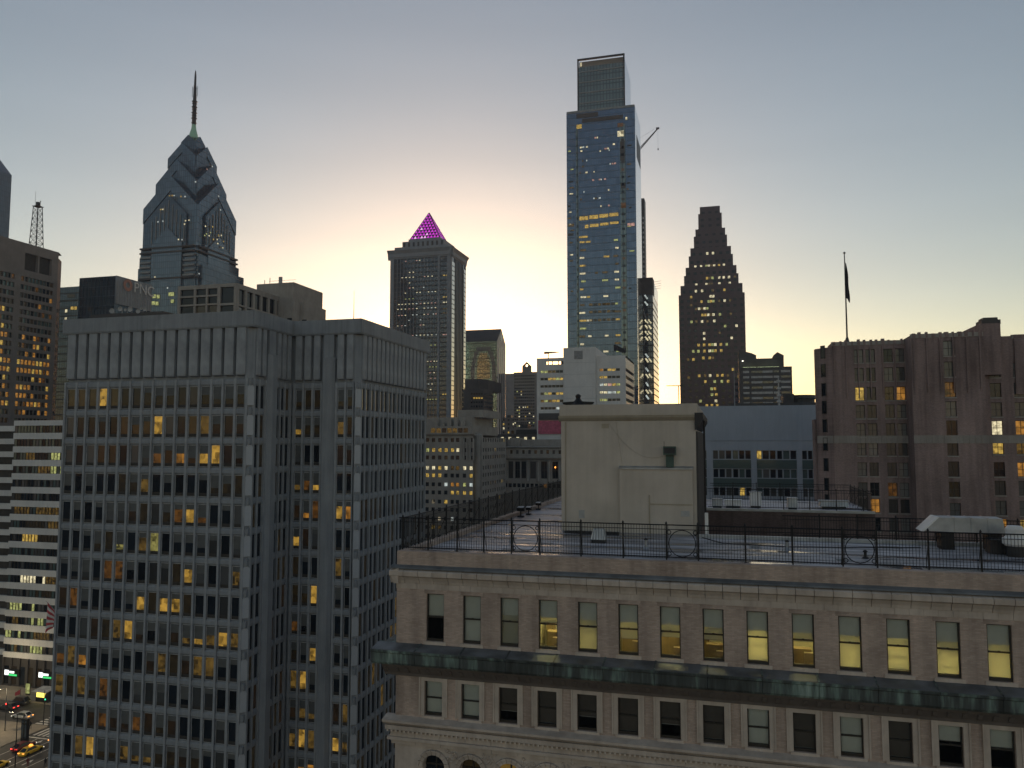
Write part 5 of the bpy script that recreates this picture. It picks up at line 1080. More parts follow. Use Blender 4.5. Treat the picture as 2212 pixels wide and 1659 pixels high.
# --- slim tower, glass block and crane behind it
YT = 640.0
st_ = thing('slim_tower', 'dark unfinished slim tower showing as a thin edge beside the tallest glass tower', 'tower', (X_at(1385, YT), YT, 0), wc=True)
xs0, xs1 = X_at(1372, YT, 500), X_at(1392.5, YT, 500); zt_ = Z_at(xs1, YT, 428)
b = MB(); b.box(xs0, xs1, YT, YT + 12, 0, zt_); b.build('core', 'dark_metal', st_)
for k in range(26):
    zz = Z_at(xs1, YT, 470 + k * 10.5); b = MB(); b.box(xs1 - 1.6, xs1 - .5, YT - .3, YT - .01, zz - 1.2, zz + .6); b.build('opening', 'galv', st_)
gt = thing('braced_block', 'glass office block with diagonal braces and slanting white ceiling lights', 'building', (X_at(1400, 520), 520, 0), wc=True)
xg0, xg1 = X_at(1380, 520, 800), X_at(1412.5, 520, 800); gzf = lambda py: Z_at(xg1, 520, py); zt_ = gzf(599); Yg = Y_at(1423, xg1, 800)
b = MB(); shell(b, xg0, xg1, 520, Yg, 0, zt_ - 12); b.build('curtain_wall', 'mellon_glass', gt)
b = MB(); b.box(xg0, xg1 - .01, 520.01, 532, zt_ - 12, zt_); b.build('roof_storey', 'dark_stone', gt)
b = MB(); b.box(xg1, xg1 + .15, 530, Yg, zt_ - 12, zt_ - 2); b.build('glass_screen', 'comcast_side', gt)
lines(gt, Fr(xg0, 520), xg1 - xg0, 3, zt_ - 14, 4.1, .12, .7, 'frame_dark'); lines(gt, Fr(xg1, 520, RIGHT), Yg - 520, 3, zt_ - 14, 4.1, .12, .7, 'frame_dark')
fr = Fr(xg0, 520); Wg = xg1 - xg0
for k, (q0, q1) in enumerate(((668, 745), (745, 668), (790, 880))):
    b = MB(); z0_, z1_ = gzf(q0), gzf(q1); b.rod(fr.p(Wg * .35, .3, z0_), fr.p(Wg, .3, z1_), .4); b.build('brace', 'frame_grey', gt)
for py, nn in ((641, 1), (655, 1), (694, 2), (706, 2), (719, 2), (731, 2), (768, 1), (778, 2), (798, 1), (812, 2), (830, 1), (846, 2), (858, 1)):
    for q in range(nn):
        a = Wg * (.55 + .22 * q); zz = gzf(py); b = MB()
        p0, p1 = fr.p(a - .9, .25, zz + 1.3), fr.p(a + .9, .25, zz - 1.3); b.rod(p0, p1, .55, n=4); b.build('ceiling_light', 'lit_w' if nn == 2 else 'lit_c', gt)
for k in range(4): b = MB(); zz = zt_ - 2 - k * 1.6; b.rod((xg1 + .2, 526, zz), (xg1 + 5, 526, zz + .5), .1); b.build('outrigger', 'dark_metal', gt)
cr = thing('tower_crane', 'lattice jib of a tower crane reaching out beside the tallest glass tower', 'crane', (X_at(1381, YT + 6), YT + 6, 0), wc=True)
yq = YT + 6; xq = X_at(1380, yq, 330)
zj0 = Z_at(xq, yq, 326); xt = X_at(1421, yq, 278); zj1 = Z_at(xt, yq, 278)
b = MB(); 
for sx in (-1, 1):
    for sy in (-1, 1): b.rod((xq + sx, yq + sy, 0), (xq + sx, yq + sy, zj0), .25)
stuff(b.build('mast', 'dark_metal', cr))
b = MB()
for sy, dz in ((-1, 0), (1, 0), (0, 1.9)): b.rod((xq, yq + sy, zj0 + dz), (xt, yq + sy * .4, zj1 + dz * .3), .22)
stuff(b.build('jib_chord', 'dark_metal', cr)); b = MB(); n = 16
for k in range(n):
    f = lambda t, sy, dz: (xq + (xt - xq) * t, yq + sy * (1 - .6 * t), zj0 + (zj1 - zj0) * t + dz * (1 - .7 * t))
    b.rod(f(k / n, -1, 0), f((k + 1) / n, 0, 1.9), .1); b.rod(f(k / n, 0, 1.9), f((k + 1) / n, -1, 0), .1); b.rod(f(k / n, 1, 0), f((k + 1) / n, 0, 1.9), .1)
stuff(b.build('lacing', 'dark_metal', cr))
b = MB(); b.rod((xq - 3, yq, zj0 + 9), (xt - 3, yq, zj1), .07); b.rod((xq - 3, yq, zj0 + 9), (xq, yq, zj0), .25); b.build('pendant', 'dark_metal', cr)
b = MB(); b.box(xt - 1.5, xt + 1.2, yq - .6, yq + .6, zj1 - .4, zj1 + 1.0); b.build('jib_head', 'dark_metal', cr)
b = MB(); b.rod((xt, yq, zj1 - .4), (xt, yq, zj1 - 17), .07); b.box(xt - .4, xt + .4, yq - .3, yq + .3, zj1 - 18.5, zj1 - 17); b.build('hook_line', 'dark_metal', cr)

# --- dark red granite tower with stepped shoulders
YQ = 545.0
dq = thing('stepped_tower', 'dark red granite tower with stepped shoulders narrowing to a flat notched top', 'tower', (X_at(v3(972), YQ), YQ, 0), wc=True)
xc = X_at(v3(972), YQ, 700); wq = lambda hw: hw * .7233 / 1.8228 / FPX * (xc * FW[0] + YQ * FW[1]) / math.cos(PSI) * 1.0
dz_ = lambda zy: Z_at(xc, YQ, w3(zy))
tiers = [(53, 897), (62, 937), (78, 1023), (87, 1063), (106, 1129), (115, 1174), (132, 1238), (141, 1284), (160, 1340), (170, 1392)]
W0 = wq(171)
b = MB(); prev = None
for k, (hw, zy) in enumerate(tiers):
    w_ = wq(hw); bot = 0 if k == len(tiers) - 1 else dz_(tiers[k + 1][1]) - .1
    yo = (W0 - w_) * .55
    b.box(xc - w_, xc + w_, YQ + yo, YQ + 2 * W0 - yo, bot, dz_(zy))
b.build('wall', 'red_granite', dq)
b = MB(); b.box(xc - wq(53), xc - wq(36), YQ + 20, YQ + 24, dz_(898), dz_(893)); b.build('parapet', 'red_granite', dq); b = MB(); b.box(xc + wq(18), xc + wq(53), YQ + 20, YQ + 24, dz_(898), dz_(884)); b.build('parapet', 'red_granite', dq)
for k, px in enumerate((-48, -30, 22, 40)): b = MB(); xx = xc + wq(px); b.rod((xx, YQ + 26, dz_(898)), (xx, YQ + 26, dz_(868 + 4 * k)), .12); b.build('whip_aerial', 'dark_metal', dq)
LQ = {1162: [955, 985], 1232: [892, 922, 948, 962, 976, 990, 1015, 1040], 1302: [952, 966, 980, 1015, 1038, 1065, 1095], 1335: [895, 948, 962, 975, 1015, 1068], 1372: [893, 925, 980, 1040], 1405: [868, 968, 982], 1432: [922, 958, 970, 982, 1012, 1040, 1068], 1448: [868],
      1470: [893, 908, 922, 936, 950], 1505: [925, 940, 955, 968, 982, 1015, 1070], 1540: [868, 893, 922, 950, 985], 1570: [1040, 1098], 1605: [932, 1012], 1635: [932, 1072]}
frs = {}
rq = random.Random(3); dim = Stuffer()
lev = [dz_(1140) - 4.15 * k for k in range(60)]
for zy, xs_ in LQ.items():
    for z_ in xs_:
        hw = abs(z_ - 972) + 5; tw = next((w for w, y in tiers if y < zy and w >= hw), 170)
        k = max(i for i, (w, y) in enumerate(tiers) if y < zy); yo = (W0 - wq(tiers[k][0])) * .55
        f_ = Fr(xc, YQ + yo); pane_at(dq, f_, wq(z_ - 972 - 7), wq(z_ - 972 + 6), dz_(zy + 8), dz_(zy - 7), rq.choice(['lit_y', 'lit_w', 'lit_g', 'med_y', 'lit_w']), .05)
v7q = lambda z_: (2650 + z_ * .476); 
for zy7, xs_ in {57: [215, 258, 300, 322, 345, 388, 432], 108: [172, 212, 260, 300, 322, 345, 390], 165: [250, 300, 325], 175: [130, 172], 265: [478], 312: [215, 262, 300, 358, 395, 438], 325: [132, 522], 362: [262, 335, 390, 438], 372: [565], 422: [310, 335], 470: [312, 345], 522: [222, 342], 560: [270, 310, 350]}.items():
    for z7 in xs_:
        z_ = (v7q(z7) - 2100) / .7233; zy = (1330 + zy7 * .476 - 150) / .7233
        pane_at(dq, Fr(xc, YQ), wq(z_ - 972 - 7), wq(z_ - 972 + 7), dz_(zy + 8), dz_(zy - 8), rq.choice(['lit_y', 'lit_w', 'lit_y', 'med_y', 'lit_g']), .05)
for k, (hw, zy) in enumerate(tiers):
    zb_ = 20 if k == len(tiers) - 1 else dz_(tiers[k + 1][1]); yo = (W0 - wq(hw)) * .55; z = dz_(zy) - 3.5
    while z > zb_:
        n = int(wq(hw) * 2 / 4.2)
        for i in range(n):
            a = -wq(hw) + (i + .5) * 2 * wq(hw) / n; dim.pane(Fr(xc, YQ + yo), a - 1.1, a + 1.1, z - 1.9, z, .03, 'glass')
        z -= 4.15
dim.build(dq)

# --- banded block with a lit roof terrace beside it
YR = 430.0
rb = thing('banded_block', 'striped office block with lit roof terrace and arched penthouse beside the dark stepped tower', 'building', (X_at(1610, YR), YR, 0), wc=True)
x0, x1 = X_at(v7(560), YR), X_at(v7(1000), YR); rz_ = lambda z_: Z_at(x1, YR, w7(z_)); ra_ = lambda z_: X_at(v7(z_), YR) - x0; fr = Fr(x0, YR)
b = MB(); shell(b, x0, x1, YR, YR + 30, 0, rz_(236)); b.build('wall', 'dark_stone', rb)
for k in range(8):
    zy = 275 + 44 * k
    for a, c in ((592, 642), (660, 752), (754, 838), (846, 892), (908, 985)): b = MB(); b.fbox(fr, ra_(a), ra_(c), -.1, .12, rz_(zy + 9), rz_(zy - 9)); b.build('window_band', 'frame_light' if (a + k) % 3 else 'glass_mirror', rb)
b = MB(); b.box(x0, x0 + ra_(710), YR + 7, YR + 25, rz_(236), rz_(124)); b.build('penthouse', 'dark_stone', rb); b = MB(); b.box(x0 + ra_(710), x0 + ra_(945), YR + 9, YR + 25, rz_(236), rz_(150)); b.build('penthouse', 'dark_stone', rb)
b = MB(); b.hexa([(x0, YR + 7, rz_(124)), (x0 + ra_(710), YR + 7, rz_(124)), (x0 + ra_(710), YR + 25, rz_(124)), (x0, YR + 25, rz_(124)), (x0, YR + 7, rz_(75)), (x0 + ra_(670), YR + 7, rz_(105)), (x0 + ra_(670), YR + 25, rz_(105)), (x0, YR + 25, rz_(75))]); b.build('sloped_roof', 'dark_stone', rb)
b = MB(); pr = [(ra_(845), rz_(152)), (ra_(945), rz_(152)), (ra_(945), rz_(128)), (ra_(892), rz_(100)), (ra_(858), rz_(125))]; i = len(b.v); n = len(pr)
b.v += [(x0 + a, YR + 8.5, z) for a, z in pr] + [(x0 + a, YR + 20, z) for a, z in pr]; b.f.append(tuple(range(n))); b.f.append(tuple(range(2 * n - 1, n - 1, -1)))
for k in range(n): b.f.append((k, k + n, (k + 1) % n + n, (k + 1) % n))
b.m = [0] * len(b.f); b.build('gable', 'dark_stone', rb)
for a, c in ((592, 705), (716, 900)): b = MB(); b.box(x0 + ra_(a), x0 + ra_(c), YR + 5.0, YR + 5.5, rz_(236) + .02, rz_(236) + .5); b.build('terrace_light', 'wash_lamp', rb)
b = MB(); q = x0 + ra_(594); b.lathe(q, YR + 6.5, [(.1, rz_(176)), (.5, rz_(171)), (.1, rz_(166))], 8); b.build('terrace_light', 'white_lamp', rb)

# --- dark tower with little gabled top, middle distance
YM = 480.0
dm = thing('gabled_tower', 'dark brown tower with a small gable pierced by a round hole at its top', 'tower', (X_at(1120, YM), YM, 0), wc=True)
x0, x1 = X_at(v6(190), YM), X_at(v6(470), YM); mz = lambda z_: Z_at(x0, YM, w6(z_)); ma = lambda z_: X_at(v6(z_), YM) - x0; fr = Fr(x0, YM)
b = MB(); shell(b, x0, x1, YM, YM + 30, 0, mz(432)); b.build('wall', 'brown_stone', dm)
b = MB(); gl_, gr_ = ma(276), ma(366); gc = (gl_ + gr_) / 2; zc_m = mz(365); rh = ma(326) - ma(311); N = 12
outl = [(gl_, mz(432)), (gr_, mz(432)), (gr_, mz(372)), (gc, mz(328)), (gl_, mz(372))]
cir = [(gc + rh * math.cos(2 * math.pi * k / N), zc_m + rh * math.sin(2 * math.pi * k / N)) for k in range(N)]
def oray(a):      # where a ray from the hole centre meets the gable outline
    d = (math.cos(a), math.sin(a)); best = None
    for k in range(len(outl)):
        (ax_, az), (bx_, bz) = outl[k], outl[(k + 1) % len(outl)]; ex, ez = bx_ - ax_, bz - az; den = d[0] * ez - d[1] * ex
        if abs(den) < 1e-9: continue
        t = ((ax_ - gc) * ez - (az - zc_m) * ex) / den; s_ = ((ax_ - gc) * d[1] - (az - zc_m) * d[0]) / den
        if t > 0 and -1e-6 <= s_ <= 1 + 1e-6 and (best is None or t < best): best = t
    return (gc + d[0] * best, zc_m + d[1] * best)
angs = sorted(set([2 * math.pi * k / 48 for k in range(48)] + [math.atan2(z - zc_m, a - gc) % (2 * math.pi) for a, z in outl]))
for k in range(len(angs)):
    a0, a1 = angs[k], angs[(k + 1) % len(angs)]; p0, p1 = oray(a0), oray(a1); c0, c1 = (gc + rh * math.cos(a0), zc_m + rh * math.sin(a0)), (gc + rh * math.cos(a1), zc_m + rh * math.sin(a1))
    for c in (0, -2): q = [fr.p(*(p[0], c, p[1])) for p in (c0, p0, p1, c1)]; b.face(q if c == 0 else q[::-1])
    b.face([fr.p(c0[0], 0, c0[1]), fr.p(c1[0], 0, c1[1]), fr.p(c1[0], -2, c1[1]), fr.p(c0[0], -2, c0[1])]); b.face([fr.p(p1[0], 0, p1[1]), fr.p(p0[0], 0, p0[1]), fr.p(p0[0], -2, p0[1]), fr.p(p1[0], -2, p1[1])])
b.build('gable', 'brown_stone', dm)
rm = random.Random(17)
for zy in range(470, 1080, 32):
    for zx in range(205, 410, 21):
        k = 'glass'
        if zy > 780 and rm.random() < .42 or 540 < zy < 700 and rm.random() < .22 and zx < 290: k = rm.choice(['lit_y', 'lit_g', 'lit_w', 'med_y'])
        pane_at(dm, fr, ma(zx - 7), ma(zx + 7), mz(zy + 7), mz(zy - 7), k, .05)

# --- tower with the magenta pyramid
YE_ = 571.0
pt_ = thing('pyramid_tower', 'tall grey tower with flared cornice under a glowing magenta lattice pyramid', 'tower', (X_at(920, YE_), YE_, 0), wc=True)
v4 = lambda z_: (1480 + z_ * .542) / 1.8228; w4 = lambda z_: (800 + z_ * .542) / 1.8228
x0, x1 = X_at(v4(100), YE_, 750), X_at(v4(540), YE_, 750); ez = lambda z_: Z_at(x0, YE_, w4(z_)); Ye = Y_at(v4(648), x1, 750); WE = x1 - x0; DE = Ye - YE_
fr = Fr(x0, YE_); sfr = Fr(x1, YE_, RIGHT); ea = lambda z_: X_at(v4(z_), YE_, 750) - x0
ZE = ez(400)
b = MB(); shell(b, x0, x1, YE_, Ye, 0, ZE); b.build('curtain_wall', 'mellon_glass', pt_)
for f_, W_ in ((fr, WE), (sfr, DE)):
    for a0, a1 in ((0, W_ * .055), (W_ * .945, W_)):
        b = MB(); b.fbox(f_, a0 + (.01 if f_ is sfr else 0), a1, -.05, .55, 0, ZE); b.build('corner_pier', 'mellon_stone', pt_)
b = MB(); b.fbox(fr, ea(448), ea(462), -.05, .5, 0, ZE); b.build('corner_pier', 'mellon_stone', pt_)
for a0, a1 in ((.03 * DE, .20 * DE), (.84 * DE, .99 * DE)):
    k = 0; z = 4.0
    while z < ZE - 6:
        me = cmesh(('pale_panel', round(a1 - a0, 2)), lambda b: b.box(0, a1 - a0, -.14, 0, 0, 3.1), ['polished']); q = sfr.p(a0, .56, z); obj('pale_panel', me, pt_, q, RIGHT); z += 3.8
mulls(pt_, fr, ea(448), 14, 0, ZE, .35, .25, 'mellon_stone'); mulls(pt_, Fr(x1, YE_ + .24 * DE, RIGHT), DE * .56, 6, 0, ZE, .5, .4, 'dark_stone')
lines(pt_, fr, WE, 3, ZE, 3.8, .2, .9, 'dark_stone')
for f_, W_ in ((Fr(x0, YE_), WE), (sfr, DE)):
    b = MB(); b.fprofile(f_, -2.2, W_ + 2.2, [(-.2, ZE - 2), (.3, ZE - 1), (1.0, ZE + 3), (2.6, ez(358) + 1), (2.6, ez(352)), (-.2, ez(352))]); b.build('cornice', 'mellon_stone', pt_)
b = MB(); b.box(x0 - 1, x1 + 1, YE_ - 1, Ye + 1, ZE, ez(353)); b.build('cornice_core', 'mellon_stone', pt_)
cxE, cyE = (x0 + x1) / 2, (YE_ + Ye) / 2; hwE = WE / 2; hdE = DE / 2
def tier(s_, zz0, zz1, nm='crown_tier'): b = MB(); b.box(cxE - hwE * s_, cxE + hwE * s_, cyE - hdE * s_, cyE + hdE * s_, zz0, zz1); b.build(nm, 'mellon_stone', pt_)
tier(.90, ez(353), ez(322)); tier(.70, ez(322), ez(275)); tier(.54, ez(275), ez(252))
for k in range(9): a = -.66 + k * .165; b = MB(); b.fbox(Fr(cxE, cyE - hdE * .70), hwE * (a * .95 - .03), hwE * (a * .95 + .03), -.05, .3, ez(320), ez(282)); b.build('pilaster', 'dark_stone', pt_)
# pyramid of diamond panes
zb_, za_ = ez(250), Z_at(cxE, cyE, w4(72)); bw, bd = hwE * .49, hdE * .49
cor = [Vector((cxE - bw, cyE - bd, zb_)), Vector((cxE + bw, cyE - bd, zb_)), Vector((cxE + bw, cyE + bd, zb_)), Vector((cxE - bw, cyE + bd, zb_))]; ap = Vector((cxE, cyE, za_))
b = MB()
for k in range(4): b.face([cor[k], cor[(k + 1) % 4], ap])
b.build('pyramid_skin', 'black_iron', pt_)
rp = random.Random(4); NR = 9
for f_ in (0, 1):
    A, B_ = cor[f_], cor[f_ + 1]; nrm = (B_ - A).cross(ap - A).normalized()
    for r_ in range(NR):
        for c in range(NR - r_):
            g = lambda i, j: A + (B_ - A) * (i / NR) + (ap - A) * (j / NR) + nrm * .25
            p = [g(c, r_), g(c + 1, r_), g(c, r_ + 1)]; ce = (p[0] + p[1] + p[2]) / 3
            b = MB(); b.face([ce + (q - ce) * .92 for q in p]); b.build('pyramid_pane', 'magenta_hi' if rp.random() < (.16 if f_ == 0 else .05) and r_ < 4 else 'magenta', pt_)
for k in range(4): b = MB(); b.rod(cor[k], ap, .55); b.build('ridge', 'dark_metal', pt_)
# lit floors
def ewin(zx, zy, kind, w_=11, h=7): pane_at(pt_, fr, ea(zx), ea(zx + w_), ez(zy + h / 2), ez(zy - h / 2), kind, .28)
re_ = random.Random(8)
for zy, xs_ in {365: [240, 258, 272], 400: [158, 182, 232, 290, 310], 430: [205, 285, 308], 512: [235, 262], 548: [182, 210, 235, 262, 345, 370, 400], 588: [236], 625: [236, 262, 340], 660: [205, 290, 312, 375, 400, 425], 703: [207, 234, 262], 740: [160, 182, 207, 234, 262, 288, 318, 345, 372, 398, 425], 775: [152, 178, 207, 234, 262, 290, 345, 372, 398, 425], 820: [160, 182, 207, 262, 290, 345, 372, 410, 430], 858: [234, 318], 895: [152, 182, 207, 318, 340], 968: [210, 236, 262, 290, 318, 345, 372, 400, 432], 1042: [370, 395, 425], 1158: [372, 395, 420, 440], 1198: [388, 410, 435], 1240: [390, 420], 1280: [395, 425], 1320: [380, 405], 1360: [395], 1430: [372, 392, 412, 435], 1510: [445]}.items():
    for zx in xs_: ewin(zx, zy, re_.choice(['lit_w', 'lit_p', 'lit_c', 'lit_w']) if zy not in (703, 1042, 1198, 1430) else 'lit_g', 12)
for zy, kd in ((375, 'lit_o'), (430, 'dim_y'), (548, 'lit_y'), (702, 'lit_y'), (740, 'lit_w'), (785, 'med_y'), (815, 'med_y'), (970, 'lit_p'), (1200, 'med_y'), (1395, 'lit_y'), (1430, 'med_y'), (1480, 'dim_y')): ewin(485, zy, kd, 16, 16 if zy == 375 else 9); ewin(506, zy, kd, 16, 16 if zy == 375 else 9)

# --- green glass tower with arched reflection on the front and gabled stone end
YI = 690.0
gi = thing('green_glass_tower', 'green glass tower with an arched reflection on its front and pitched dark roof', 'tower', (X_at(1040, YI), YI, 0), wc=True)
v2 = lambda z_: (1200 + z_ * .663) / 1.8228; w2 = lambda z_: (1000 + z_ * .663) / 1.8228
x0, x1 = X_at(v2(880), YI), X_at(v2(1141), YI); iz = lambda z_: Z_at(x1, YI, w2(z_)); Yi = Y_at(v2(1192), x1, 850); ia = lambda z_: X_at(v2(z_), YI) - x0; fr = Fr(x0, YI)
ZI = iz(517); ZIr = iz(432); Ym = (YI + Yi) / 2
b = MB(); shell(b, x0, x1, YI, Yi, 0, ZI, right=False, top=False); b.build('curtain_wall', 'green_glass', gi)
b = MB(); b.face([(x0, YI, ZI), (x1, YI, ZI), (x1, Ym, ZIr), (x0, Ym, ZIr)]); b.face([(x1, Yi, ZI), (x0, Yi, ZI), (x0, Ym, ZIr), (x1, Ym, ZIr)]); b.build('roof', 'dark_stone', gi)
b = MB(); b.face([(x1, YI, 0), (x1, Yi, 0), (x1, Yi, ZI), (x1, Ym, ZIr), (x1, YI, ZI)]); b.build('gable_wall', 'pale_granite', gi)
sfr = Fr(x1, YI, RIGHT); DI = Yi - YI
for q in (.3, .5, .7): b = MB(); b.fbox(sfr, DI * (q - .05), DI * (q + .05), -.05, .1, 0, iz(540) - 6 * abs(q - .5)); b.build('window_slot', 'glass', gi)
b = MB(); b.fbox(sfr, DI * .4, DI * .6, -.05, .1, iz(505), iz(465)); b.build('window_slot', 'glass', gi)
for zy in range(735, 920, 46): b = MB(); b.fbox(fr, ia(1134), ia(1146), -.05, .6, iz(zy + 5), iz(zy - 5)); b.build('balcony_block', 'dark_stone', gi)
b = MB(); b.fbox(Fr(x1 + .02, Yi - .02), 0, 10, -12, 0, 0, iz(695)); b.build('rear_wing', 'pale_granite', gi)
# arched reflection put into stepped, paler pane colours with golden middle
def arch(rx, ztop_, zbot, out, mat, nm, steps=9):
    cxa = ia(1060)
    for k in range(steps):
        t0, t1 = k / steps, (k + 1) / steps; zz0, zz1 = zbot + (ztop_ - zbot) * t0, zbot + (ztop_ - zbot) * t1
        w_ = rx * math.sqrt(max(.06, 1 - max(0, (t0 - .35) / .65) ** 2)); b = MB(); b.fbox(fr, cxa - w_, cxa + w_, -.05, out, zz0, zz1 - .1); b.build(nm, mat, gi)
arch(ia(1060) - ia(985), iz(550), iz(800), .1, 'blue_glass', 'arch_reflection'); arch(ia(1060) - ia(1008), iz(572), iz(790), .2, 'green_glass', 'arch_reflection'); 
glass('gold_reflection', (0.30, 0.29, 0.17), 0.08, 0.6, 0.7, wob=.5, grid=(1.6, 3.6, .12)); arch(ia(1060) - ia(1022), iz(585), iz(740), .3, 'gold_reflection', 'arch_reflection', 7)
lines(gi, fr, x1 - x0, 10, ZI, 7.2, .4, .4, 'frame_dark')

# --- small dark block with banded windows in front of it
YJ = 420.0
dj = thing('dark_block', 'small dark stepped block with warm lit bands at its right corner, below the green tower', 'building', (X_at(1030, YJ), YJ, 0), wc=True)
x0, x1 = X_at(v2(940), YJ), X_at(v2(1062), YJ); jz = lambda z_: Z_at(x1, YJ, w2(z_)); fr = Fr(x0, YJ)
Yj = Y_at(v2(1118), x1, 880)
b = MB(); shell(b, x0, x1, YJ, Yj, 0, jz(800)); b.build('wall', 'dark_stone', dj)
b = MB(); b.prism([(x0, YJ + 3), (x1 - 4, YJ + 3), (x1 - 1, YJ + 12), (x1 - 1, YJ + 40), (x0, YJ + 40)], jz(800), jz(738)); b.build('upper_block', 'dark_stone', dj)
for zy, kd in ((830, 'dim_y'), (855, 'lit_y'), (880, 'glass'), (905, 'glass')):
    for k in range(5): pane_at(dj, fr, X_at(v2(985 + k * 15), YJ) - x0, X_at(v2(997 + k * 15), YJ) - x0, jz(zy + 6), jz(zy - 6), kd if kd != 'lit_y' or k > 0 else 'dim_y', .08)
    b = MB(); b.fbox(Fr(x1, YJ, RIGHT), 1, Yj - YJ - 1, -.05, .1, jz(zy + 6), jz(zy - 6)); b.build('window_band', 'glass_mirror', dj)

# --- chevron-crowned tower with spire
YO = 397.0
lt = thing('spire_tower', 'blue glass tower with stacked chevron gables tapering to a tall dark spire', 'tower', (X_at(417, 415), 415, 0), wc=True)
vl = lambda z_: (500 + z_ * .458) / 1.8228
xn = X_at(vl(604), YO, 450); xl_ = X_at(vl(146), YO, 450); hwL = (xn - xl_) / 2; cxL, cyL = xn - hwL, YO + hwL
lz_ = lambda zy, X=None, Y=None: Z_at(X if X is not None else xn, Y if Y is not None else YO, vl(zy))
def gable_tier(hw, ze, zp, zbot, mat, nm, rim=None):
    x, y = cxL, cyL; b = MB(); c = [(x - hw, y - hw), (x + hw, y - hw), (x + hw, y + hw), (x - hw, y + hw)]; mids = [(x, y - hw), (x + hw, y), (x, y + hw), (x - hw, y)]
    for k in range(4):
        a, d, m_ = c[k], c[(k + 1) % 4], mids[k]
        b.face([(*a, zbot), (*d, zbot), (*d, ze), (*m_, zp), (*a, ze)])
        b.face([(*a, ze), (*m_, zp), (x, y, zp)]); b.face([(*m_, zp), (*d, ze), (x, y, zp)])
    tier_o = b.build(nm, mat, lt)
    if rim:
        for k in (0, 1, 3):
            a, d, m_ = c[k], c[(k + 1) % 4], mids[k]; n_ = (m_[0] - x, m_[1] - y); n_ = (n_[0] / hw, n_[1] / hw)
            for e in (a, d):
                b = MB(); th = rim; o = .5
                P = [(e[0], e[1], ze - th), (m_[0], m_[1], zp - th * 1.0), (m_[0], m_[1], zp + .3), (e[0], e[1], ze + .3)]
                Q = [(q[0] + n_[0] * o, q[1] + n_[1] * o, q[2]) for q in P]; i = len(b.v); b.v += P + Q
                for f_ in ((4, 5, 6, 7), (0, 1, 5, 4), (1, 2, 6, 5), (2, 3, 7, 6), (3, 0, 4, 7)): b.f.append(tuple(i + q for q in f_)); b.m.append(0)
                b.build('gable_band', 'liberty_pale', tier_o)
z1e = (lz_(670) + lz_(710, xl_, YO)) / 2; z1p = lz_(425, cxL, YO)
hw2 = hwL * .76; z2e = Z_at(cxL + hw2, cyL - hw2, vl(465)); z2p = Z_at(cxL, cyL - hw2, vl(282))
hw3 = hwL * .525; z3e = Z_at(cxL + hw3, cyL - hw3, vl(252)); z3p = Z_at(cxL, cyL - hw3, vl(140))
hw4 = hwL * .27; z4e = Z_at(cxL + hw4, cyL - hw4, vl(118)); z4p = Z_at(cxL, cyL, vl(92))
zsh = lz_(1030)
gable_tier(hwL, z1e, z1p, zsh, 'liberty_glass', 'shaft', 9); gable_tier(hw2, z2e, z2p, z1e, 'liberty_glass', 'gable_tier', 7); gable_tier(hw3, z3e, z3p, z2e, 'liberty_glass', 'gable_tier', 6); gable_tier(hw4, z4e, z4p, z3e, 'liberty_glass', 'gable_tier')
b = MB(); b.box(cxL - hwL - .6, cxL + hwL + .6, cyL - hwL - .6, cyL + hwL + .6, 0, zsh); b.build('shaft', 'liberty_glass', lt)
b = MB(); s_ = hwL * 1.1; b.box(cxL - s_, cxL + s_, cyL - s_ + 2, cyL + s_, 0, lz_(1095)); b.build('lower_shaft', 'liberty_glass', lt)
b = MB(); s_ = hwL * 1.22; b.box(cxL - s_, cxL + s_, cyL - s_ + 6, cyL + s_, 0, lz_(1180)); b.build('lower_shaft', 'liberty_glass', lt)
# gabled bays on the two seen faces
def bay(fr, hw_b, zpk, zsh_, zb_, out, mat):
    b = MB(); P = [(-hw_b, zb_), (hw_b, zb_), (hw_b, zsh_), (0, zpk), (-hw_b, zsh_)]; i = 0; n = 5
    b.v += [fr.p(a, out, z) for a, z in P] + [fr.p(a, -.5, z) for a, z in P]; b.f.append(tuple(range(n)))
    for k in range(n): b.f.append((k, k + n, (k + 1) % n + n, (k + 1) % n))
    b.m = [0] * len(b.f); return b.build('gabled_bay', mat, lt)
frF, frR = Fr(cxL, YO - .6), Fr(cxL + hwL + .6, cyL, RIGHT)
zs = lambda zy: Z_at(cxL, YO, vl(zy))
for f_, o in ((frF, 0), (frR, 25)):
    bay(f_, hwL * .56, zs(870 + o), zs(1010 + o), 0, 1.6, 'liberty_pale')
    bay(f_, hwL * .66, zs(590), zs(760), zs(1040), .7, 'liberty_glass')
    for k in range(9):
        a = hwL * (-.6 + .15 * k); b = MB(); b.fbox(f_, a - .25, a + .25, -.1, 1.1, zs(1000), zs(610 + 190 * abs(a) / hwL / .66 * 1.0) - 2); b.build('fin', 'frame_grey', lt)
    for q in (1035, 1075, 1300): b = MB(); b.fbox(f_, -hwL * 1.0, hwL * 1.0, -.1, 1.9, zs(q + 14), zs(q)); b.build('belt_course', 'dark_stone', lt)
    for sg in (-1, 1):
        for k in range(5): b = MB(); b.fbox(f_, sg * hwL * .8 - hwL * .2, sg * hwL * .8 + hwL * .2, -.1, 1.2, zs(1110 + 42 * k + 16), zs(1110 + 42 * k)); b.build('belt_course', 'frame_grey', lt)
b = MB(); b.box(xn - .8, xn + 1.0, YO - 1.0, YO + .8, zs(1060), zs(690)); b.build('corner_strip', 'liberty_pale', lt)
ro_ = random.Random(6)
def lwin(f_, zx, zy, kd, w_=1.9): pane_at(lt, f_, zx, zx + w_ * .8, zs(zy) - .5, zs(zy) + .5, kd, 2.05)
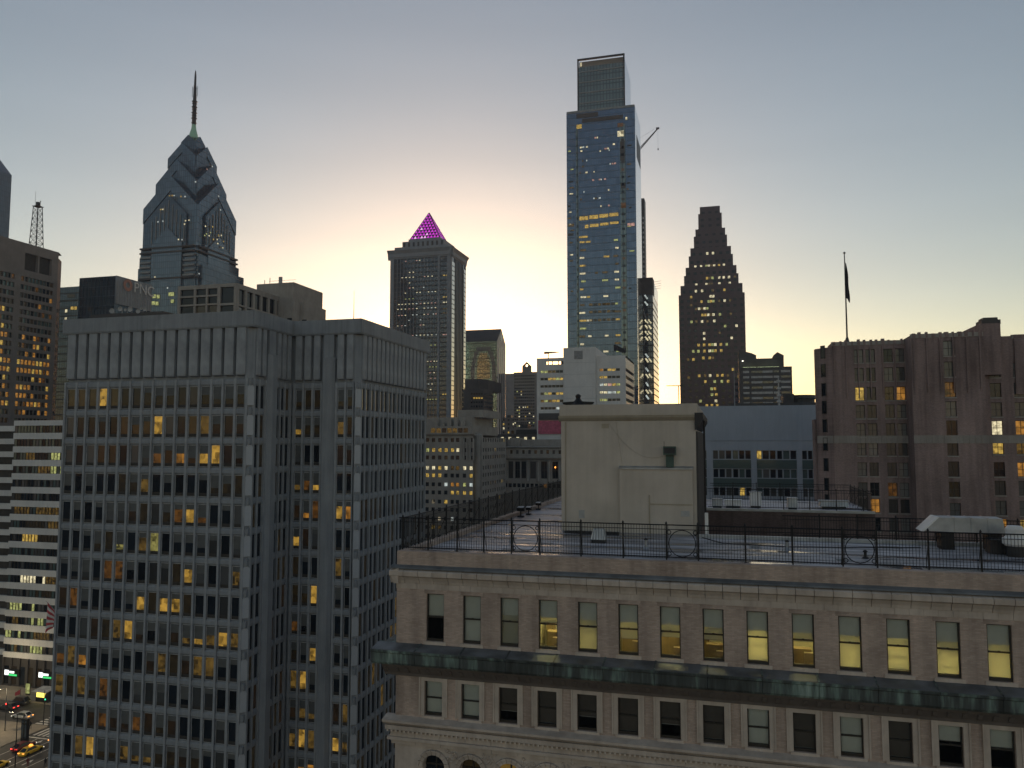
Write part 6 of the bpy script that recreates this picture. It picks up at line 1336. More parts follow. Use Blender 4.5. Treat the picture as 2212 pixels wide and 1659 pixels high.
def xon(zx, fr_): return (X_at(vl(zx), YO - .6, 480) - cxL)
for zx, zy in ((300, 715), (318, 715), (280, 820), (322, 817), (515, 830), (545, 828), (508, 858), (372, 605), (395, 605), (412, 606), (470, 620), (505, 624), (590, 508), (460, 985), (490, 990), (380, 1392), (270, 1292)): lwin(frF, xon(zx, 0), zy, ro_.choice(['lit_w', 'lit_c', 'lit_y']), 1.5)
for a0, a1, zy in ((205, 235, 1462), (245, 275, 1458), (280, 308, 1462), (380, 428, 1448), (205, 232, 1515), (240, 270, 1515), (272, 300, 1520), (402, 428, 1508)):
    q = X_at(vl(a0), YO - .6, 600) - cxL; q1 = X_at(vl(a1), YO - .6, 600) - cxL; pane_at(lt, frF, q, q1, zs(zy) - 1.2, zs(zy) + 1.2, 'lit_g', 2.05)
for _ in range(16):
    a = ro_.uniform(-.95, .2) * hwL; zy = ro_.uniform(820, 1000); lwin(frR, a, zy, ro_.choice(['lit_w', 'lit_y', 'lit_g', 'med_y']), 1.6)
for zx, zy in ((640, 370), (685, 322), (750, 550), (770, 662), (860, 1290), (600, 1278), (620, 1278), (640, 1280)): lwin(frR, (zx - 780) / 175 * hwL, zy, 'lit_p' if zx == 640 else 'lit_c', 1.6)
# spire
va = lambda z_: z_ * .663 / 1.8228; wa = lambda z_: (200 + z_ * .663) / 1.8228
sz = lambda z_: Z_at(cxL, cyL, wa(z_)); u = 474 * .663 / 1.8228 / FPX      # metres per enlarged-picture pixel
b = MB(); b.lathe(cxL, cyL, [(30 * u, sz(520)), (24 * u, sz(495)), (15 * u, sz(465)), (12 * u, sz(440))], 8); b.build('spire_base', 'spire_green', lt)
b = MB(); b.lathe(cxL, cyL, [(13 * u, sz(440)), (11 * u, sz(300)), (9 * u, sz(215)), (7 * u, sz(205)), (6 * u, sz(150)), (2.5 * u, sz(118))], 8); spo = b.build('spire', 'dark_metal', lt)
for k, zy in enumerate((432, 405, 388, 372, 352, 338, 318, 305)): b = MB(); r = (19 if k % 2 else 17) * u; b.lathe(cxL, cyL, [(r * .7, sz(zy)), (r, sz(zy - 3)), (r * .7, sz(zy - 7))], 8); b.build('spire_ring', 'dark_metal', spo)
for sg in (-1, 1): b = MB(); xx = cxL + sg * 19 * u; b.rod((xx, cyL, sz(272)), (xx, cyL, sz(212)), .15); b.rod((cxL, cyL, sz(268)), (xx, cyL, sz(268)), .12); b.rod((cxL, cyL, sz(225)), (xx, cyL, sz(225)), .12); b.build('aerial_bracket', 'dark_metal', spo)

# --- dark glass tower cut by the left picture edge
Y2 = 430.0
tl = thing('gabled_glass_tower', 'dark glass tower with sloping gable cut off by the left picture edge', 'tower', (X_at(0, Y2), Y2, 0), wc=True)
x1 = X_at(22, Y2 + 26, 450); x0 = x1 - 36; z1, z0 = Z_at(x1, Y2 + 26, 379), Z_at(X_at(0, Y2 + 26, 345), Y2 + 26, 345); xp = X_at(0, Y2 + 26, 345)
zp = z0 + (z0 - z1) / (x1 - xp) * (xp - (x0 + 18))
b = MB(); P = [(x0, 0), (x1, 0), (x1, z1), (x0 + 18, zp), (x0, z1)]; n = 5; b.v += [(a, Y2, z) for a, z in P] + [(a, Y2 + 26, z) for a, z in P]; b.f.append(tuple(range(n)))
for k in range(n): b.f.append((k, k + n, (k + 1) % n + n, (k + 1) % n))
b.m = [0] * len(b.f); b.build('curtain_wall', 'liberty_glass', tl)
b = MB(); b.rod((x1, Y2 - .2, z1), (x0 + 18, Y2 - .2, zp), .6); b.build('ridge_trim', 'dark_metal', tl)
lines(tl, Fr(x0, Y2), 36, 4, z1, 7.8, .15, .5, 'frame_dark')

# --- brown tower with yellow lit strip windows, far left
XB = -262.0
bt = thing('brown_tower', 'brown concrete tower with rows of yellow lit windows at the far left', 'tower', (XB, 240, 0), wc=True)
v1 = lambda z_: z_ * .6028 / 1.8228; w1 = lambda z_: (1100 + z_ * .6028) / 1.8228
ya, yb_ = Y_at(-60, XB, 750), Y_at(118, XB, 750); sW = yb_ - ya; sfr = Fr(XB, ya, RIGHT); bz = lambda py, Y=None: Z_at(XB, Y if Y else Y_at(75, XB), py)
ZB = (Z_at(XB, Y_at(20, XB, 520), 516) + Z_at(XB, yb_, 544)) / 2
sa = lambda px: Y_at(px, XB, 750) - ya
FHB = 3.25; nB = 21; zt0 = bz(606)
rows = sorted([(zt0 - FHB * k - 1.9, zt0 - FHB * k) for k in range(nB)])
def span(p0, p1, n): a, c = sa(p0), sa(p1); p = (c - a) / n; return [(a + p * k + .06, a + p * (k + 1) - .06) for k in range(n)]
gL, gM = span(-45, 25, 8), span(38, 110, 9)
b = MB(); facade(b, sfr, sW, 0, zt0 + .6, gL + gM, rows, .5)
lv = [(sa(45), sa(74)), (sa(77), sa(104))]; facade(b, sfr, sW, zt0 + .6, ZB, lv, [(bz(592), bz(556))], 1.2)
b.face([(XB, ya, ZB), (XB, yb_, ZB), (XB - 3.5, yb_ + 5, ZB), (XB - 30, yb_ + 5, ZB), (XB - 30, ya, ZB)]); b.face([(XB - 30, ya, 0), (XB, ya, 0), (XB, ya, ZB), (XB - 30, ya, ZB)])
b.build('wall', 'brown_stone', bt)
for c in lv: b = MB(); b.fbox(sfr, c[0], c[1], -1.3, -1.2, bz(592), bz(556)); b.build('louver_recess', 'dark_room', bt)
cf = Fr(XB, yb_, math.atan2(5, -3.5) ); cW = math.hypot(3.5, 5)
b = MB(); cc = [(1.0, 2.9), (3.1, 5.0)]; facade(b, cf, cW, 0, ZB - 2.5, cc, rows[:18], .5); b.build('chamfer_wall', 'brown_stone', bt)
rB = random.Random(14)
hot = {20 - 9: .5, 20 - 10: .95, 20 - 11: 1.0, 20 - 12: .35, 20 - 8: .6, 20 - 7: .35, 20 - 13: .5, 20 - 14: .6, 20 - 15: .9, 20 - 16: .5, 20 - 3: .1, 20 - 4: .2}
def kB(i, j): return rB.choice(['lit_o', 'lit_y', 'lit_o', 'med_o']) if rB.random() < hot.get(j, .06) else rB.choice(['glass', 'glass', 'band_glass', 'dim_o'])
windows(bt, sfr, gL + gM, rows, .5, kB, 'plain', 'frame_dark'); windows(bt, cf, cc, rows[:18], .5, kB, 'plain', 'frame_dark')
# lattice mast on its roof
lm = thing('lattice_mast', 'tapering lattice radio mast with drum top on the brown tower roof', 'antenna mast', (XB - 4, Y_at(77, XB - 4, 520), ZB), wc=True)
ym0 = Y_at(67, XB - 4, 530); ym1 = Y_at(89, XB - 4, 530); ymc = (ym0 + ym1) / 2; hb = (ym1 - ym0) / 2 * .75; zt_ = Z_at(XB - 4, ymc, 447); ht = hb * .62; xm = XB - 4
cnr = lambda t, sx, sy: (xm + sx * (hb + (ht - hb) * t), ymc + sy * (hb + (ht - hb) * t), ZB - .2 + (zt_ - ZB) * t)
for sx in (-1, 1):
    for sy in (-1, 1): b = MB(); b.rod(cnr(0, sx, sy), cnr(1, sx, sy), .14); b.build('leg', 'dark_metal', lm)
n = 7; b = MB()
for k in range(n):
    for (sa_, sb_) in (((-1, -1), (1, -1)), ((1, -1), (1, 1)), ((1, 1), (-1, 1)), ((-1, 1), (-1, -1))):
        b.rod(cnr(k / n, *sa_), cnr((k + 1) / n, *sb_), .07); b.rod(cnr(k / n, *sb_), cnr((k + 1) / n, *sa_), .07); b.rod(cnr(k / n, *sa_), cnr(k / n, *sb_), .08)
stuff(b.build('lacing', 'dark_metal', lm))
b = MB(); b.box(xm - ht * 1.3, xm + ht * 1.3, ymc - ht * 1.3, ymc + ht * 1.3, zt_, zt_ + .25); b.build('platform', 'dark_metal', lm)
b = MB(); b.lathe(xm, ymc, [(.8, zt_ + .25), (.8, zt_ + 1.9)], 10); b.build('drum', 'dark_metal', lm)
b = MB(); b.lathe(xm, ymc + ht, [(.08, zt_ + .25), (.08, zt_ + 2.3), (.22, zt_ + 2.4), (.2, zt_ + 2.8)], 6); b.build('beacon', 'frame_light', lm)
b = MB(); b.rod((xm, ymc - ht * 1.2, zt_), (xm, ymc - ht * 1.2, zt_ + 6), .05); b.build('whip', 'dark_metal', lm)

# --- white banded office at lower left, with bank signs at street level
YS_ = 163.0
sb = thing('striped_office', 'white banded office building with dark strip windows at the lower left', 'building', (X_at(130, YS_, 1200), YS_, 0), wc=True)
x1 = X_at(142, YS_, 1150); x0 = X_at(19, YS_, 1150); fr = Fr(x0, YS_); WS = x1 - x0
ZS = Z_at((x0 + x1) / 2, YS_, 908); fhS = 3.5; nS = 17
cols = [(WS * k / 18 + .06, WS * (k + 1) / 18 - .06) for k in range(18)]
rS = random.Random(33)
zt0 = ZS - 1.35
rows = sorted([(zt0 - fhS * k - 1.9, zt0 - fhS * k) for k in range(nS)])
b = MB(); b.box(x0 + .1, x1 - .1, YS_ + .8, YS_ + 24, 0, ZS - .3); b.build('core', 'dark_room', sb)
LSr = {15: [(0, 5, 'lit_g'), (9, 14, 'med_y')], 16: [(3, 7, 'med_y'), (8, 12, 'lit_g')], 2: [(4, 7, 'med_y'), (12, 16, 'lit_g')], 3: [(8, 12, 'med_y'), (11, 18, 'lit_g')], 5: [(1, 3, 'dim_y')], 6: [(1, 18, 'med_y')], 8: [(4, 9, 'lit_y'), (9, 15, 'dim_y')], 11: [(4, 12, 'lit_w'), (12, 18, 'med_y')], 12: [(9, 14, 'dim_y')], 13: [(1, 5, 'lit_g'), (7, 10, 'lit_g')], 14: [(8, 12, 'lit_g'), (2, 4, 'med_y')], 1: [(15, 17, 'dim_y')], 7: [(5, 12, 'dim_y'), (12, 18, 'med_y')]}
def kSb(i, j):
    for a, c, k in LSr.get(nS - 1 - j, []):
        if a <= i < c and rS.random() < .85: return k
    return rS.choice(['glass', 'glass', 'band_glass', 'glass_blind'])
windows(sb, fr, cols, rows, .35, kSb, 'plain', 'frame_dark', ft=.05)
for k in range(nS + 1):
    zz1 = ZS if k == 0 else zt0 - fhS * (k - 1) - 1.9; zz0 = zt0 - fhS * k if k < nS else zz1 - 1.4
    b = MB(); b.fbox(fr, 0, WS, -.8, 0, zz0, zz1); b.build('spandrel', 'white_concrete', sb)
x2 = X_at(-90, YS_ + 6, 1150); fr2 = Fr(x2, YS_ + 6); W2 = x0 - x2
b = MB(); b.box(x2, x0 - .05, YS_ + 6.8, YS_ + 24, 0, ZS - 2); b.build('core', 'dark_room', sb)
for k in range(nS + 1):
    zz1 = ZS - 1.2 - fhS * k; b = MB(); b.fbox(fr2, 0, W2 - .02, -.8, 0, zz1 - 1.5, zz1); b.build('spandrel', 'white_concrete', sb)
    if k < nS:
        for q in range(5): a = W2 - 5.2 + q * 1.03; pane_at(sb, fr2, a, a + .95, zz1 - 3.49, zz1 - 1.51, rS.choice(['glass', 'band_glass', 'lit_y', 'glass', 'dim_y', 'med_y']) if k > 3 else 'band_glass', -.35)
zb_ = min(r[0] for r in rows) - 1.4
b = MB(); b.fbox(fr, 0, WS, -.8, -.3, 0, zb_); b.build('ground_storey', 'dark_stone', sb)
for k in range(7): a = WS * (k + .1) / 7; b = MB(); b.fbox(fr, a, a + WS / 7 * .8, -.3, -.2, .4, zb_ - 2.2); b.build('shop_window', ['glass', 'dim_o', 'glass', 'dim_y', 'dim_o', 'glass', 'med_o'][k], sb)
for k in range(8): a = WS * k / 7; b = MB(); b.fbox(fr, max(0, a - .4), min(WS, a + .4), -.3, .1, 0, zb_); b.build('shop_pier', 'dark_stone', sb)
for px, py, lab in ((55, 1450, 'lit bank sign with white square and green bar, left of two on the banded office'), (122, 1454, 'lit bank sign with white square and green bar, right of two on the banded office')):
    px_s = (px - 30) if px == 55 else px - 30
    zx = (100 if px == 55 else 625); zyS = (185 if px == 55 else 225); V = lambda a: a * .2556 / 1.8228; Wv = lambda a: (2600 + a * .2556) / 1.8228
    X = X_at(V(zx), YS_ - .4, Wv(zyS)); Z = Z_at(X, YS_ - .4, Wv(zyS)); t = thing('bank_sign', lab, 'sign', (X, YS_ - .4, Z), wc=True)
    b = MB(); b.box(X - .75, X + 4.0, YS_ - .35, YS_ + .28, Z - .9, Z + .9); b.build('panel', 'black_iron', t)
    b = MB(); b.box(X - .62, X + .62, YS_ - .42, YS_ - .355, Z - .62, Z + .62); b.build('logo_square', 'sign_white', t)
    b = MB(); b.box(X + .75, X + 2.4, YS_ - .42, YS_ - .355, Z - .1, Z + .4); b.build('letter_bar', 'sign_white', t)
    b = MB(); b.box(X + .75, X + 3.3, YS_ - .42, YS_ - .355, Z - .75, Z - .3); b.build('green_bar', 'sign_green', t)

# --- dark glass slab and bank headquarters behind the block
YD = 330.0
ds = thing('glass_slab', 'low blue glass slab between the brown tower and the bank building', 'building', (X_at(155, YD), YD, 0), wc=True)
x0, x1 = X_at(118, YD, 650), X_at(176, YD, 650); zt_ = Z_at(x1, YD, 618); b = MB(); b.box(x0, x1, YD, YD + 30, 0, zt_); b.build('curtain_wall', 'blue_glass', ds)
lines(ds, Fr(x0, YD), x1 - x0, 4, zt_, 4, .15, .6, 'frame_dark')
for px, py, kd, w_ in ((141, 672, 'lit_w', 1.6), (153, 666, 'lit_y', 2.6), (159, 666, 'lit_y', 2.4), (140, 689, 'lit_w', 1.6), (146, 640, 'dim_y', 5)): X = X_at(px, YD, py) - x0; Z = Z_at(x0 + X, YD, py); pane_at(ds, Fr(x0, YD), X, X + w_, Z - .9, Z + .9, kd, .2)
YP = 262.0
pb = thing('bank_tower', 'dark glass bank building with grey corner sign reading PNC', 'building', (X_at(258, YP), YP, 0), wc=True)
x0, x1 = X_at(171, YP, 640), X_at(va(682), YP, 640); zt_ = Z_at(x1, YP, wa(1336)); Yp = Y_at(va(895), x1, 640)
b = MB(); shell(b, x0, x1, YP, Yp, 0, zt_); b.build('curtain_wall', 'liberty_pale', pb)
lines(pb, Fr(x0, YP), x1 - x0, 6, zt_, 4, .1, .3, 'comcast_line'); mulls(pb, Fr(x0, YP), x1 - x0, 9, 0, zt_, .12, .12, 'comcast_line')
spn = Fr(x1, YP, RIGHT); sW = Yp - YP; zq = lambda z_, Y: Z_at(x1, Y, wa(z_))
zlow = zq(1500, YP)
b = MB(); b.fbox(spn, 0, sW, 0.01, .5, zlow, zt_ + .1); b.build('sign_panel', 'concrete', pb)
for k in range(14): b = MB(); a = sW * (k + .3) / 14; b.fbox(spn, a, a + .35, .5, .6, zlow + .5, zt_ - 2); b.build('panel_fin', 'frame_grey', pb)
b = MB(); q = spn.p(sW * .3, .8, (zlow + zt_) / 2 + 3); rad = 2.6; i = 0
for k in range(18):
    a0, a1 = 2 * math.pi * k / 18, 2 * math.pi * (k + 1) / 18
    P = lambda r, a: (q[0], q[1] + r * math.cos(a), q[2] + r * math.sin(a))
    b.face([P(rad * .45, a0), P(rad, a0), P(rad, a1), P(rad * .45, a1)])
b.build('logo_ring', 'logo_orange', pb)
b = MB(); b.prism([(0, 0)] * 3, 0, 1) if False else None
cu = bpy.data.curves.new('letters', 'FONT'); cu.body = 'PNC'; cu.size = 6.2; cu.extrude = .12; cu.align_x = 'LEFT'
to = bpy.data.objects.new('letters_tmp', cu); COL.objects.link(to); bpy.context.view_layer.update()
me = bpy.data.meshes.new_from_object(to.evaluated_get(bpy.context.evaluated_depsgraph_get())); bpy.data.objects.remove(to); me.materials.clear(); me.materials.append(M['letter_grey'])
lo = obj('letters', me, pb); p_ = spn.p(sW * .46, .75, q[2] - 2.2); lo.location = p_; lo.rotation_euler = (R(90), 0, R(90))
# lower roof with dishes in front of it
lp = thing('plant_roof', 'dark rooftop plant block with white dishes below the bank sign', 'roof plant', (X_at(230, 225), 225, 0), wc=True)
x0, x1 = X_at(196, 225, 670), X_at(352, 225, 670); zt_ = Z_at(x1, 225, 672); b = MB(); b.box(x0, x1, 225, 250, 0, zt_); b.build('block', 'dark_stone', lp)
rD = random.Random(2)
for k in range(8):
    X = X_at(222 + k * 12 + rD.uniform(-5, 5), 222, 664); b = MB(); zz = Z_at(X, 224, 667 + rD.uniform(-3, 5)); r = rD.uniform(.5, 1.3); n = 10
    b.rod((X, 225.5, zt_ - .1), (X, 225.5, zz), .12); c = (X, 225.0, zz)
    for j in range(2):
        for a in range(n):
            t0, t1 = 2 * math.pi * a / n, 2 * math.pi * (a + 1) / n; r0, r1 = r * j / 2, r * (j + 1) / 2
            P = lambda rr__, t: (c[0] + rr__ * math.cos(t), c[1] - .25 * (rr__ / r) ** 2 - .2, c[2] + rr__ * math.sin(t) * .9); b.face([P(r0, t0), P(r1, t0), P(r1, t1), P(r0, t1)])
    b.build('dish', 'frame_light', lp)
# --- grey building with large window openings just behind the block
YG = 190.0
gg = thing('grid_building', 'grey building with large square window openings rising behind the precast block', 'building', (X_at(509, YG), YG, 0), wc=True)
x0, x1 = X_at(va(1055), YG, 640), X_at(va(1402), YG, 640); yg1 = Y_at(va(1690), x1, 640); gzz = lambda z_: Z_at(x1, YG, wa(z_)); fr = Fr(x0, YG); gA = lambda z_: X_at(va(z_), YG, 640) - x0
ZG = gzz(1378)
b = MB(); cols = [(gA(1070), gA(1150)), (gA(1162), gA(1222)), (gA(1232), gA(1290))]; rows = sorted([(gzz(1440), gzz(1402)), (gzz(1492), gzz(1450)), (gzz(1548), gzz(1502)), (gzz(1605), gzz(1558))])
facade(b, fr, gA(1300), 0, ZG, cols, rows, .6)
f2 = Fr(x0 + gA(1300), YG); W2 = x1 - x0 - gA(1300); c2 = [(gA(1308) - gA(1300), gA(1388) - gA(1300))]; r2_ = sorted([(gzz(1495), gzz(1398)), (gzz(1548), gzz(1508))]); facade(b, f2, W2, 0, ZG, c2, r2_, .6)
sfr = Fr(x1, YG, RIGHT); sW = yg1 - YG; sc_ = [(sW * (.06 + k * .155), sW * (.06 + k * .155 + .115)) for k in range(6)]; sr_ = sorted([(gzz(1500), gzz(1408)), (gzz(1552), gzz(1510))]); facade(b, sfr, sW, 0, ZG, sc_, sr_, .6)
b.face([(x0, YG, ZG), (x1, YG, ZG), (x1, yg1, ZG), (x0, yg1, ZG)]); b.face([(x0, yg1, 0), (x0, YG, 0), (x0, YG, ZG), (x0, yg1, ZG)]); b.build('wall', 'limestone', gg)
windows(gg, fr, cols, rows, .6, lambda i, j: 'glass' if (i, j) not in ((1, 1), (2, 1)) else 'dim_y', 'plain'); windows(gg, f2, c2, r2_, .6, lambda i, j: 'glass', 'plain'); windows(gg, sfr, sc_, sr_, .6, lambda i, j: 'glass_mirror' if j == 0 else 'glass', 'plain')
xq0, xq1 = X_at(va(1560), YG + 22, 620), X_at(va(1745), YG + 22, 620); zpk = Z_at(xq0, YG + 22, wa(1385)); b = MB(); b.box(x1 - 8, xq1, YG + 22, YG + 40, 0, zpk); b.build('tower_block', 'limestone', gg)
xq2 = X_at(va(1806), YG + 26, 640); b = MB(); b.box(xq1 - 1, xq2, YG + 26, YG + 40, 0, Z_at(xq2, YG + 26, wa(1495))); b.build('tower_block', 'limestone', gg)
for z_ in (1722, 1770): b = MB(); X = X_at(va(z_), YG + 22, 650); b.box(X - .8, X + .8, YG + (21.9 if z_ < 1740 else 25.9), YG + (21.99 if z_ < 1740 else 25.99), gzz(1590), gzz(1520)); b.build('window', 'glass', gg)
at = thing('roof_aerials', 'cluster of small rooftop aerials and railing on the grey building with large openings', 'antenna', (xq0, YG + 24, zpk), wc=True)
for z_, zz in ((1572, 1362), (1603, 1348), (1668, 1352)): b = MB(); X = X_at(va(z_), YG + 24, 610); b.rod((X, YG + 24, zpk - .1), (X, YG + 24, Z_at(X, YG + 24, wa(zz))), .1); b.build('aerial', 'dark_metal', at)
b = MB(); b.rod((xq0 + 1, YG + 24, zpk + 1.2), (xq1 - .5, YG + 24, zpk + 1.2), .05); b.build('rail', 'dark_metal', at)
b = MB(); X = X_at(va(1668), YG + 23.5, 610); b.box(X - .5, X + .5, YG + 23, YG + 23.6, zpk, zpk + 2.2); b.build('panel', 'frame_light', at)

# --- low blocks in the gap towards the horizon
for i, (p0, p1, py, Y, mt, lab) in enumerate([(1083, 1115, 902, 620, 'brown_stone', 'low dark block in the bright gap right of the green tower'), (1100, 1165, 925, 400, 'brown_stone', 'low dark block below the gabled tower with a few lamps'), (1060, 1230, 938, 345, 'dark_stone', 'long dark roof just above the classical building'), (1420, 1480, 890, 700, 'dark_stone', 'far dark block between the braced glass block and stepped tower'), (1720, 1790, 880, 520, 'brown_stone', 'far dark block left of the brick building corner'), (980, 1010, 915, 480, 'brown_stone', 'low dark block between pyramid tower and old beige building')]):
    x0, x1 = X_at(p0, Y), X_at(p1, Y); zt_ = Z_at((x0 + x1) / 2, Y, py); t = thing('low_block', lab, 'building', (x0, Y, 0), wc=True)
    b = MB(); b.box(x0, x1, Y, Y + 25, 0, zt_); b.build('wall', mt, t); b = MB(); b.box(x0 + (x1 - x0) * .3, x0 + (x1 - x0) * .55, Y + 4, Y + 12, zt_, zt_ + 2.2); b.build('roof_unit', 'dark_metal', t)
    rng = random.Random(i + 90); n = max(2, int((x1 - x0) / 3.6))
    for r_ in range(4):
        for k in range(n): a = (k + .3) * (x1 - x0) / n; pane_at(t, Fr(x0, Y), a, a + 1.5, zt_ - 3 - 3.4 * r_, zt_ - 1.2 - 3.4 * r_, rng.choice(['glass', 'glass', 'glass', 'lit_y', 'lit_w', 'dim_y']), .05)

# ================================================================== street life, lower left corner
def zg(zx, zy): return G_at(zx * .2556 / 1.8228, (2600 + zy * .2556) / 1.8228)
def make_car(kind):
    """body, glazing, wheels and lamps; length along +x"""
    L_, W_ = (4.8, 1.86) if kind != 'suv' else (4.9, 1.95); hb = .92 if kind != 'suv' else 1.05; ht = 1.46 if kind != 'suv' else 1.85
    body = MB()
    xs_ = [-L_ / 2, -L_ / 2 + .25, -L_ / 2 + 1.2, L_ / 2 - 1.5, L_ / 2 - .35, L_ / 2]
    top = [hb * .78, hb * .98, hb, hb * .98, hb * .82, hb * .6]; wid = [.78, .95, 1, 1, .95, .75]
    secs = []
    for x, t, w_ in zip(xs_, top, wid):
        hw = W_ / 2 * w_; secs.append([(x, -hw * .92, .28), (x, -hw, .5), (x, -hw * .96, t - .1), (x, -hw * .82, t), (x, hw * .82, t), (x, hw * .96, t - .1), (x, hw, .5), (x, hw * .92, .28)])
    def loft(b, secs):
        n = len(secs[0]); i = len(b.v)
        for s_ in secs: b.v += s_
        for k in range(len(secs) - 1):
            for q in range(n): a = i + k * n + q; c = i + k * n + (q + 1) % n; b.f.append((a, a + n, c + n, c)); b.m.append(0)
        b.f.append(tuple(i + q for q in range(n))); b.m.append(0); b.f.append(tuple(i + (len(secs) - 1) * n + q for q in reversed(range(n)))); b.m.append(0)
    loft(body, secs)
    r0, r1 = (-L_ / 2 + .75, L_ / 2 - 2.0) if kind != 'suv' else (-L_ / 2 + .35, L_ / 2 - 1.9)
    hw = W_ / 2 * .84; hr = W_ / 2 * .66; cab = [[(r0 - .35, -hw, hb - .06), (r0 - .35, hw, hb - .06), (r0 + .35, hr, ht), (r0 + .35, -hr, ht)]]
    P = {'bl': (r0 - .45, -hw, hb - .08), 'br': (r0 - .45, hw, hb - .08), 'fl': (r1 + .75, -hw, hb - .08), 'fr': (r1 + .75, hw, hb - .08), 'tbl': (r0 + .3, -hr, ht), 'tbr': (r0 + .3, hr, ht), 'tfl': (r1 - .1, -hr, ht), 'tfr': (r1 - .1, hr, ht)}
    body.hexa([P['bl'], P['fl'], P['fr'], P['br'], P['tbl'], P['tfl'], P['tfr'], P['tbr']])
    parts = {'body': body}
    def win(a, b_, c, d, nrm):
        m_ = MB(); q = [Vector(P[k]) for k in (a, b_, c, d)]; ce = sum(q, Vector()) / 4; m_.face([ce + (p - ce) * .84 + Vector(nrm) * .02 for p in q]); return m_
    wins = [win('fl', 'fr', 'tfr', 'tfl', (1, 0, .7)), win('br', 'bl', 'tbl', 'tbr', (-1, 0, .7)), win('bl', 'fl', 'tfl', 'tbl', (0, -1, .3)), win('fr', 'br', 'tbr', 'tfr', (0, 1, .3))]
    whl = MB(); n = 14; 
    for k in range(n):
        t0, t1 = 2 * math.pi * k / n, 2 * math.pi * (k + 1) / n; c = lambda t, y: (.33 * math.cos(t), y, .33 * math.sin(t))
        whl.face([c(t0, -.11), c(t1, -.11), c(t1, .11), c(t0, .11)]); whl.face([c(t1, -.11), c(t0, -.11), (0, -.11, 0)]); whl.face([c(t0, .11), c(t1, .11), (0, .11, 0)])
    lamp = MB(); lamp.box(-.05, .05, -.2, .2, -.08, .08)
    return dict(body=body, wins=wins, wheel=whl, lamp=lamp, L=L_, W=W_, hb=hb, ht=ht)
_car = {}
def car(name, label, mat, x, y, heading, kind='sedan', head='white_lamp', tail='red_lamp', sign=False, group=None):
    if kind not in _car:
        c = make_car(kind); _car[kind] = dict(c, wm=[w_.mesh('window', ['glass']) for w_ in c['wins']], whm=c['wheel'].mesh('wheel', ['rubber']))
    c = _car[kind]; t = thing(name, label, 'car', (x, y, .02), heading, group)
    obj('body', c['body'].mesh('body', [mat]), t)
    for m_ in c['wm']: obj('window', m_, t)
    for sx in (-1, 1):
        for sy in (-1, 1): obj('wheel', c['whm'], t, (sx * c['L'] * .31, sy * c['W'] * .44, .33))
    for sy in (-1, 1):
        obj('headlight', c['lamp'].mesh('headlight', [head]), t, (c['L'] / 2 - .06, sy * c['W'] * .28, c['hb'] * .5)); obj('tail_light', c['lamp'].mesh('tail_light', [tail]), t, (-c['L'] / 2 + .03, sy * c['W'] * .3, c['hb'] * .8))
    if sign: b = MB(); b.hexa([(-.35, -.3, c['ht'] - .02), (.2, -.3, c['ht'] - .02), (.2, .3, c['ht'] - .02), (-.35, .3, c['ht'] - .02), (-.25, -.24, c['ht'] + .28), (.1, -.24, c['ht'] + .28), (.1, .24, c['ht'] + .28), (-.25, .24, c['ht'] + .28)]); b.build('roof_sign', 'orange_lamp', t)
    return t
x, y = zg(430, 1470); car('taxi', 'yellow taxi with green tinted doors driving in the second lane', 'taxi', -134.9, y + 1.2, R(90), sign=True, tail='orange_lamp')
x, y = zg(740, 1260); car('taxi', 'white taxi with glowing orange rear half hidden behind the grey block', 'car_white', -134.9, y + 1.6, R(90), tail='orange_lamp', sign=True)
x, y = zg(260, 1380); car('parked_car', 'dark red car with lit tail lamps left of the yellow taxi', 'car_red', -138.2, y + .8, R(90))
x, y = zg(320, 900); car('saloon_car', 'silver car crossing the junction with orange lamp at its back', 'car_silver', x, 145.0, R(180), head='white_lamp', tail='orange_lamp')
x, y = zg(270, 690); car('parked_van', 'dark sport utility car parked along the far kerb by the bank', 'car_dark', x, 152.2, R(180), 'suv', head='frame_light', tail='frame_light')
x, y = zg(10, 810); car('saloon_car', 'dark car with red tail lamps at the left picture edge', 'car_dark', x - .6, 148.8, R(180))
x, y = zg(20, 1640); car('taxi', 'pale yellow car cut off at the bottom left picture corner', 'taxi', -134.9, y - 1.0, R(90), tail='frame_light')
# lit food kiosk
kx, ky = zg(655, 640)
ki = thing('food_kiosk', 'small street kiosk glowing bright yellow under a pale awning', 'kiosk', (kx, 155.6, .14), wc=True)
b = MB(); b.box(kx - 1.6, kx + 2.0, 154.6, 156.8, .14, 1.1); b.build('counter', 'dark_metal', ki)
b = MB(); b.box(kx - 1.5, kx - .1, 154.7, 154.76, 1.15, 2.6); b.build('lit_panel', 'kiosk_light', ki); b = MB(); b.box(kx - .02, kx + 1.1, 154.7, 154.76, 1.15, 2.6); b.build('lit_panel', 'kiosk_light', ki)
b = MB(); b.box(kx - 1.6, kx + 2.0, 154.8, 156.8, 1.1, 2.7); b.build('cabin', 'dark_metal', ki)
b = MB(); b.hexa([(kx - 1.9, 153.6, 2.65), (kx + 2.4, 153.6, 2.65), (kx + 2.4, 157, 3.0), (kx - 1.9, 157, 3.0), (kx - 1.9, 153.6, 2.72), (kx + 2.4, 153.6, 2.72), (kx + 2.4, 157, 3.1), (kx - 1.9, 157, 3.1)]); b.build('awning', 'awning', ki)
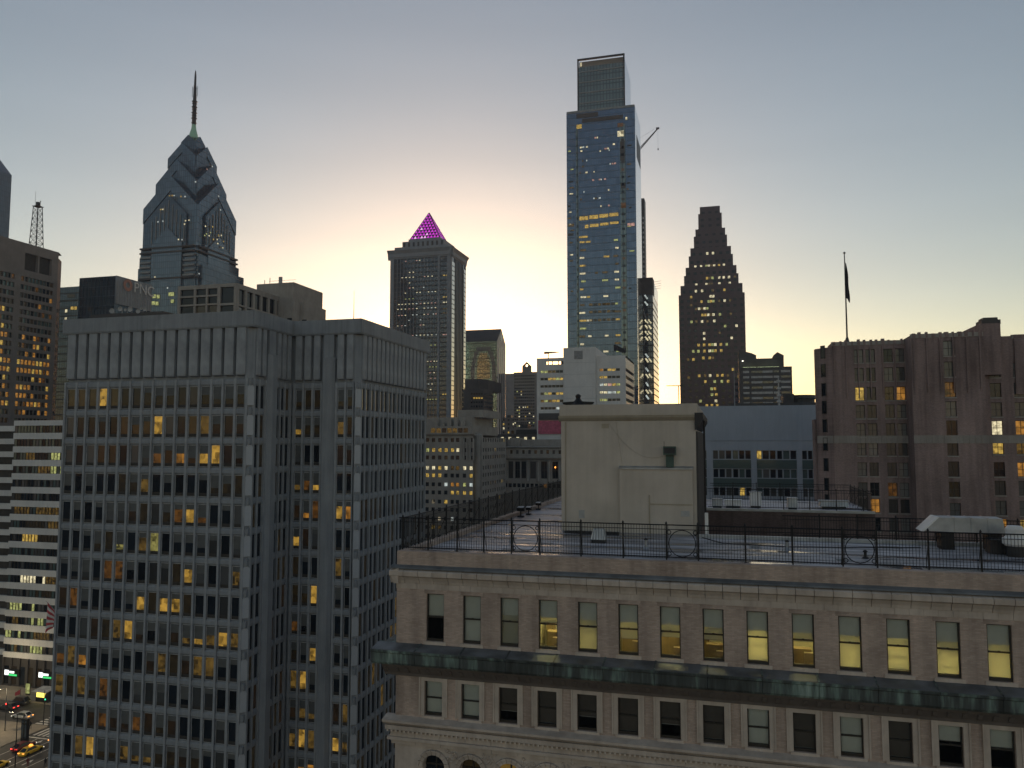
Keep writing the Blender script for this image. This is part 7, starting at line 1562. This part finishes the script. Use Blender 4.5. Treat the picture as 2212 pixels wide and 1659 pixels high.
# poles, signals, lamps
def signal(label, X, Y, h, head_z, mat, arm=0.0):
    t = thing('traffic_signal', label, 'traffic light', (X, Y, .14), wc=True)
    b = MB(); b.rod((X, Y, .14), (X, Y, h), .1, n=8, r2=.07); b.build('pole', 'dark_metal', t)
    if arm: b = MB(); b.rod((X, Y, head_z + .5), (X + arm, Y, head_z + .9), .06, n=6); b.build('arm', 'dark_metal', t)
    b = MB(); b.box(X + arm - .2, X + arm + .2, Y - .38, Y - .1, head_z - .55, head_z + .55); b.build('housing', 'black_iron', t)
    b = MB(); b.lathe(0, 0, [(.17, -.03), (.15, .05)], 12); o = b.build('lens', mat, t); o.location = (X + arm, Y - .4, head_z + (.3 if mat == 'red_lamp' else -.3)); o.rotation_euler = (R(90), 0, 0)
lx, ly = zg(75, 1095); signal('traffic light pole showing red at the plaza corner', lx, ly, 9.0, 5.6, 'red_lamp', .4)
gx, gy = zg(668, 1000); signal('traffic light showing green beside the crosswalk', gx, gy, 7.5, 6.0, 'green_lamp', .6)
def street_lamp(label, X, Y, h, out=1.6, power=None):
    t = thing('street_lamp', label, 'street lamp', (X, Y, .14), wc=True)
    b = MB(); b.rod((X, Y, .1), (X, Y, h), .11, n=8, r2=.07); b.build('pole', 'dark_metal', t)
    b = MB(); b.rod((X, Y, h - .1), (X + out, Y, h + .35), .06, n=6); b.build('arm', 'dark_metal', t)
    b = MB(); b.hexa([(X + out - .35, Y - .18, h + .2), (X + out + .35, Y - .18, h + .2), (X + out + .35, Y + .18, h + .2), (X + out - .35, Y + .18, h + .2), (X + out - .2, Y - .1, h + .42), (X + out + .2, Y - .1, h + .42), (X + out + .2, Y + .1, h + .42), (X + out - .2, Y + .1, h + .42)]); b.build('head', 'dark_metal', t)
    b = MB(); b.box(X + out - .26, X + out + .26, Y - .12, Y + .12, h + .15, h + .199); b.build('lens', 'white_lamp', t)
    if power:
        ld = bpy.data.lights.new('lamp_light', 'POINT'); ld.energy = power * K * 4.5; ld.color = (1.0, .78, .46); ld.shadow_soft_size = .25; lo_ = bpy.data.objects.new('lamp_light', ld); COL.objects.link(lo_); lo_.parent = t; lo_.matrix_parent_inverse = WC[t.name]; lo_.location = (X + out, Y, h - .1)
px_, py_ = zg(505, 1690); street_lamp('tall dark street lamp in front of the yellow taxi', -131.9, py_, 10, -1.6, 260)
qx, qy = zg(-30, 1120); street_lamp('street lamp lighting the pale plaza paving at the left edge', -152.5, 136.5, 9, 1.6, 420)
street_lamp('street lamp on the far pavement beside the bank', -176.0, 155.2, 9, 1.5, 300)
street_lamp('street lamp at the kerb corner beyond the crosswalk', -146.2, 155.0, 9, 1.5, 300)
# advertising pillar and red banner
ax, ay = zg(470, 1290)
pl = thing('advert_pillar', 'tall dark advertising pillar standing between the red car and plaza', 'pillar', (-140.9, ay + .3, .0), wc=True)
ax = -141.6; ay = zg(470, 1290)[1] + 1.0
b = MB(); b.box(ax - .75, ax + .75, ay - .3, ay + .3, 0.01, 4.4); b.build('case', 'black_iron', pl); b = MB(); b.box(ax - .65, ax + .65, ay - .34, ay - .302, .7, 4.2); b.build('poster', 'blue_glass', pl); b = MB(); b.box(ax - .8, ax + .8, ay - .35, ay + .35, 4.41, 4.55); b.build('cap', 'dark_metal', pl)
bx_, by_ = zg(60, 560); t = thing('banner_pole', 'small red banner on a pole by the far pavement', 'banner', (bx_, 154.4, .14), wc=True)
X = X_at(275 * .2556 / 1.8228, 154.6, (2600 + 495 * .2556) / 1.8228); Z = Z_at(X, 154.6, (2600 + 495 * .2556) / 1.8228)
b = MB(); b.rod((X + .75, 154.6, .14), (X + .75, 154.6, Z + 1.0), .05, n=6); b.build('pole', 'dark_metal', t)
b = MB(); b.hexa([(X - .8, 154.58, Z - .9), (X + .7, 154.58, Z - .35), (X + .7, 154.62, Z - .35), (X - .8, 154.62, Z - .9), (X - .8, 154.58, Z - .1), (X + .7, 154.58, Z + .75), (X + .7, 154.62, Z + .75), (X - .8, 154.62, Z - .1)]); b.build('cloth', 'flag_red', t)
gx_, gy_ = zg(420, 470); t = thing('green_panel', 'small glowing green advertising panel in front of the bank', 'sign', (gx_, 157.6, .14), wc=True)
b = MB(); X = X_at(422 * .2556 / 1.8228, 157.6, (2600 + 430 * .2556) / 1.8228); b.box(X - .55, X + .55, 157.6, 157.75, .6, 2.9); b.build('screen', 'lit_g', t); b = MB(); b.box(X - .65, X + .65, 157.76, 157.9, .14, 3.0); b.build('case', 'black_iron', t)
# people
def make_person():
    me = bpy.data.meshes.new('person'); V_ = [(0, 0, .95), (0, 0, 1.18), (0, 0, 1.4), (0, 0, 1.52), (0, .01, 1.63), (0, .01, 1.74), (.1, 0, .88), (.12, .06, .48), (.12, .0, .08), (.12, .12, .04), (-.1, 0, .88), (-.12, -.1, .5), (-.12, -.18, .1), (-.12, -.07, .05), (.2, 0, 1.38), (.26, -.05, 1.12), (.27, .05, .86), (-.2, 0, 1.38), (-.26, .05, 1.12), (-.27, .14, .88)]
    E_ = [(0, 1), (1, 2), (2, 3), (3, 4), (4, 5), (0, 6), (6, 7), (7, 8), (8, 9), (0, 10), (10, 11), (11, 12), (12, 13), (2, 14), (14, 15), (15, 16), (2, 17), (17, 18), (18, 19)]
    me.from_pydata(V_, E_, []); o = bpy.data.objects.new('person_tmp', me); COL.objects.link(o)
    o.modifiers.new('s', 'SKIN'); rad = [(.17, .12), (.16, .11), (.18, .11), (.06, .06), (.095, .1), (.07, .08), (.1, .1), (.07, .07), (.05, .05), (.045, .035), (.1, .1), (.07, .07), (.05, .05), (.045, .035), (.065, .065), (.05, .05), (.035, .035), (.065, .065), (.05, .05), (.035, .035)]
    for sv, r in zip(me.skin_vertices[0].data, rad): sv.radius = r
    me.skin_vertices[0].data[0].use_root = True
    o.modifiers.new('u', 'SUBSURF').levels = 1
    bpy.context.view_layer.update(); out = bpy.data.meshes.new_from_object(o.evaluated_get(bpy.context.evaluated_depsgraph_get())); bpy.data.objects.remove(o); return out
pm = make_person()
for zx, zy, mt, hd, lab in ((465, 1075, 'coat_dark', .6, 'person in dark clothes walking on the pale plaza above the pillar'), (368, 935, 'coat_dark', 2.2, 'person in dark clothes crossing beside the silver car'), (752, 1045, 'coat_dark', -.6, 'person in dark clothes waiting at the crosswalk by the grey block'), (425, 1655, 'coat_red', 1.0, 'person in dark red coat at the bottom edge beside the lane'), (695, 1655, 'coat_dark', 0.2, 'person in dark clothes at the bottom edge close to the grey block')):
    x, y = zg(zx, zy); me = pm.copy(); me.materials.clear(); me.materials.append(M[mt]); tag(obj('person', me, None, (x, y, .14 if zy > 1000 else .02), hd), lab, 'person')

# ================================================================== evening air between the towers
hz = MB(); hz.box(-1420, 1020, -1420, 1320, -1.5, 330.0)
m, nt, b = newmat('haze'); nt.nodes.remove(b)
pvv = nt.nodes.new('ShaderNodeVolumePrincipled'); pvv.inputs['Color'].default_value = (0.74, 0.84, 1.0, 1); pvv.inputs['Density'].default_value = 0.00017; pvv.inputs['Anisotropy'].default_value = 0.2
nt.links.new(pvv.outputs[0], nt.nodes['Material Output'].inputs['Volume'])
stuff(hz.build('haze', 'haze'))

# repeats of one kind share a group
GR = dict(low_block='low blocks towards the horizon', vent_pipe='vent pipes on the near roof', roof_vent='roof vents', floodlight='floodlights along the left roof railing', roof_railing='iron railings of the flat roofs', taxi='cars in the street', saloon_car='cars in the street', parked_car='cars in the street', parked_van='cars in the street',
          person='people in the street', street_lamp='street lamps', traffic_signal='traffic lights at the junction', bank_sign='lit bank signs', flag='flags on buildings')
for o in sc.objects:
    if o.parent is None and 'category' in o:
        k = o.name.split('.')[0]
        if k in GR: o['group'] = GR[k]
